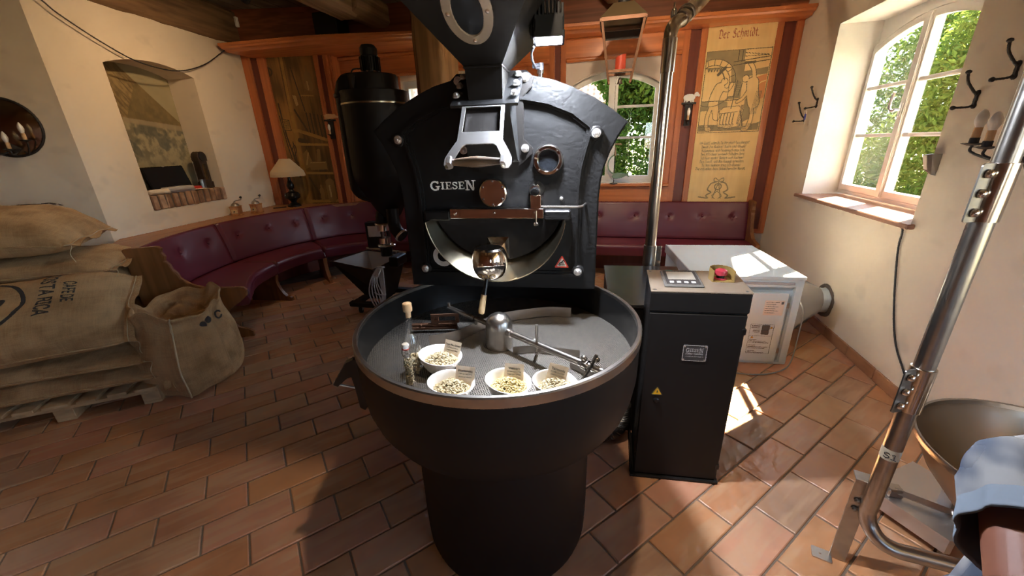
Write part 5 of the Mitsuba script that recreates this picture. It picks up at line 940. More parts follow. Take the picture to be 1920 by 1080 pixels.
def sack(key, lab, L, W, H, M, seed, n=56, sag=.0, group='stacked coffee sacks', sewn=True, ears=1.0):
    """A full jute sack lying flat: pillow body with pulled corners, side seam and sewn end. Local x along its length."""
    k = thing(key, lab, 'sack', group); m_ = n * 2 // 3; a = np.sin(np.linspace(-1, 1, n) * math.pi / 2); b = np.sin(np.linspace(-1, 1, m_) * math.pi / 2); A, B = np.meshgrid(a, b, indexing='ij')
    X = .5 * L * A * (1 - .045 * (1 - B ** 2) * np.abs(A) ** 6 * ears); Y = .5 * W * B * (1 - .06 * (1 - A ** 2) * np.abs(B) ** 6) * (1 - .05 * np.abs(A) ** 8)
    sh = (np.clip(1 - np.abs(A) ** 3.2, 0, 1) ** .46) * (np.clip(1 - np.abs(B) ** 2.8, 0, 1) ** .46)
    def wr(s):
        P = np.stack([X * 5, Y * 5, 0 * X + s], -1); w = (meshkit.fbm(P * 1.3, 3, seed + s) - .5) * .050 + (meshkit.fbm(P * np.array([.7, 3, 1]), 3, seed + 5 + s) - .5) * .020 * np.abs(A) ** 2
        return w + .006 * np.sin(B * 22 + 3 * A + seed) * np.abs(A) ** 7 + .003 * np.sin(A * 40 + seed) * np.abs(B) ** 6
    Zt = H * .62 * sh + wr(0) * np.clip(sh * 1.4, 0, 1); Zb = -H * .38 * sh * (1 - .35 * sh) + .5 * wr(3) * sh
    top, bot = np.stack([X, Y, Zt], -1), np.stack([X, Y, Zb - 1e-4], -1)
    mt, mb = grid(top), grid(bot); body = cat([mt, TM(mb.vertices, mb.faces[:, ::-1])]); v = body.vertices.copy()
    uv = v[:, :2] + v[:, 2:3] * np.array([0, .9]) + seed * .37
    v[:, 2] -= sag * (v[:, 0] / L * 2) ** 2
    part(k, 'cloth', move(TM(v, body.faces), M), 'burlap', True, uv=uv)
    def ed(pts): return (np.c_[np.array(pts), np.ones(len(pts))] @ M.T)[:, :3]
    for s in (-1, 1):
        j = 0 if s < 0 else m_ - 1; q = top[:, j].copy(); q[:, 2] -= sag * (q[:, 0] / L * 2) ** 2 - .003; part(k, 'side_seam', tube(ed(q), .0055, 6), 'burlap_fold', True)
    if sewn:
        q = top[-1].copy(); q[:, 2] -= sag; rows = []
        for t in (0, .35, .7, 1): r = q.copy(); r[:, 0] += .052 * t + .006 * np.sin(q[:, 1] * 38 + seed) * t; r[:, 1] *= 1 - .03 * t; r[:, 2] += .018 * t * np.sin(q[:, 1] * 24 + seed * 2) - .010 * t; rows.append(r)
        g = grid(np.array(rows)); g2 = TM(g.vertices - [0, 0, .003], g.faces[:, ::-1]); part(k, 'sewn_end', move(cat([g, g2]), M), 'burlap_fold', True)
        st = rows[1] + [0, 0, .006]; part(k, 'stitching', tube(ed(st), .0028, 5), 'twine', True)
        part(k, 'loose_twine', tube(ed(smooth_path([rows[1][0] + [0, 0, .005], rows[2][0] + [.03, -.02, .0], rows[2][0] + [.02, -.05, -.05], rows[2][0] + [.035, -.06, -.11]], 5)), .002, 5), 'twine', True)
    f = lambda x, y: (lambda i0, j0: top[i0, j0, 2])(int(np.argmin(np.abs(a * .5 * L - x))), int(np.argmin(np.abs(b * .5 * W - y))))
    from scipy.interpolate import RegularGridInterpolator
    zi = RegularGridInterpolator((a * .5 * L, b * .5 * W), Zt, bounds_error=False, fill_value=None)
    return k, lambda p: zi(p)
def SM(x, y, z, rz=0, rx=0, ry=0):
    m = trimesh.transformations.euler_matrix(math.radians(rx), math.radians(ry), math.radians(rz)); m[:3, 3] = (x, y, z); return MP @ m
def lay(k, poly, zi, M, name='printed_mark', lab=None, lift=.0028):
    """Ink printed on the cloth: a flat figure cut fine and laid onto the sack's upper side."""
    ms = []
    for g in getattr(poly, 'geoms', [poly]):
        v, f = trimesh.creation.triangulate_polygon(g.simplify(.0008).segmentize(.02), engine='earcut'); m = trimesh.Trimesh(np.c_[v, 0 * v[:, 0]], f)
        v2, f2 = trimesh.remesh.subdivide_to_size(m.vertices, m.faces, .022); ms.append(TM(np.c_[v2[:, :2], zi(v2[:, :2]) + lift], f2))
    m = cat(ms); m = move(m, M); n = m.face_normals.mean(0)
    part(k, name, m if n[2] > 0 else TM(m.vertices, m.faces[:, ::-1]), 'ink', False, label=lab)
def shape_text(s, h, bold=True):
    m = meshkit.text_mesh(s, h, .001, bold); t = m.triangles[np.abs(m.face_normals[:, 2]) > .9]; return union_all([sg.Polygon(q[:, :2]) for q in t if abs(np.cross(q[1, :2] - q[0, :2], q[2, :2] - q[0, :2])) > 1e-9])
G_S = 'stacked coffee sacks'
sack('coffee_sack', 'bottom sack lying directly on the pallet', 1.04, .74, .165, SM(-.47, .36, .190, 0), 1, sag=.0)
sack('coffee_sack', 'second sack from the bottom, under the one printed Costa Rica', 1.00, .72, .135, SM(-.54, .37, .310, -1), 2, sag=.01)
kc, zc_ = sack('coffee_sack', 'fat coffee sack printed CAFE DE COSTA RICA with an oval emblem', 1.02, .72, .31, SM(-.66, .305, .60, 9, 25, 0), 3, sag=.01)
MCR = SM(-.66, .305, .60, 9, 25, 0)
def down(s, h, x, y, squeeze=1.0, arc=0.0):
    """Text that reads towards the viewer (letters turned), starting at (x, y) of the sack."""
    g = shape_text(s, h); x0, _, x1, _ = g.bounds; g = affinity.translate(affinity.scale(g, squeeze / (x1 - x0), 1, origin=(0, 0)), 0, 0); g = affinity.rotate(g, -90, origin=(0, 0)); return affinity.translate(g, x, y)
lay(kc, down('COSTA RICA', .066, .135, .265, .42), zc_, MCR, 'lettering', 'dark lettering COSTA RICA'); lay(kc, down('CAFE DE', .056, .24, .14, .19), zc_, MCR, 'lettering', 'dark lettering CAFE DE')
lay(kc, affinity.translate(affinity.scale(sg.Point(0, 0).buffer(1, quad_segs=16), .235, .245).difference(affinity.scale(sg.Point(0, 0).buffer(1, quad_segs=16), .214, .226)), -.155, -.01), zc_, MCR, 'emblem_ring', 'dark oval emblem ring')
lay(kc, affinity.translate(union_all([ls(smooth_path(q, 5)[:, :2], w) for q, w in (([(-.02, .10, 0), (.03, .12, 0), (.06, .08, 0)], .016), ([(.03, .11, 0), (.05, .02, 0), (.11, -.02, 0), (.13, .03, 0)], .014), ([(-.05, .05, 0), (.0, .03, 0), (.06, .05, 0)], .012), ([(-.06, -.05, 0), (.0, -.07, 0)], .02), ([(.03, -.10, 0), (.09, -.12, 0)], .014))]), -.155, .0), zc_, MCR, 'emblem_figure', 'dark brushed figure inside the emblem')
sack('coffee_sack', 'flat sack squeezed between the Costa Rica sack and the topmost sack', 1.0, .70, .18, SM(-.80, .92, .835, 1), 4, sag=.01)
kt, zt_ = sack('coffee_sack', 'topmost fat sack of the stack with faint print on its back edge', 1.02, .70, .38, SM(-1.0, .94, 1.065, 0, 2), 5, sag=.03)
lay(kt, union_all([sg.box(-.08 + x, .13, -.06 + x, .22) for x in (.0, .035, .36, .40)] + [affinity.scale(sg.Point(.14, .17).buffer(.05), 1.4, .5), ls([(.22, .16), (.32, .18)], .018)]), zt_, SM(-1.0, .94, 1.065, 0, 2), 'printed_mark', 'faint dark print')
sack('coffee_sack', 'sack at the back of the pallet behind the stack, the lower one', .98, .60, .36, SM(-.75, 1.14, .28, 3), 6, sewn=False)
sack('coffee_sack', 'sack at the back of the pallet behind the stack, the upper one', .98, .60, .40, SM(-.80, 1.14, .60, -2), 7, sewn=False)
single('paper_scrap', P_(hull([(-.86 + x, .52 + y, .80 + z) for x, y, z in ((0, 0, 0), (.09, .01, 0), (.08, .06, .012), (0, .05, .01), (.045, .03, .02))])), 'paper', 'small white scrap lying on the upper edge of the Costa Rica sack', 'scrap', True)
bun = thing('cloth_corner_bundle', 'knotted end of a sack hanging over the right edge of the pallet', 'sack corner')
part(bun, 'knot', P_(cat([hull(R.normal(0, .022, (40, 3)) * [1.2, 1, .9] + [.075, .01, .125]), hull([(.02, .03, .14), (.02, .08, .15), (.07, .03, .14), (.06, .0, .11), (.03, .06, .18)])])), 'burlap_fold', True)
# standing open sack
os_ = thing('open_sack', 'standing open jute sack with folded rim on the tiles before the bench', 'sack')
nt, th = 96, np.linspace(0, 2 * np.pi, 96, endpoint=False); ax0 = math.radians(-44)
def ringpt(z, r, off, lift, k=1.0, wob=.012, seed=0):
    d = th - ax0; rr = r * (1 - .20 * np.sin(d) ** 2) * (1 + .13 * k * (np.exp(-((np.angle(np.exp(1j * d))) / .16) ** 2) + np.exp(-((np.angle(np.exp(1j * (d - np.pi)))) / .16) ** 2)))
    w = (meshkit.fbm(np.stack([np.cos(th) * 2.2, np.sin(th) * 2.2, np.full(nt, z * 5)], -1), 3, 20 + seed) - .5) * wob * 2 + .004 * np.sin(z * 60 + 3 * np.cos(d)) * np.abs(np.sin(d)) ** .5
    return np.stack([(rr + w) * np.cos(th) + off[0], (rr + w) * np.sin(th) + off[1], np.full(nt, z) + lift], -1)
oc_ = np.array([-3.055, 1.985]); rim = .030 * np.sin(2 * (th - .6)) + .022 * np.sin(5 * th + 1) + .012 * np.sin(9 * th)
rows = [ringpt(0.004, .02, oc_, 0, 0, 0), ringpt(.004, .33, oc_, 0, 1.5, .01), ringpt(.03, .375, oc_, 0, 1.2), ringpt(.10, .395, oc_, 0, 1.0, .02), ringpt(.20, .40, oc_ + [-.01, 0], 0, .9, .03), ringpt(.30, .39, oc_ + [-.02, .01], 0, .8, .03), ringpt(.39, .365, oc_ + [-.03, .02], .2 * rim, .7, .04), ringpt(.47, .335, oc_ + [-.04, .03], .6 * rim, .7, .05), ringpt(.53, .325, oc_ + [-.045, .035], rim, .6, .05), ringpt(.562, .328, oc_ + [-.045, .035], rim, .6, .05),
        ringpt(.572, .315, oc_ + [-.045, .035], rim, .6, .05), ringpt(.55, .295, oc_ + [-.04, .03], rim, .5, .06), ringpt(.50, .265, oc_ + [-.05, .03], .7 * rim + .02 * np.sin(3 * th), .4, .09), ringpt(.46, .215, oc_ + [-.05, .04], .4 * rim + .035 * np.sin(3 * th + 1), .2, .12, 3), ringpt(.45, .15, oc_ + [-.04, .04], .04 * np.sin(2 * th + 2), 0, .12, 5), ringpt(.44, .08, oc_ + [-.04, .04], .03 * np.sin(2 * th), 0, .05, 6), ringpt(.45, .01, oc_ + [-.04, .04], 0, 0, 0)]
P = np.array(rows); PP = np.array([smooth_path(P[:, j], 3) for j in range(nt)]).transpose(1, 0, 2); m = grid(PP, False, True)
vv = m.vertices; ang = np.tile(th, PP.shape[0]); uv = np.c_[ang * .36, np.repeat(np.arange(PP.shape[0]) * .03, nt)]
part(os_, 'cloth', m, 'burlap', True, uv=uv)
j0 = int(np.argmin(np.abs(np.angle(np.exp(1j * (th - ax0)))))); part(os_, 'side_seam', tube(PP[4:28, j0] + [.004, -.004, 0], .0065, 6), 'twine', True); part(os_, 'rim_hem', tube(PP[29], .007, 6, closed=True), 'burlap_fold', True)
part(os_, 'frayed_twine', tube(smooth_path([PP[28, j0], PP[28, j0] + [.03, -.01, .02], PP[28, j0] + [.04, -.03, -.03], PP[28, j0] + [.025, -.03, -.07]], 5), .003, 5), 'twine', True)
def onsack(a, z): i = int(np.argmin(np.abs(PP[6:26, 0, 2] - z))) + 6; j = int(np.argmin(np.abs(np.angle(np.exp(1j * (th - math.radians(a))))))); return PP[i, j]
for a, z, s in ((-14, .47, .028), (-8, .475, .026)):
    c = onsack(a, z); nrm = np.array([math.cos(math.radians(a)), math.sin(math.radians(a)), .1]); part(os_, 'printed_mark', move(prism(affinity.scale(sg.Point(0, 0).buffer(1), s * .8, s), .002), frame(c + nrm * .004, np.cross(UZ, nrm), z=nrm)), 'ink', False)
c = onsack(2, .47); nrm = np.array([1, .05, .12]); part(os_, 'printed_letter', move(meshkit.text_mesh('C', .06, .002, True), frame(c + nrm * .006 + [0, -.005, -.03], np.cross(UZ, nrm), z=nrm)), 'ink', False)

# ================================================================ cyclone with chaff outlet, and the chaff cart
cy = thing('cyclone', 'tall black cyclone with electric motor on top standing behind the roaster', 'cyclone'); YC = np.array([-2.12, 3.53, 0])
part(cy, 'body', lathe([(.300, 2.075), (.300, 1.42), (.296, 1.36), (.28, 1.30), (.10, .97), (.062, .94), (.062, .912)][::-1], 56, YC), 'black_satin')
part(cy, 'band', lathe([(.3005, 1.968), (.304, 1.970), (.304, 1.982), (.3005, 1.984)], 56, YC), 'brass_steel', label='bright clamping band')
part(cy, 'lid', lathe([(.300, 2.075), (.298, 2.082), (.225, 2.083), (.222, 2.205), (.215, 2.215), (0, 2.216)], 56, YC), 'black_satin')
part(cy, 'inlet_pipe', tube([(-2.12 - .0, 3.53 - .19, 2.13), (-2.20, 3.44, 2.155), (-2.29, 3.40, 2.15), (-2.335, 3.40, 2.09), (-2.345, 3.40, 1.98), (-2.35, 3.40, 1.35), (-2.335, 3.42, 1.22), (-2.25, 3.47, 1.17)], .075, 20, 6), 'black_satin'); part(cy, 'pipe_collar', lathe([(.078, 0), (.088, .01), (.088, .03), (.078, .04)], 28, (-2.345, 3.40, 2.03)), 'black_gloss')
mt = part(cy, 'motor', lathe([(.070, 2.235), (.070, 2.365), (.074, 2.37), (.074, 2.425), (.055, 2.452), (0, 2.453)], 32, YC), 'black_paint')
for a in np.linspace(0, 2 * np.pi, 22, endpoint=False): part(mt, 'cooling_fin', move(box(.066, .088, -.0025, .0025, 2.25, 2.36), rz=math.degrees(a), t=YC), 'black_gloss', False)
part(mt, 'flange', lathe([(.10, 2.216), (.10, 2.232), (.072, 2.238)], 32, YC), 'black_paint'); part(mt, 'lead', tube([(-2.19, 3.49, 2.27), (-2.25, 3.45, 2.26), (-2.28, 3.44, 2.20)], .006, 8, 5), 'cable_black')
for a in (200, 240, 280, 320): part(mt, 'bolt', hexbolt(YC + [.09 * math.cos(math.radians(a)), .09 * math.sin(math.radians(a)), 2.232], (0, 0, 1), .010, .012), 'chrome')
YS = np.array([-2.195, 3.475, 0])
part(cy, 'outlet_pipe', cat([tube([(-2.12, 3.53, .96), (-2.15, 3.51, 1.0), (-2.19, 3.48, .98), (-2.195, 3.475, .90)], .058, 20, 4), cyl(YS + [0, 0, .56], YS + [0, 0, .67], .058, 28)]), 'black_satin')
sgc = part(cy, 'sight_tube', lathe([(.055, .665), (.055, .90)], 32, YS), 'bottle_glass', label='clear sight tube with chrome clamps')
for z in (.672, .888): part(sgc, 'clamp_ring', cat([lathe([(.056, z - .012), (.074, z - .010), (.078, z), (.074, z + .010), (.056, z + .012)], 32, YS), box(YS[0] + .07, YS[0] + .11, YS[1] - .02, YS[1] + .01, z - .010, z + .010, .004), box(YS[0] - .11, YS[0] - .07, YS[1] - .02, YS[1] + .01, z - .010, z + .010, .004)]), 'chrome')
part(sgc, 'sleeve', lathe([(.0555, .69), (.0575, .69), (.0575, .745), (.0555, .745)], 32, YS), 'chrome'); part(sgc, 'sleeve', lathe([(.0555, .82), (.0575, .82), (.0575, .875), (.0555, .875)], 32, YS), 'chrome')
ebx = part(cy, 'switch_box', move(box(-.08, .08, -.05, .05, .64, .905, .006), t=(-2.30, 3.49, 0), rz=12), 'black_paint'); part(ebx, 'label_plate', move(box(-.055, .07, -.053, -.050, .76, .87, .0005), t=(-2.30, 3.49, 0), rz=12), 'paper', False, label='pale printed label plate')
part(cy, 'leg', cat([cyl((-2.48, 4.02, 0), (-2.30, 3.72, 1.4), .022, 12)]), 'black_paint'); part(cy, 'leg', cyl((-1.85, 3.98, 0), (-1.98, 3.75, 1.4), .022, 12), 'black_paint'); part(cy, 'leg', cyl((-1.80, 3.50, 0), (-1.88, 3.50, 1.4), .022, 12), 'black_paint')
part(cy, 'drop_pipe', tube([(-2.02, 3.40, 1.05), (-2.01, 3.38, .92), (-1.97, 3.36, .84), (-1.91, 3.34, .80)], .060, 20, 6), 'black_satin'); part(cy, 'pipe_clamp', lathe([(.062, 0), (.070, .004), (.070, .018), (.062, .022)], 28, (-1.93, 3.345, .81), (.75, -.2, -.6)), 'chrome')
cart = thing('chaff_cart', 'black chaff hopper cart on castors under the cyclone', 'cart')
T4, B4 = [(-2.80, 3.36), (-2.68, 3.85), (-2.12, 3.72), (-2.17, 3.15)], [(-2.42, 3.31), (-2.42, 3.53), (-2.16, 3.53), (-2.16, 3.29)]
def shell4(T_, zt_, B_, zb_, inn=False):
    V = [(*p, zb_) for p in B_] + [(*p, zt_) for p in T_]; F = []
    for j in range(4): F += [[j, (j + 1) % 4, 4 + (j + 1) % 4], [j, 4 + (j + 1) % 4, 4 + j]]
    F += [[0, 2, 1], [0, 3, 2]]; return TM(V, [f[::-1] for f in F] if not inn else F)
part(cart, 'hopper', shell4(T4, .50, B4, .17), 'black_satin', False)
sc4 = lambda P, f: [tuple(np.array(p) * f + np.mean(P, 0) * (1 - f)) for p in P]
part(cart, 'liner', shell4(sc4(T4, .975), .499, sc4(B4, .9), .20, True), 'cloth_grey', False, label='beige inside of the hopper')
part(cart, 'rim', sweep(np.array([(*p, .502) for p in T4]), np.array([(-.012, -.006), (.012, -.006), (.012, .004), (-.012, .004)]), closed=True, up=(0, 0, 1)), 'black_gloss', False)
part(cart, 'hinge_bar', cat([cyl((*T4[1], .525), (*T4[2], .525), .012, 10), cyl((-2.40, 3.785, .50), (-2.40, 3.785, .55), .014)]), 'steel_dark'); part(cart, 'latch_loop', tube([(-2.16, 3.60, .50), (-2.16, 3.60, .565), (-2.13, 3.60, .575), (-2.115, 3.60, .56), (-2.115, 3.60, .50)], .005, 8, 4), 'chrome')
part(cart, 'frame', cat([box(-2.52, -2.02, 3.17, 3.23, .085, .135, .004), box(-2.52, -2.02, 3.62, 3.68, .085, .135, .004), box(-2.50, -2.44, 3.17, 3.68, .085, .135, .004), box(-2.10, -2.04, 3.17, 3.68, .085, .135, .004), box(-2.40, -2.18, 3.33, 3.52, .12, .18, .01)]), 'black_paint')
for x, y in ((-2.43, 3.225), (-2.09, 3.225), (-2.43, 3.66), (-2.09, 3.66)):
    c_ = part(cart, 'caster', cat([lathe([(.012, -.014), (.034, -.014), (.037, -.008), (.037, .008), (.034, .014), (.012, .014)], 24, (x, y, .037), (.9, .3, 0))]), 'rubber'); part(c_, 'fork', cat([box(x - .02, x + .02, y - .02, y + .02, .075, .085, .003), box(x - .024, x - .018, y - .014, y + .014, .03, .08), box(x + .018, x + .024, y - .014, y + .014, .03, .08)]), 'steel_dark')
part(cart, 'counter_box', box(-2.14, -2.04, 3.40, 3.60, .46, .56, .01), 'black_paint')
wires = [tube([(-2.10 + .012 * i, 3.12, .535), (-2.14 + .022 * i, 3.06 - .01 * i, .44), (-2.17 + .035 * i, 3.04, .30), (-2.11 + .02 * i, 3.035, .16 + .015 * (i % 3)), (-2.04 + .008 * i, 3.05, .29), (-2.07 + .012 * i, 3.09, .46), (-2.08 + .010 * i, 3.12, .54)], .0055, 6, 6) for i in range(5)]
single('cable_bundle', cat(wires + [tube([(-2.12, 3.05, .31), (-2.06, 3.03, .30), (-2.0, 3.05, .295)], .006, 6, 4), tube([(-2.11, 3.14, .54), (-2.06, 3.12, .55), (-2.03, 3.14, .54)], .008, 6, 4)]), 'cable_grey', 'coiled light grey cable hung over the right edge of the chaff cart', 'cable')


# ================================================================ control cabinet beside the cooling bin
MCB = np.array([[math.cos(AM), -math.sin(AM), 0, .197], [math.sin(AM), math.cos(AM), 0, 1.613], [0, 0, 1, 0], [0, 0, 0, 1.]])
K_ = lambda m: move(m, MCB); KF = MCB @ frame((0, 0, 0), (1, 0, 0), (0, 0, 1))
KT = lambda z: MCB @ np.array([[1, 0, 0, 0], [0, 1, 0, 0], [0, 0, 1, z], [0, 0, 0, 1.]])
cab = thing('control_cabinet', 'slim black control cabinet with a metal top, touch screen and emergency stop', 'control cabinet')
def skewbox(x0, x1, y0, y1, z0, z1, r=.004): m = box(x0, x1, y0, y1, z0, z1, r); v = m.vertices.copy(); v[:, 0] += v[:, 1] * .10; return TM(v, m.faces)
part(cab, 'body', K_(skewbox(.004, .398, .012, .288, .012, 1.0)), 'black_satin', 30); part(cab, 'header', K_(skewbox(.002, .400, .0, .06, .912, 1.0)), 'black_satin', 30)
dr_ = part(cab, 'door', K_(skewbox(.006, .396, .0, .03, .018, .905)), 'black_satin', 30)
part(cab, 'base_plate', K_(cat([skewbox(-.012, .405, -.012, .30, 0, .014, .002), skewbox(-.014, -.008, .02, .30, .0, .075, .001)])), 'black_satin', 30)
tp_ = part(cab, 'top_plate', K_(skewbox(.002, .402, 0, .29, 1.0, 1.006, .001)), 'alu_top', 30, label='brushed bronze coloured top plate')
for x, y in ((.02, .015), (.382, .015), (.045, .27), (.41, .27)): part(tp_, 'screw', K_(lathe([(.0065, 1.006), (.006, 1.009), (0, 1.010)], 12, (x, y, 0))), 'steel_dark')
for z in (.83, .10): part(dr_, 'hinge', K_(cat([box(.384, .4005, -.003, .01, z - .014, z + .014, .002)])), 'black_gloss')
lk = part(dr_, 'lock', K_(lathe([(.013, 0), (.013, .006), (.009, .009), (0, .009)], 20, (.073, 0, .463), (0, -1, 0))), 'black_gloss')
npz = part(dr_, 'nameplate', prism(rrect(.160, .260, .680, .758, .004), .0015, KF), 'ink', False, label='black nameplate with silver lettering GIESEN coffee-roasters')
part(npz, 'border', prism(rrect(.160, .260, .680, .758, .004).difference(rrect(.163, .257, .683, .755, .003)), .002, KF), 'silver_print', False)
g, w = slab('GIESEN', .016); part(npz, 'lettering', move(prism(affinity.scale(g, .074 / w, 1, origin=(0, 0)), .0008), KF @ np.array([[1, 0, 0, .172], [0, 1, 0, .7255], [0, 0, 1, .0015], [0, 0, 0, 1.]])), 'silver_print', False)
part(npz, 'lettering', textm('coffee-roasters', .0085, KF @ np.array([[1, .15, 0, .172], [0, 1, 0, .7125], [0, 0, 1, .0015], [0, 0, 0, 1.]]), .0008, True, .072), 'silver_print', False)
part(npz, 'lettering', textm('www.giesencoffeeroasters.eu', .006, KF @ np.array([[1, 0, 0, .172], [0, 1, 0, .700], [0, 0, 1, .0015], [0, 0, 0, 1.]]), .0006, False, .076), 'silver_print', False)
for x in (.167, .253):
    for z in (.687, .751): part(npz, 'screw', K_(lathe([(.0035, .0015), (.003, .003), (0, .0032)], 10, (x, 0, z), (0, -1, 0))), 'chrome')
warn(dr_, KF @ np.array([[1, 0, 0, .074], [0, 1, 0, .492], [0, 0, 1, .0004], [0, 0, 0, 1.]]), .050, 'warn_yellow', 'volt')
scn = part(cab, 'touch_screen', K_((lambda m: TM(m.vertices + np.c_[m.vertices[:, 1] * .10, 0 * m.vertices[:, :2]], m.faces))(box(.060, .222, .045, .262, 1.006, 1.016, .004))), 'grey_plastic', 30, label='dark grey touch panel')
sk_ = lambda m: TM(m.vertices + np.c_[m.vertices[:, 1] * .10, 0 * m.vertices[:, :2]], m.faces)
part(scn, 'bezel', K_(sk_(box(.071, .211, .062, .25, 1.0158, 1.0168))), 'ink', False); part(scn, 'display', K_(sk_(box(.083, .199, .122, .232, 1.0166, 1.0175))), 'screen_grey', False, label='grey blank display')
for i in range(4): part(scn, 'button', K_(sk_(box(.085 + .030 * i, .102 + .030 * i, .078, .098, 1.0166, 1.0185, .001))), 'white_plastic', False)
part(scn, 'maker_mark', K_(sk_(box(.085, .115, .2525, .2565, 1.0162, 1.0166))), 'leaf_print', False)
es = part(cab, 'emergency_stop', K_(lathe([(.026, 1.006), (.026, 1.014), (.015, 1.016), (.015, 1.028), (.025, 1.030), (.0262, 1.040), (.024, 1.050), (.014, 1.056), (0, 1.057)], 32, (.325, .165, 0))), 'red_button', label='red mushroom push button')
part(es, 'collar', K_(lathe([(.0165, 1.014), (.0165, 1.029), (.010, 1.029)], 24, (.325, .165, 0))), 'black_gloss')
gd = sg.Point(.325, .175).buffer(.045, quad_segs=12).union(sg.box(.280, .125, .370, .175)); gi = gd.buffer(-.0035)
part(es, 'guard', K_(cat([prism(gd, .004, np.array([[1, 0, 0, 0], [0, 1, 0, 0], [0, 0, 1, 1.006], [0, 0, 0, 1.]])), prism(gd.difference(gi).difference(sg.box(.284, .10, .366, .150)), .052, np.array([[1, 0, 0, 0], [0, 1, 0, 0], [0, 0, 1, 1.006], [0, 0, 0, 1.]]))])), 'yellow_plastic', 30, label='yellow guard ring')
# ---------------------------------------------------------------- black housing with the tall exhaust pipe
mhz = thing('machine_housing', 'low black sheet metal housing behind the control cabinet', 'housing'); HO = np.array([.045, 1.935]); HU = unit(4.6); HV = unit(93.2)
hq = lambda a, b: tuple((np.r_[HO, 0] + HU * a + HV * b)[:2])
hsh = lambda a0, a1, b0, b1, z0, z1: prism([hq(a0, b0), hq(a1, b0), hq(a1 + (b1 - b0) * .06, b1), hq(a0, b1)], z1 - z0, np.array([[1, 0, 0, 0], [0, 1, 0, 0], [0, 0, 1, z0], [0, 0, 0, 1.]]), .004)
part(mhz, 'body', hsh(.0, .42, 0, .69, 0, .785), 'black_satin', 30); part(mhz, 'lid', hsh(-.006, .43, -.006, .70, .785, .80), 'black_sheet', 30)
single('chrome_knob', ball((.012, 1.83, .83), .028, 18), 'chrome', 'shiny ball knob between the roaster and the black housing', 'knob', True)
single('flexible_hose', tube(np.array(smooth_path([(-.05, 1.80, .10), (.0, 1.82, .065), (.06, 1.84, .062), (.11, 1.85, .09), (.135, 1.86, .15), (.135, 1.865, .24)], 26)), .050, 18, scale=[1 + .07 * math.sin(i * 1.7) for i in range(131)]), 'steel_dark', 'corrugated metal hose curving over the floor between bin and cabinet', 'hose')
pp2 = thing('exhaust_pipe', 'slim shiny steel exhaust pipe rising beside the arched window', 'pipe'); e0 = np.array([.300, 2.72, 0])
part(pp2, 'pipe', tube([e0, e0 + [0, 0, 1.0], e0 + [0, 0, 2.10]], .036, 24), 'chrome_dull'); part(pp2, 'sleeve', lathe([(.037, 1.965), (.041, 1.966), (.041, 2.14), (.037, 2.142)], 28, e0), 'chrome_dull')
part(pp2, 'elbow', tube([e0 + [0, 0, 2.10], e0 + [0, 0, 2.17], e0 + [.02, .03, 2.215], e0 + [.07, .10, 2.26]], .037, 24, 6), 'chrome_dull'); part(pp2, 'upper_pipe', tube([e0 + [.06, .085, 2.25], e0 + [.18, .30, 2.385], e0 + [.65, 1.15, 2.93], e0 + [.9, 1.6, 3.2]], .044, 24), 'chrome_dull')
part(pp2, 'clamp', cat([lathe([(.045, 0), (.050, .003), (.050, .022), (.045, .025)], 28, e0 + [.085, .125, 2.282], (.12, .2, .135)), box(.300, .335, 2.80, 2.83, 2.265, 2.30, .004)]), 'steel_dark'); part(pp2, 'bolt', cat([cyl((.315, 2.80, 2.275), (.315, 2.80, 2.335), .005), hexbolt((.315, 2.80, 2.30), (0, 0, 1), .011, .01)]), 'chrome')
part(pp2, 'foot_clamp', cat([lathe([(.037, .79), (.042, .79), (.042, .93), (.037, .93)], 28, e0), box(.340, .372, 2.69, 2.70, .79, .93, .002)]), 'steel'); 
for z in (.82, .90): part(pp2, 'bolt', hexbolt((.358, 2.69, z), (0, -1, 0), .010, .012), 'chrome')
part(pp2, 'floor_pipe', cyl(e0, e0 + [0, 0, .05], .060), 'steel_dark')
# ---------------------------------------------------------------- white filter cabinet and its duct
wbx = thing('white_cabinet', 'low white sheet metal machine cabinet under the window with sun patches on top', 'cabinet'); WU, WV = unit(4.9), unit(94.9)
MW = np.array([[WU[0], WV[0], 0, 1.348], [WU[1], WV[1], 0, 2.90], [0, 0, 1, 0], [0, 0, 0, 1.]]); W_M = lambda m: move(m, MW); WF = MW @ frame((0, 0, 0), (1, 0, 0), (0, 0, 1))
part(wbx, 'body', W_M(cat([box(-.72, 0, .035, .88, .0, .665, .004)])), 'white_enamel', 30); part(wbx, 'top_sheet', W_M(box(-.728, .006, -.006, .885, .665, .69, .003)), 'white_enamel', 30)
part(wbx, 'front_frame', prism(sg.box(-.72, .004, 0, .665).difference(sg.box(-.665, .02, -.045, .612)), .035, WF @ np.array([[1, 0, 0, 0], [0, 1, 0, 0], [0, 0, 1, -.035], [0, 0, 0, 1.]])), 'white_enamel', False)
part(wbx, 'cover_strip', W_M(box(-.68, -.06, -.008, .0, .632, .650, .002)), 'grey_panel', 30); part(wbx, 'rivet_strip', W_M(box(-.732, -.722, -.004, .885, .62, .693, .001)), 'grey_panel', False)
for i in range(6): part(wbx, 'rivet', W_M(lathe([(.007, 0), (.004, .004), (0, .005)], 10, (-.732, .08 + .15 * i, .655), (-1, 0, 0))), 'steel')
wd = part(wbx, 'door', W_M(box(-.655, -.082, -.012, .004, .024, .572, .004)), 'white_enamel', 30); part(wd, 'latch', W_M(cat([box(-.084, -.068, -.016, -.004, .46, .50, .002)])), 'steel'); part(wd, 'latch', W_M(box(-.084, -.068, -.016, -.004, .10, .14, .002)), 'steel')
DF = WF @ np.array([[1, 0, 0, 0], [0, 1, 0, 0], [0, 0, 1, .012], [0, 0, 0, 1.]])
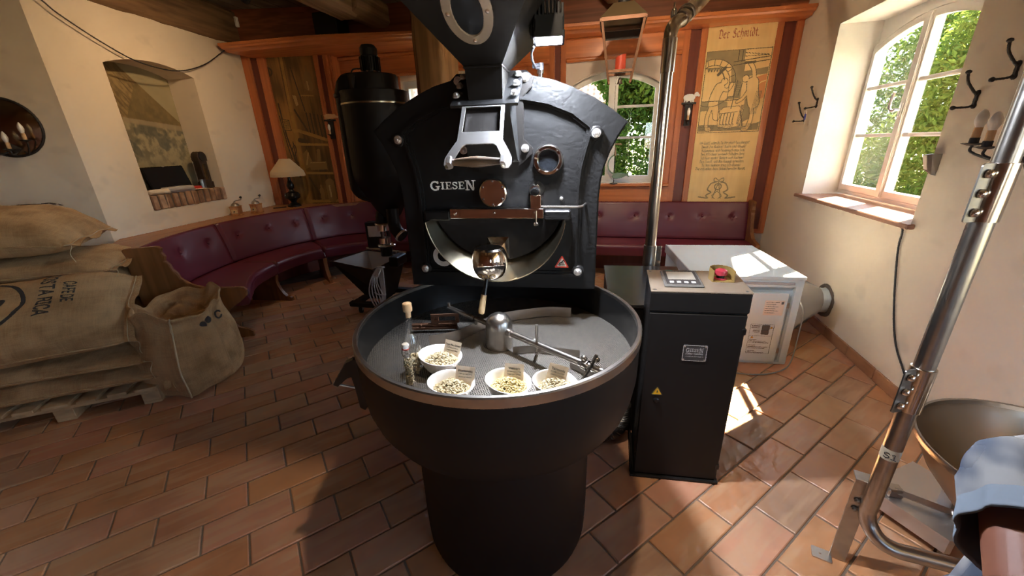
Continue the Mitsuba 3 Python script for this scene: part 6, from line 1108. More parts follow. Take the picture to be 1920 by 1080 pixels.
lb = part(wd, 'notice_label', prism(rrect(-.292, -.134, .092, .330, .003).difference(rrect(-.290, -.136, .094, .328, .003)).union(sg.box(-.29, .235, -.136, .237)), .0006, DF), 'ink', False, label='printed notice with warning triangles')
rows_ = [sg.box(x0, z - .0022, x0 + w, z + .0022) for z, x0, w in [(.318, -.284, .06), (.309, -.284, .055), (.300, -.284, .06), (.283, -.270, .045), (.274, -.272, .048), (.265, -.26, .035)] + [(.205 - .012 * i - .010 * (i // 3), -.284, (.05 if i % 3 == 0 else .135 - .02 * (i % 2))) for i in range(8)]]
part(wd, 'notice_print', prism(union_all(rows_), .0006, DF), 'grey_plastic', False)
for x0, z0 in ((-.214, .288), (-.216, .250)): part(wd, 'counter_display', W_M(box(x0, x0 + .05, -.020, -.010, z0, z0 + .036, .003)), 'grey_plastic', 30, label='small dark counter display')
warn(wd, DF @ np.array([[1, 0, 0, -.268], [0, 1, 0, .216], [0, 0, 1, 0], [0, 0, 0, 1.]]), .022, 'warn_yellow', 'volt'); warn(wd, DF @ np.array([[1, 0, 0, -.150], [0, 1, 0, .298], [0, 0, 1, 0], [0, 0, 0, 1.]]), .020, 'warn_yellow', 'volt')
part(wd, 'paper_label', prism(sg.box(-.228, .403, -.100, .516), .0006, DF), 'paper', False, label='pale paper label'); part(wd, 'label_print', prism(union_all([sg.box(-.22, .50 - .016 * i, -.135 - .02 * (i % 2), .503 - .016 * i) for i in range(6)] + [sg.box(-.122, .488, -.106, .508)]), .0012, DF), 'grey_plastic', False)
dct = thing('air_duct', 'grey sheet metal duct between the white cabinet and the round hole in the wall', 'duct')
q0 = [W_M(TM([(0.0, .30, .62), (0, .85, .62), (0, .85, .12), (0, .10, .22)], [[0, 1, 2]])).vertices[i] for i in range(4)]
rn = [(XR - .06, 3.60 + .112 * math.cos(a), .27 + .112 * math.sin(a)) for a in np.linspace(0, 6.283, 24, endpoint=False)]
part(dct, 'transition', hull(list(q0) + rn + [(1.345, 3.05, .60), (1.36, 3.05, .15)]), 'grey_panel', 20); part(dct, 'spigot', cyl((XR - .09, 3.60, .27), (XR + .001, 3.60, .27), .106, 32), 'white_enamel')
single('power_cable', tube([(1.36, 2.93, .50), (1.385, 2.90, .42), (1.38, 2.88, .20), (1.36, 2.85, .06), (1.30, 2.80, .012), (1.15, 2.72, .008), (.98, 2.70, .008), (.85, 2.74, .008)], .0045, 8, 8), 'cable_dim', 'thin grey cable running down the white cabinet and over the tiles', 'cable')

# ================================================================ stainless pipe and loading funnel in the right foreground
fp_ = thing('loader_pipe', 'upright stainless conveying pipe with bolted sleeves in the right foreground', 'pipe'); f0 = np.array([.996, 1.322, 0])
part(fp_, 'pipe', tube([f0 + [0, 0, ZC - .01], f0 + [0, 0, 1.45]], .0262, 32), 'steel'); part(fp_, 'pipe', tube([f0 + [0, 0, 1.45], f0 + [0, 0, .82]], .0262, 32), 'steel')
part(fp_, 'lower_pipe', tube([f0 + [0, 0, .82], f0 + [0, 0, .36], f0 + [.0, -.0, .29], f0 + [.008, -.015, .245], f0 + [.03, -.045, .213], f0 + [.07, -.065, .20], f0 + [.14, -.075, .198], f0 + [.35, -.10, .196], f0 + [.46, -.10, .20]], .0262, 32, 6), 'steel')
fd_ = np.array([-.92, -.40, 0]); fd_ /= np.linalg.norm(fd_); fn_ = np.array([fd_[1], -fd_[0], 0]); fn_ = fn_ if fn_ @ np.array([0, -1, 0]) > 0 else -fn_
for z0, z1 in ((.745, .905), (1.366, 1.518)):
    s_k = part(fp_, 'sleeve', cat([lathe([(.0265, z0), (.0315, z0 + .001), (.0315, z1 - .001), (.0265, z1)], 40, f0)]), 'chrome_dull', label='polished clamping sleeve')
    part(s_k, 'flange', move(prism(rrect(.026, .072, z0, z1, .008), .004, frame(f0 + fn_ * .004, fd_, UZ)), t=(0, 0, 0)), 'steel_dark', False)
    for q in (.17, .5, .83): part(s_k, 'bolt', lathe([(.0115, .0), (.0115, .004), (.009, .009), (.004, .0115), (0, .012)], 20, f0 + fd_ * .050 + fn_ * .006 + [0, 0, z0 + (z1 - z0) * q], fn_), 'chrome', 75)
part(fp_, 'tape', lathe([(.0264, .545), (.0268, .546), (.0268, .588), (.0264, .589)], 32, f0), 'tape', label='beige adhesive tape with a pen mark'); part(fp_, 'tape_mark', move(textm('S1', .022, np.eye(4), .0006, False), frame(f0 + np.array([-.62, -.79, 0]) * .0272 + np.array([.79, -.62, 0]) * -.016 + [0, 0, .556], (.79, -.62, 0), UZ)), 'ink', False)
bk_ = thing('floor_bracket', 'bent steel bracket holding the foot of the conveying pipe to the floor', 'bracket')
part(bk_, 'upright', cat([move(box(-.026, .026, -.003, .003, 0, .405, .001), rz=-18, t=(.972, 1.345, 0)), move(box(.020, .026, -.003, .045, .0, .405, .001), rz=-18, t=(.972, 1.345, 0)), move(box(-.026, .026, -.003, .05, .400, .406, .001), rz=-18, t=(.972, 1.345, 0))]), 'steel'); part(bk_, 'foot_plate', cat([prism(rrect(-.04, .025, -.03, .022, .005).difference(sg.Point(-.012, -.006).buffer(.004)), .005, frame((.930, 1.352, 0), unit(-18), unit(72)))]), 'aluminium', False)
for z in (.315, .275): part(bk_, 'bolt', hexbolt((.967, 1.340, z), (-.31, -.95, 0), .008, .009), 'steel_dark')
fu = thing('loading_funnel', 'wide stainless funnel with a rolled rim behind the conveying pipe', 'funnel'); fc = np.array([1.457, 1.304, 0])
part(fu, 'bowl', lathe([(.352, .585), (.345, .56), (.30, .47), (.20, .34), (.10, .25), (.06, .22), (.06, .10)], 72, fc), 'steel_warm'); part(fu, 'inner_bowl', lathe([(.350, .586), (.342, .558), (.297, .470), (.197, .342), (.097, .253), (.057, .223), (0, .222)][::-1], 72, fc), 'steel_warm')
part(fu, 'rim', lathe([(.350, .585), (.352, .602), (.360, .604), (.362, .598), (.360, .582), (.352, .578)], 72, fc), 'steel')
part(fu, 'base_frame', cat([prism([(1.20, 1.66), (1.50, 1.86), (1.66, 1.60), (1.36, 1.42)], .010, np.array([[1, 0, 0, 0], [0, 1, 0, 0], [0, 0, 1, .10], [0, 0, 0, 1.]])), prism([(1.20, 1.66), (1.22, 1.66), (1.38, 1.42), (1.36, 1.42)], .07, np.array([[1, 0, 0, 0], [0, 1, 0, 0], [0, 0, 1, .04], [0, 0, 0, 1.]]))]), 'aluminium', False)
part(fu, 'support_post', box(1.44, 1.50, 1.56, 1.62, .11, .36, .003), 'aluminium'); part(fu, 'cross_bar', cat([tube([(1.28, 1.62, .135), (1.46, 1.53, .135)], .016, 4), box(1.255, 1.315, 1.60, 1.65, .11, .15, .006), box(1.43, 1.47, 1.49, 1.53, .11, .16, .004)]), 'steel')
for x, y in ((1.22, 1.66), (1.62, 1.62), (1.38, 1.45), (1.50, 1.83)): part(fu, 'foot', cyl((x, y, 0), (x, y, .10), .012), 'steel_dark')


# ================================================================ on the right wall: coat hooks, sconce, switch box, cable
def hook(y, z0, z1, tips, lab, s=1.0):
    """A cast double coat hook: scrolled back plate, a long upper arm and a short lower arm, each with a knob."""
    k = thing('coat_hook', lab, 'coat hook'); zc = (z0 + z1) / 2; X0 = XR
    part(k, 'backplate', cat([prism(union_all([sg.Point(0, z1 - zc - .008).buffer(.013), sg.Point(0, 0).buffer(.010), sg.Point(0, z0 - zc + .008).buffer(.013), sg.box(-.008, z0 - zc, .008, z1 - zc)]).buffer(.002), .008, frame((X0, y, zc), (0, -1, 0), (0, 0, 1)), .003)] ), 'iron')
    (y1, t1), (y2, t2), rch = tips
    part(k, 'upper_arm', cat([tube([(X0 - .006, y, z1 - .015), (X0 - .03, y, z1 + .01), (X0 - rch * .8, (y + y1) / 2, (z1 + t1) / 2 + .005), (X0 - rch, y1, t1)], .0062, 10, 6), ball((X0 - rch, y1, t1 + .004), .0125, 12, (1, 1, .8))]), 'iron', True)
    part(k, 'lower_arm', cat([tube([(X0 - .006, y, z0 + .010), (X0 - .03, y, z0 + .002), (X0 - rch, y2, t2)], .0055, 10, 5), ball((X0 - rch - .004, y2, t2), .0115, 12)]), 'iron', True)
    return k
hook(2.755, 1.711, 1.786, ((2.738, 1.875), (2.76, 1.712), .083), 'black double coat hook right of the deep window, the lower of two')
hook(2.58, 1.825, 1.893, ((2.557, 1.979), (2.575, 1.823), .083), 'black double coat hook at the right picture edge, the upper of two')
hook(4.54, 1.841, 1.914, ((4.563, 2.011), (4.597, 1.838), .064), 'black double coat hook directly beside the left window reveal')
hook(4.735, 1.728, 1.772, ((4.769, 1.897), (4.802, 1.733), .064), 'black double coat hook next to the red panelling, with keys on it')
ky = thing('key_ring', 'bunch of keys with a blue tag hanging from a coat hook', 'keys')
part(ky, 'ring', sweep(np.array([(XR - .055, 4.60 + .020 * math.cos(a), 1.80 + .020 * math.sin(a)) for a in np.linspace(0, 6.283, 20, endpoint=False)]), circ(.0025, 6), closed=True), 'logo_white'); part(ky, 'tag', box(XR - .062, XR - .054, 4.575, 4.602, 1.735, 1.79, .004), 'blue_plastic', label='blue plastic key tag'); part(ky, 'key', cat([box(XR - .052, XR - .049, 4.590, 4.606, 1.70, 1.75, .001), box(XR - .052, XR - .049, 4.580, 4.616, 1.745, 1.775, .002)]), 'aluminium')
ws = thing('wall_sconce', 'black iron wall sconce with large white flame bulbs right of the window', 'wall lamp')
def big_candle(p, lean):
    up = np.array([lean[0], lean[1], 1.0]); k = part(ws, 'candle', lathe([(0, -.010), (.020, -.008), (.042, 0), (.044, .003), (.018, .004), (.018, .028), (0, .028)], 24, p, up), 'iron', label='iron drip cup and socket')
    part(k, 'sleeve', lathe([(.0155, .028), (.0155, .075), (0, .075)], 18, p, up), 'card_tube', label='brown card sleeve'); part(k, 'bulb', lathe([(.013, .075), (.015, .082), (.0215, .094), (.0245, .108), (.022, .128), (.014, .146), (.006, .155), (0, .157)], 22, p, up), 'bulb_glass', label='white flame shaped bulb')
for y, z in ((2.525, 1.535), (2.445, 1.520), (2.27, 1.535)):
    big_candle((XR - .105, y, z), (0, 0)); part(ws, 'arm', tube([(XR - .004, 2.31, 1.46), (XR - .05, 2.31 + (y - 2.31) * .5, 1.455), (XR - .10, y, z - .04), (XR - .105, y, z - .005)], .006, 8, 5), 'iron')
part(ws, 'backplate', move(lathe([(.05, 0), (.05, .006), (.03, .014), (0, .015)], 28), frame((XR, 2.31, 1.46), (0, -1, 0), (0, 0, 1))), 'iron')
swb = thing('wall_box', 'small wedge shaped grey box on the wall at the right edge of the window', 'wall box')
part(swb, 'body', hull([(XR, 2.93, 1.475), (XR, 2.855, 1.475), (XR, 2.93, 1.37), (XR, 2.855, 1.355), (XR - .045, 2.93, 1.47), (XR - .045, 2.86, 1.475), (XR - .02, 2.93, 1.385), (XR - .02, 2.86, 1.36)]), 'steel_dark', False); part(swb, 'cover', hull([(XR - .047, 2.925, 1.466), (XR - .047, 2.895, 1.47), (XR - .022, 2.925, 1.39), (XR - .022, 2.895, 1.385), (XR - .05, 2.925, 1.466), (XR - .05, 2.895, 1.47), (XR - .026, 2.925, 1.39), (XR - .026, 2.895, 1.385)]), 'paper', False)
single('wall_cable', tube([(XR - .02, 2.96, 1.035), (XR - .012, 2.95, 1.0), (XR - .010, 2.94, .88), (XR - .010, 2.838, .588), (XR - .010, 2.713, .343), (XR - .010, 2.55, .19), (XR - .010, 2.45, .10)], .0055, 8, 6), 'cable_black', 'thin black cable hanging down the wall from the right end of the sill', 'cable')
single('light_switch', box(.604, .618, 5.18, 5.215, 1.19, 1.26, .003), 'white_plastic', 'small white switch on the panelling right of the exhaust pipe', 'switch')

# hanging lantern with a red candle
ln = thing('hanging_lantern', 'old copper framed lantern hanging from a beam before the arched window', 'lantern'); LY = 4.20; LX = .048
def rect_ring(hw, z, r): return [((LX - hw, LY - hw, z), (LX + hw, LY - hw, z)), ((LX + hw, LY - hw, z), (LX + hw, LY + hw, z)), ((LX + hw, LY + hw, z), (LX - hw, LY + hw, z)), ((LX - hw, LY + hw, z), (LX - hw, LY - hw, z))]
sqb = lambda a, b, w: sweep([a, b], np.array([(-w, -w), (w, -w), (w, w), (-w, w)]))
for sx_, sy_ in ((-1, -1), (1, -1), (1, 1), (-1, 1)): part(ln, 'corner_post', sqb((LX + sx_ * .178, LY + sy_ * .178, 2.585), (LX + sx_ * .098, LY + sy_ * .098, 2.115), .010), 'copper_frame', False)
part(ln, 'top_frame', cat([sqb(a, b, .014) for a, b in rect_ring(.182, 2.585, 0)]), 'copper_frame', False); part(ln, 'bottom_frame', cat([sqb(a, b, .011) for a, b in rect_ring(.110, 2.195, 0)]), 'copper_frame', False)
part(ln, 'roof', (lambda V: TM(V, [[0, 1, 5], [0, 5, 4], [1, 2, 6], [1, 6, 5], [2, 3, 7], [2, 7, 6], [3, 0, 4], [3, 4, 7], [4, 5, 6], [4, 6, 7]]))([(LX + a * .195, LY + b * .195, 2.598) for a, b in ((-1, -1), (1, -1), (1, 1), (-1, 1))] + [(LX + a * .085, LY + b * .085, 2.725) for a, b in ((-1, -1), (1, -1), (1, 1), (-1, 1))]), 'brass_old', False)
part(ln, 'chimney', cat([lathe([(.05, 2.72), (.05, 2.77), (.062, 2.78), (.062, 2.80), (0, 2.80)], 24, (LX, LY, 0)), cyl((LX, LY, 2.79), (LX, LY, 2.97), .012)]), 'iron')
for a in range(4):
    q = [(-1, -1), (1, -1), (1, 1), (-1, 1)]; (a0, b0), (a1, b1) = q[a], q[(a + 1) % 4]
    part(ln, 'pane', TM([(LX + a0 * .174, LY + b0 * .174, 2.57), (LX + a1 * .174, LY + b1 * .174, 2.57), (LX + a1 * .112, LY + b1 * .112, 2.205), (LX + a0 * .112, LY + b0 * .112, 2.205)], [[0, 1, 2], [0, 2, 3]]), 'pane', False)
part(ln, 'inner_reflector', TM([(LX - .165, LY + .16, 2.565), (LX + .165, LY + .16, 2.565), (LX + .15, LY + .145, 2.49), (LX - .15, LY + .145, 2.49)], [[0, 1, 2], [0, 2, 3]]), 'iron', False)
rc_ = thing('red_candle', 'stubby red candle burnt at an angle inside the hanging lantern', 'candle'); cm = lathe([(0, 2.215), (.047, 2.215), (.047, 2.325), (.044, 2.332), (0, 2.334)], 24, (LX, LY, 0)); vv = cm.vertices.copy(); vv[:, 2] += np.where(vv[:, 2] > 2.27, (vv[:, 0] - LX) * .28, 0)
part(rc_, 'wax', TM(vv, cm.faces), 'candle_red'); part(rc_, 'wick', cyl((LX + .006, LY, 2.33), (LX + .008, LY, 2.35), .002, 6), 'ink'); part(rc_, 'saucer', lathe([(0, 2.196), (.02, 2.198), (.046, 2.206), (.048, 2.212), (.02, 2.212), (0, 2.213)], 24, (LX, LY, 0)), 'iron')
bl = thing('small_bell', 'tiny metal bell with a pull cord hanging under the lantern', 'bell'); part(bl, 'body', lathe([(.003, 2.155), (.010, 2.150), (.017, 2.135), (.020, 2.115), (.029, 2.100), (.027, 2.100), (.016, 2.118), (0, 2.14)], 24, (LX + .004, LY, 0)), 'steel'); part(bl, 'cord', cat([cyl((LX + .004, LY, 2.15), (LX + .004, LY, 2.19), .0018, 6), tube([(LX - .03, LY - .0, 2.19), (LX - .031, LY, 1.9), (LX - .032, LY, 1.72)], .0016, 6), cyl((LX + .004, LY, 2.10), (LX + .004, LY, 2.085), .005)]), 'iron')
# fish ornament on the sill of the arched window
fi = thing('fish_ornament', 'small metal balance ornament with a green fish on the arched window sill', 'ornament'); FY = 5.165; FX = .062
part(fi, 'base', cat([lathe([(0, 1.098), (.05, 1.098), (.048, 1.106), (0, 1.108)], 24, (FX, FY, 0)), cyl((FX, FY, 1.1), (FX, FY, 1.50), .004, 8)]), 'iron'); part(fi, 'hoop', tube([(FX + .10 * math.cos(a) + .02, FY, 1.33 + .115 * math.sin(a)) for a in np.linspace(math.radians(75), math.radians(280), 22)], .008, 8), 'patina')
part(fi, 'figure', cat([lathe([(.016, 1.43), (.014, 1.47), (.006, 1.50), (.010, 1.51), (.008, 1.53), (0, 1.535)], 14, (FX, FY, 0)), prism(sg.Polygon([(-.05, 0), (.05, 0), (.03, .02), (-.03, .02)]), .03, frame((FX + .03, FY - .01, 1.555), (1, 0, 0), (0, 0, 1)))]), 'brass_old')
fish = sg.Polygon([(-.085, .0), (-.06, .028), (-.01, .036), (.05, .018), (.085, .006), (.115, .032), (.105, .0), (.118, -.028), (.085, -.006), (.04, -.022), (-.02, -.03), (-.065, -.022)])
part(fi, 'fish', prism(fish.buffer(.004), .020, frame((FX + .06, FY + .01, 1.195), (1, .0, .12), (-.12, 0, 1)), .007), 'patina', 30, label='verdigris green fish')
# ceiling spot lamps on the beams (outside the picture; placed to light the walls and the cooling bin)
def spot(o, to, power, col, lab):
    k = thing('unseen_ceiling_spot', lab, 'spotlight', 'unseen ceiling spotlights on the beams'); o = np.array(o, float); d = np.array(to, float) - o; d /= np.linalg.norm(d)
    part(k, 'can', lathe([(.020, -.02), (.045, .0), (.05, .10), (.047, .10), (.042, .005), (0, -.0)], 24, o, d), 'iron'); part(k, 'stem', cyl(o - d * .01, (o[0], o[1], 2.99), .008), 'iron')
    e = part(k, 'bulb', lathe([(.038, .060), (.02, .064), (0, .065)], 20, o, d), 'bulb_glass'); scene[e]['emitter'] = {'type': 'area', 'radiance': rgb(*(np.array(col) * power))}
WARM = (1.0, .66, .36)
spot((-2.97, 3.25, 2.86), (-4.6, 3.4, 1.9), 22, WARM, 'unseen ceiling spotlight aimed at the niche wall')
spot((-2.97, 1.55, 2.86), (-4.4, 1.9, .9), 5, WARM, 'unseen ceiling spotlight above the coffee sacks')
spot((-.02, 1.0, 2.84), (-.35, 1.35, .9), 30, (1, .80, .6), 'unseen ceiling spotlight above the cooling bin')
spot((-.02, 2.75, 2.84), (.4, 5.1, 1.6), 36, (1, .74, .48), 'unseen ceiling spotlight aimed at the arched window wall')


# ================================================================ outside the windows
single('garden_ground', box(-14, 16, 5.75, 26, -.25, -.12), 'soil', 'grassy ground outside the windows', 'ground', False, kind='structure')
single('garden_ground', box(2.4, 16, -8, 5.75, -.25, -.12), 'soil', 'grassy ground outside the side window', 'ground', False, kind='structure')
def leaves(n, cen, rad, size, seed, shell=.35, droop=.25):
    r = np.random.default_rng(seed); d = r.normal(size=(n, 3)); d /= np.linalg.norm(d, axis=1, keepdims=True); q = r.uniform(shell, 1, n)[:, None] ** .5
    c = np.array(cen) + d * q * np.array(rad) * (.8 + .45 * meshkit.fbm(d * 2.2 + seed, 3, seed)[:, None])
    a = r.normal(size=(n, 3)); a[:, 2] -= droop; a /= np.linalg.norm(a, axis=1, keepdims=True); b = np.cross(a, r.normal(size=(n, 3))); b /= np.linalg.norm(b, axis=1, keepdims=True); nn = np.cross(a, b)
    s = size * r.uniform(.6, 1.25, n)[:, None]
    V = np.stack([c - a * s, c + b * s * .42 + nn * s * .12 - a * s * .1, c + a * s, c - b * s * .42 + nn * s * .12 - a * s * .1], 1).reshape(-1, 3); i = np.arange(n)[:, None] * 4
    return TM(V, np.vstack([i + [0, 1, 2], i + [0, 2, 3]]))
def tree(key, lab, base, h, crowns, size, n, seed, mat, catg='tree'):
    k = thing(key, lab, catg); bx, by = base; part(k, 'trunk', tube([(bx, by, -.15), (bx + .05, by + .02, h * .4), (bx - .04, by, h * .8)], .10, 10, 5, scale=None), 'bark')
    part(k, 'crown', cat([leaves(int(n * w), c, r_, size, seed + i) for i, (c, r_, w) in enumerate(crowns)]), mat, False, kind='stuff')
tree('hedge', 'dense green hedge close behind the arched window', (.9, 8.0), 2.4, [((.55, 7.9, 1.0), (1.3, .6, 1.5), .4), ((1.9, 7.9, 1.1), (1.2, .6, 1.5), .3), ((-.6, 8.1, .9), (1.0, .55, 1.35), .3)], .060, 30000, 1, 'leaf_dark', 'hedge')
tree('tree', 'leafy tree over the hedge, seen through the arched window', (1.7, 8.4), 4.2, [((.75, 8.0, 3.0), (1.1, .7, 1.0), .25), ((1.7, 8.1, 3.9), (1.6, .8, 1.9), .35), ((.6, 8.3, 5.6), (2.2, .8, 1.4), .25), ((2.6, 8.3, 5.6), (1.5, .8, 1.3), .15), ((.9, 8.9, 5.6), (1.6, .7, 1.3), .3)], .080, 50000, 11, 'leaf')  # upper crowns are out of view, set dense to keep sun off the bench
tree('tree', 'bright green tree outside the side window, nearest the glass', (6.3, 7.6), 3.2, [((5.6, 7.6, 2.3), (1.2, .9, 1.5), .5), ((6.6, 7.2, 3.1), (1.3, .9, 1.1), .3), ((5.2, 8.2, 1.0), (1.2, .8, 1.0), .2)], .055, 30000, 21, 'leaf_light')
tree('tree', 'darker tree behind the bright one outside the side window', (7.8, 10.0), 4.5, [((6.8, 10.2, 2.2), (2.0, .9, 2.3), .5), ((8.8, 9.3, 3.0), (1.6, 1.2, 2.2), .5)], .065, 32000, 31, 'leaf')
tree('shrub', 'low dark shrub below the trees outside the side window', (5.2, 6.6), .5, [((5.0, 6.8, .4), (1.0, .7, .75), .5), ((5.9, 6.2, .5), (1.0, .7, .8), .5)], .05, 16000, 41, 'leaf_dark', 'shrub')
nb = thing('neighbour_house', 'house with a pinkish tiled roof behind the trees', 'house')
part(nb, 'wall', box(-9, .6, 17, 23, -.2, 3.2), 'facade', False); part(nb, 'roof', TM([(-9.4, 16.5, 3.0), (1.0, 16.5, 3.0), (1.0, 20, 6.6), (-9.4, 20, 6.6), (1.0, 23.5, 3.0), (-9.4, 23.5, 3.0)], [[0, 1, 2], [0, 2, 3], [3, 2, 4], [3, 4, 5]]), 'roof_tile', False)
for x in (-7.5, -5, -2.5): 
    wq = part(nb, 'window', box(x, x + 1.0, 16.94, 17.02, .9, 2.2), 'window_white', False); part(wq, 'pane', box(x + .08, x + .92, 16.92, 16.95, .98, 2.12), 'screen_off', False)


# ================================================================ a person standing at the right; only the left upper arm reaches into the picture
def body_mesh(bones, joints, edge, it=10):
    parts = []
    for a, b in bones:
        pts = []
        for j in (a, b):
            c, r = joints[j][:3], joints[j][3]; s = trimesh.creation.icosphere(2, 1.0).vertices * (np.array(r) if np.ndim(r) else r) + np.array(c); pts.append(s)
        parts.append(manifold3d.Manifold.hull_points(np.vstack(pts).astype(np.float32)))
    m = parts[0]
    for q in parts[1:]: m = m + q
    m = m.refine_to_length(edge).to_mesh(); t = trimesh.Trimesh(m.vert_properties[:, :3], m.tri_verts); trimesh.smoothing.filter_taubin(t, iterations=it); return t
PB = np.array([.81, .622, 0])                                      # stands here, facing into the room (+y)
J = {k: (*(PB + np.array(v[:3]) * [1, 1, .95]), v[3]) for k, v in {
    'pelvis': (0, 0, .80, (.145, .10, .09)), 'waist': (0, .005, .94, (.125, .09, .08)), 'chest': (0, 0, 1.10, (.155, .105, .10)), 'neckb': (0, -.01, 1.235, (.085, .065, .04)), 'neck': (0, .0, 1.30, .048), 'skull': (0, .012, 1.405, (.070, .088, .085)), 'jaw': (0, .045, 1.345, (.048, .052, .045)),
    'nose': (0, .105, 1.385, .011), 'nose2': (0, .118, 1.368, .012), 'earl': (-.073, .01, 1.39, (.008, .016, .026)), 'earr': (.073, .01, 1.39, (.008, .016, .026)),
    'shl': (-.168, -.010, 1.150, .052), 'ell': (-.240, -.150, 1.080, .047), 'wrl': (-.150, -.06, .86, .030), 'shr': (.165, -.005, 1.105, .052), 'elr': (.205, -.02, .945, .043), 'wrr': (.195, .08, .73, .028),
    'hipl': (-.080, 0, .76, .088), 'knl': (-.085, .02, .42, .058), 'anl': (-.088, -.02, .075, .036), 'hipr': (.080, 0, .76, .088), 'knr': (.085, .02, .42, .058), 'anr': (.088, -.02, .075, .036),
    'heell': (-.088, -.05, .035, .032), 'toel': (-.095, .12, .028, .030), 'heelr': (.088, -.05, .035, .032), 'toer': (.095, .12, .028, .030)}.items()}
bones = [('pelvis', 'waist'), ('waist', 'chest'), ('chest', 'neckb'), ('neckb', 'neck'), ('neck', 'skull'), ('skull', 'jaw'), ('nose', 'nose2'), ('earl', 'skull'), ('earr', 'skull'), ('chest', 'shl'), ('chest', 'shr'), ('neckb', 'shl'), ('neckb', 'shr'), ('shl', 'ell'), ('ell', 'wrl'), ('shr', 'elr'), ('elr', 'wrr'), ('pelvis', 'hipl'), ('pelvis', 'hipr'), ('hipl', 'knl'), ('knl', 'anl'), ('hipr', 'knr'), ('knr', 'anr'), ('anl', 'heell'), ('heell', 'toel'), ('anr', 'heelr'), ('heelr', 'toer')]
for sd, w in (('l', 'wrl'), ('r', 'wrr')):                            # relaxed hands with five bent fingers
    c = np.array(J[w][:3]); s = 1 if sd == 'l' else -1; dn_ = np.array([0, .22, -1.0]); dn_ /= np.linalg.norm(dn_); fw = np.array([0, 1, .22]); fw /= np.linalg.norm(fw); kn = c + dn_ * .082
    J['pm' + sd] = (*(c + dn_ * .03), (.016, .030, .020)); J['kn' + sd] = (*kn, (.013, .036, .012)); bones += [(w, 'pm' + sd), ('pm' + sd, 'kn' + sd)]
    for f, (off, ln_) in enumerate(((.027, .062), (.009, .070), (-.009, .066), (-.027, .052))):
        a = kn + fw * off; b = a + dn_ * ln_ * .5 + np.array([s * .004, 0, 0]); e = b + dn_ * ln_ * .42 + np.array([s * .016, 0, 0]); J[f'f{sd}{f}a'], J[f'f{sd}{f}b'], J[f'f{sd}{f}c'] = (*a, .0088), (*b, .0080), (*e, .0070); bones += [(f'f{sd}{f}a', f'f{sd}{f}b'), (f'f{sd}{f}b', f'f{sd}{f}c')]
    t0 = c + dn_ * .028 + fw * .024; t1 = t0 + dn_ * .032 + fw * .020 + np.array([s * .010, 0, 0]); t2 = t1 + dn_ * .030 + fw * .004 + np.array([s * .010, 0, 0]); J['t0' + sd], J['t1' + sd], J['t2' + sd] = (*t0, .012), (*t1, .0095), (*t2, .008); bones += [('t0' + sd, 't1' + sd), ('t1' + sd, 't2' + sd)]
pe = thing('person', 'person at the right edge in a blue and white tie-dye short sleeve, arm hanging', 'person')
part(pe, 'body', body_mesh(bones, J, .012), 'skin', True)
g3_ = lambda k, dz=0, gr=.0: (*(np.array(J[k][:3]) + [0, 0, dz]), tuple(np.array(J[k][3]) + gr) if np.ndim(J[k][3]) else J[k][3] + gr)
JS = {k: g3_(k, 0, .016) for k in ('pelvis', 'waist', 'chest', 'neckb', 'shl', 'shr')}; JS['neckb'] = g3_('neckb', -.015, .012)
sh_ = body_mesh([('pelvis', 'waist'), ('waist', 'chest'), ('chest', 'neckb'), ('chest', 'shl'), ('chest', 'shr'), ('neckb', 'shl'), ('neckb', 'shr')], JS, .015, 8); shk = part(pe, 'shirt', sh_, 'shirt', True)
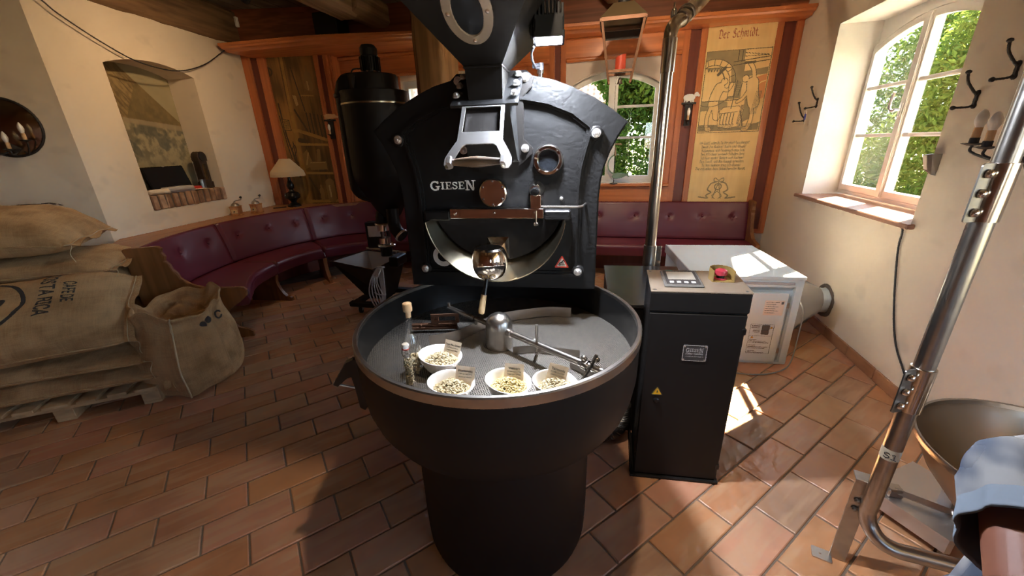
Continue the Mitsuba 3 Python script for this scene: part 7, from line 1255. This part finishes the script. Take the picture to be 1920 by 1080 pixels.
for sd in 'lr':                                                       # loose sleeves: open cloth tubes with a turned hem
    a, b = np.array(J['sh' + sd][:3]), np.array(J['el' + sd][:3]); d = (b - a) / np.linalg.norm(b - a); M = frame(a, np.cross([0, 1, 0], d), z=d); sg_ = -1 if sd == 'l' else 1
    M[:3, 2] = d; M[:3, 1] = np.cross(d, [1, 0, 0]); M[:3, 1] /= np.linalg.norm(M[:3, 1]); M[:3, 0] = np.cross(M[:3, 1], d); n_ = 56; t = np.linspace(0, 2 * np.pi, n_, endpoint=False); rows = []
    for u, r0 in ((-.066, .012), (-.055, .040), (-.03, .060), (.0, .066), (.03, .069), (.075, .073), (.108, .077), (.113, .0755), (.107, .072), (.04, .065), (-.01, .058)):
        w = 1 + (.08 * np.sin(3 * t + 1 + min(u, .08) * 9) + .06 * np.sin(5 * t + 2 + min(u, .08) * 26) + .035 * np.sin(9 * t + min(u, .08) * 40)) * np.clip((u + .07) / .2, 0, 1) + .22 * (meshkit.fbm(np.stack([np.cos(t) * 3, np.sin(t) * 3, np.full(n_, min(u, .08) * 30)], -1), 3, 5) - .5) * np.clip((u + .06) / .06, 0, 1) * (1 if r0 > .05 else 0)
        sl = u + np.clip((u + .07) / .13, 0, 1) * .022 * np.cos(t + .6); rows.append(np.stack([r0 * w * np.cos(t), r0 * w * np.sin(t), sl], -1))
    part(shk, 'sleeve', move(grid(np.array(rows[:6]), False, True), M), 'shirt', True); part(shk, 'sleeve_hem', move(grid(np.array(rows[5:]), False, True), M), 'shirt_hem', True, label='pale turned sleeve hem')
JT = {k: g3_(k, 0, .014) for k in ('pelvis', 'hipl', 'hipr', 'knl', 'knr', 'anl', 'anr')}
part(pe, 'trousers', body_mesh([('pelvis', 'hipl'), ('pelvis', 'hipr'), ('hipl', 'knl'), ('knl', 'anl'), ('hipr', 'knr'), ('knr', 'anr')], JT, .02, 8), 'trousers', True)
JH = {'a': (*(np.array(J['skull'][:3]) + [0, -.016, .018]), (.078, .090, .086)), 'b': (*(np.array(J['skull'][:3]) + [0, -.045, -.03]), (.066, .05, .06))}
part(pe, 'hair', body_mesh([('a', 'b')], JH, .015, 4), 'hair', True)
for sd in 'lr':
    JF = {'h': g3_('heel' + sd, .006, .012), 't': g3_('toe' + sd, .006, .012)}; part(pe, 'shoe', body_mesh([('h', 't')], JF, .015, 4), 'shoe', True)
    e_ = np.array(J['skull'][:3]) + [-.030 if sd == 'l' else .030, .083, -.004]; part(pe, 'eye', ball(e_, .0125, 12), 'porcelain', True); part(pe, 'iris', ball(e_ + [0, .0085, 0], .0062, 10), 'ink', True)
part(pe, 'mouth', ball(np.array(J['jaw'][:3]) + [0, .049, .006], .011, 12, (2, .4, .45)), 'red_plastic', True)
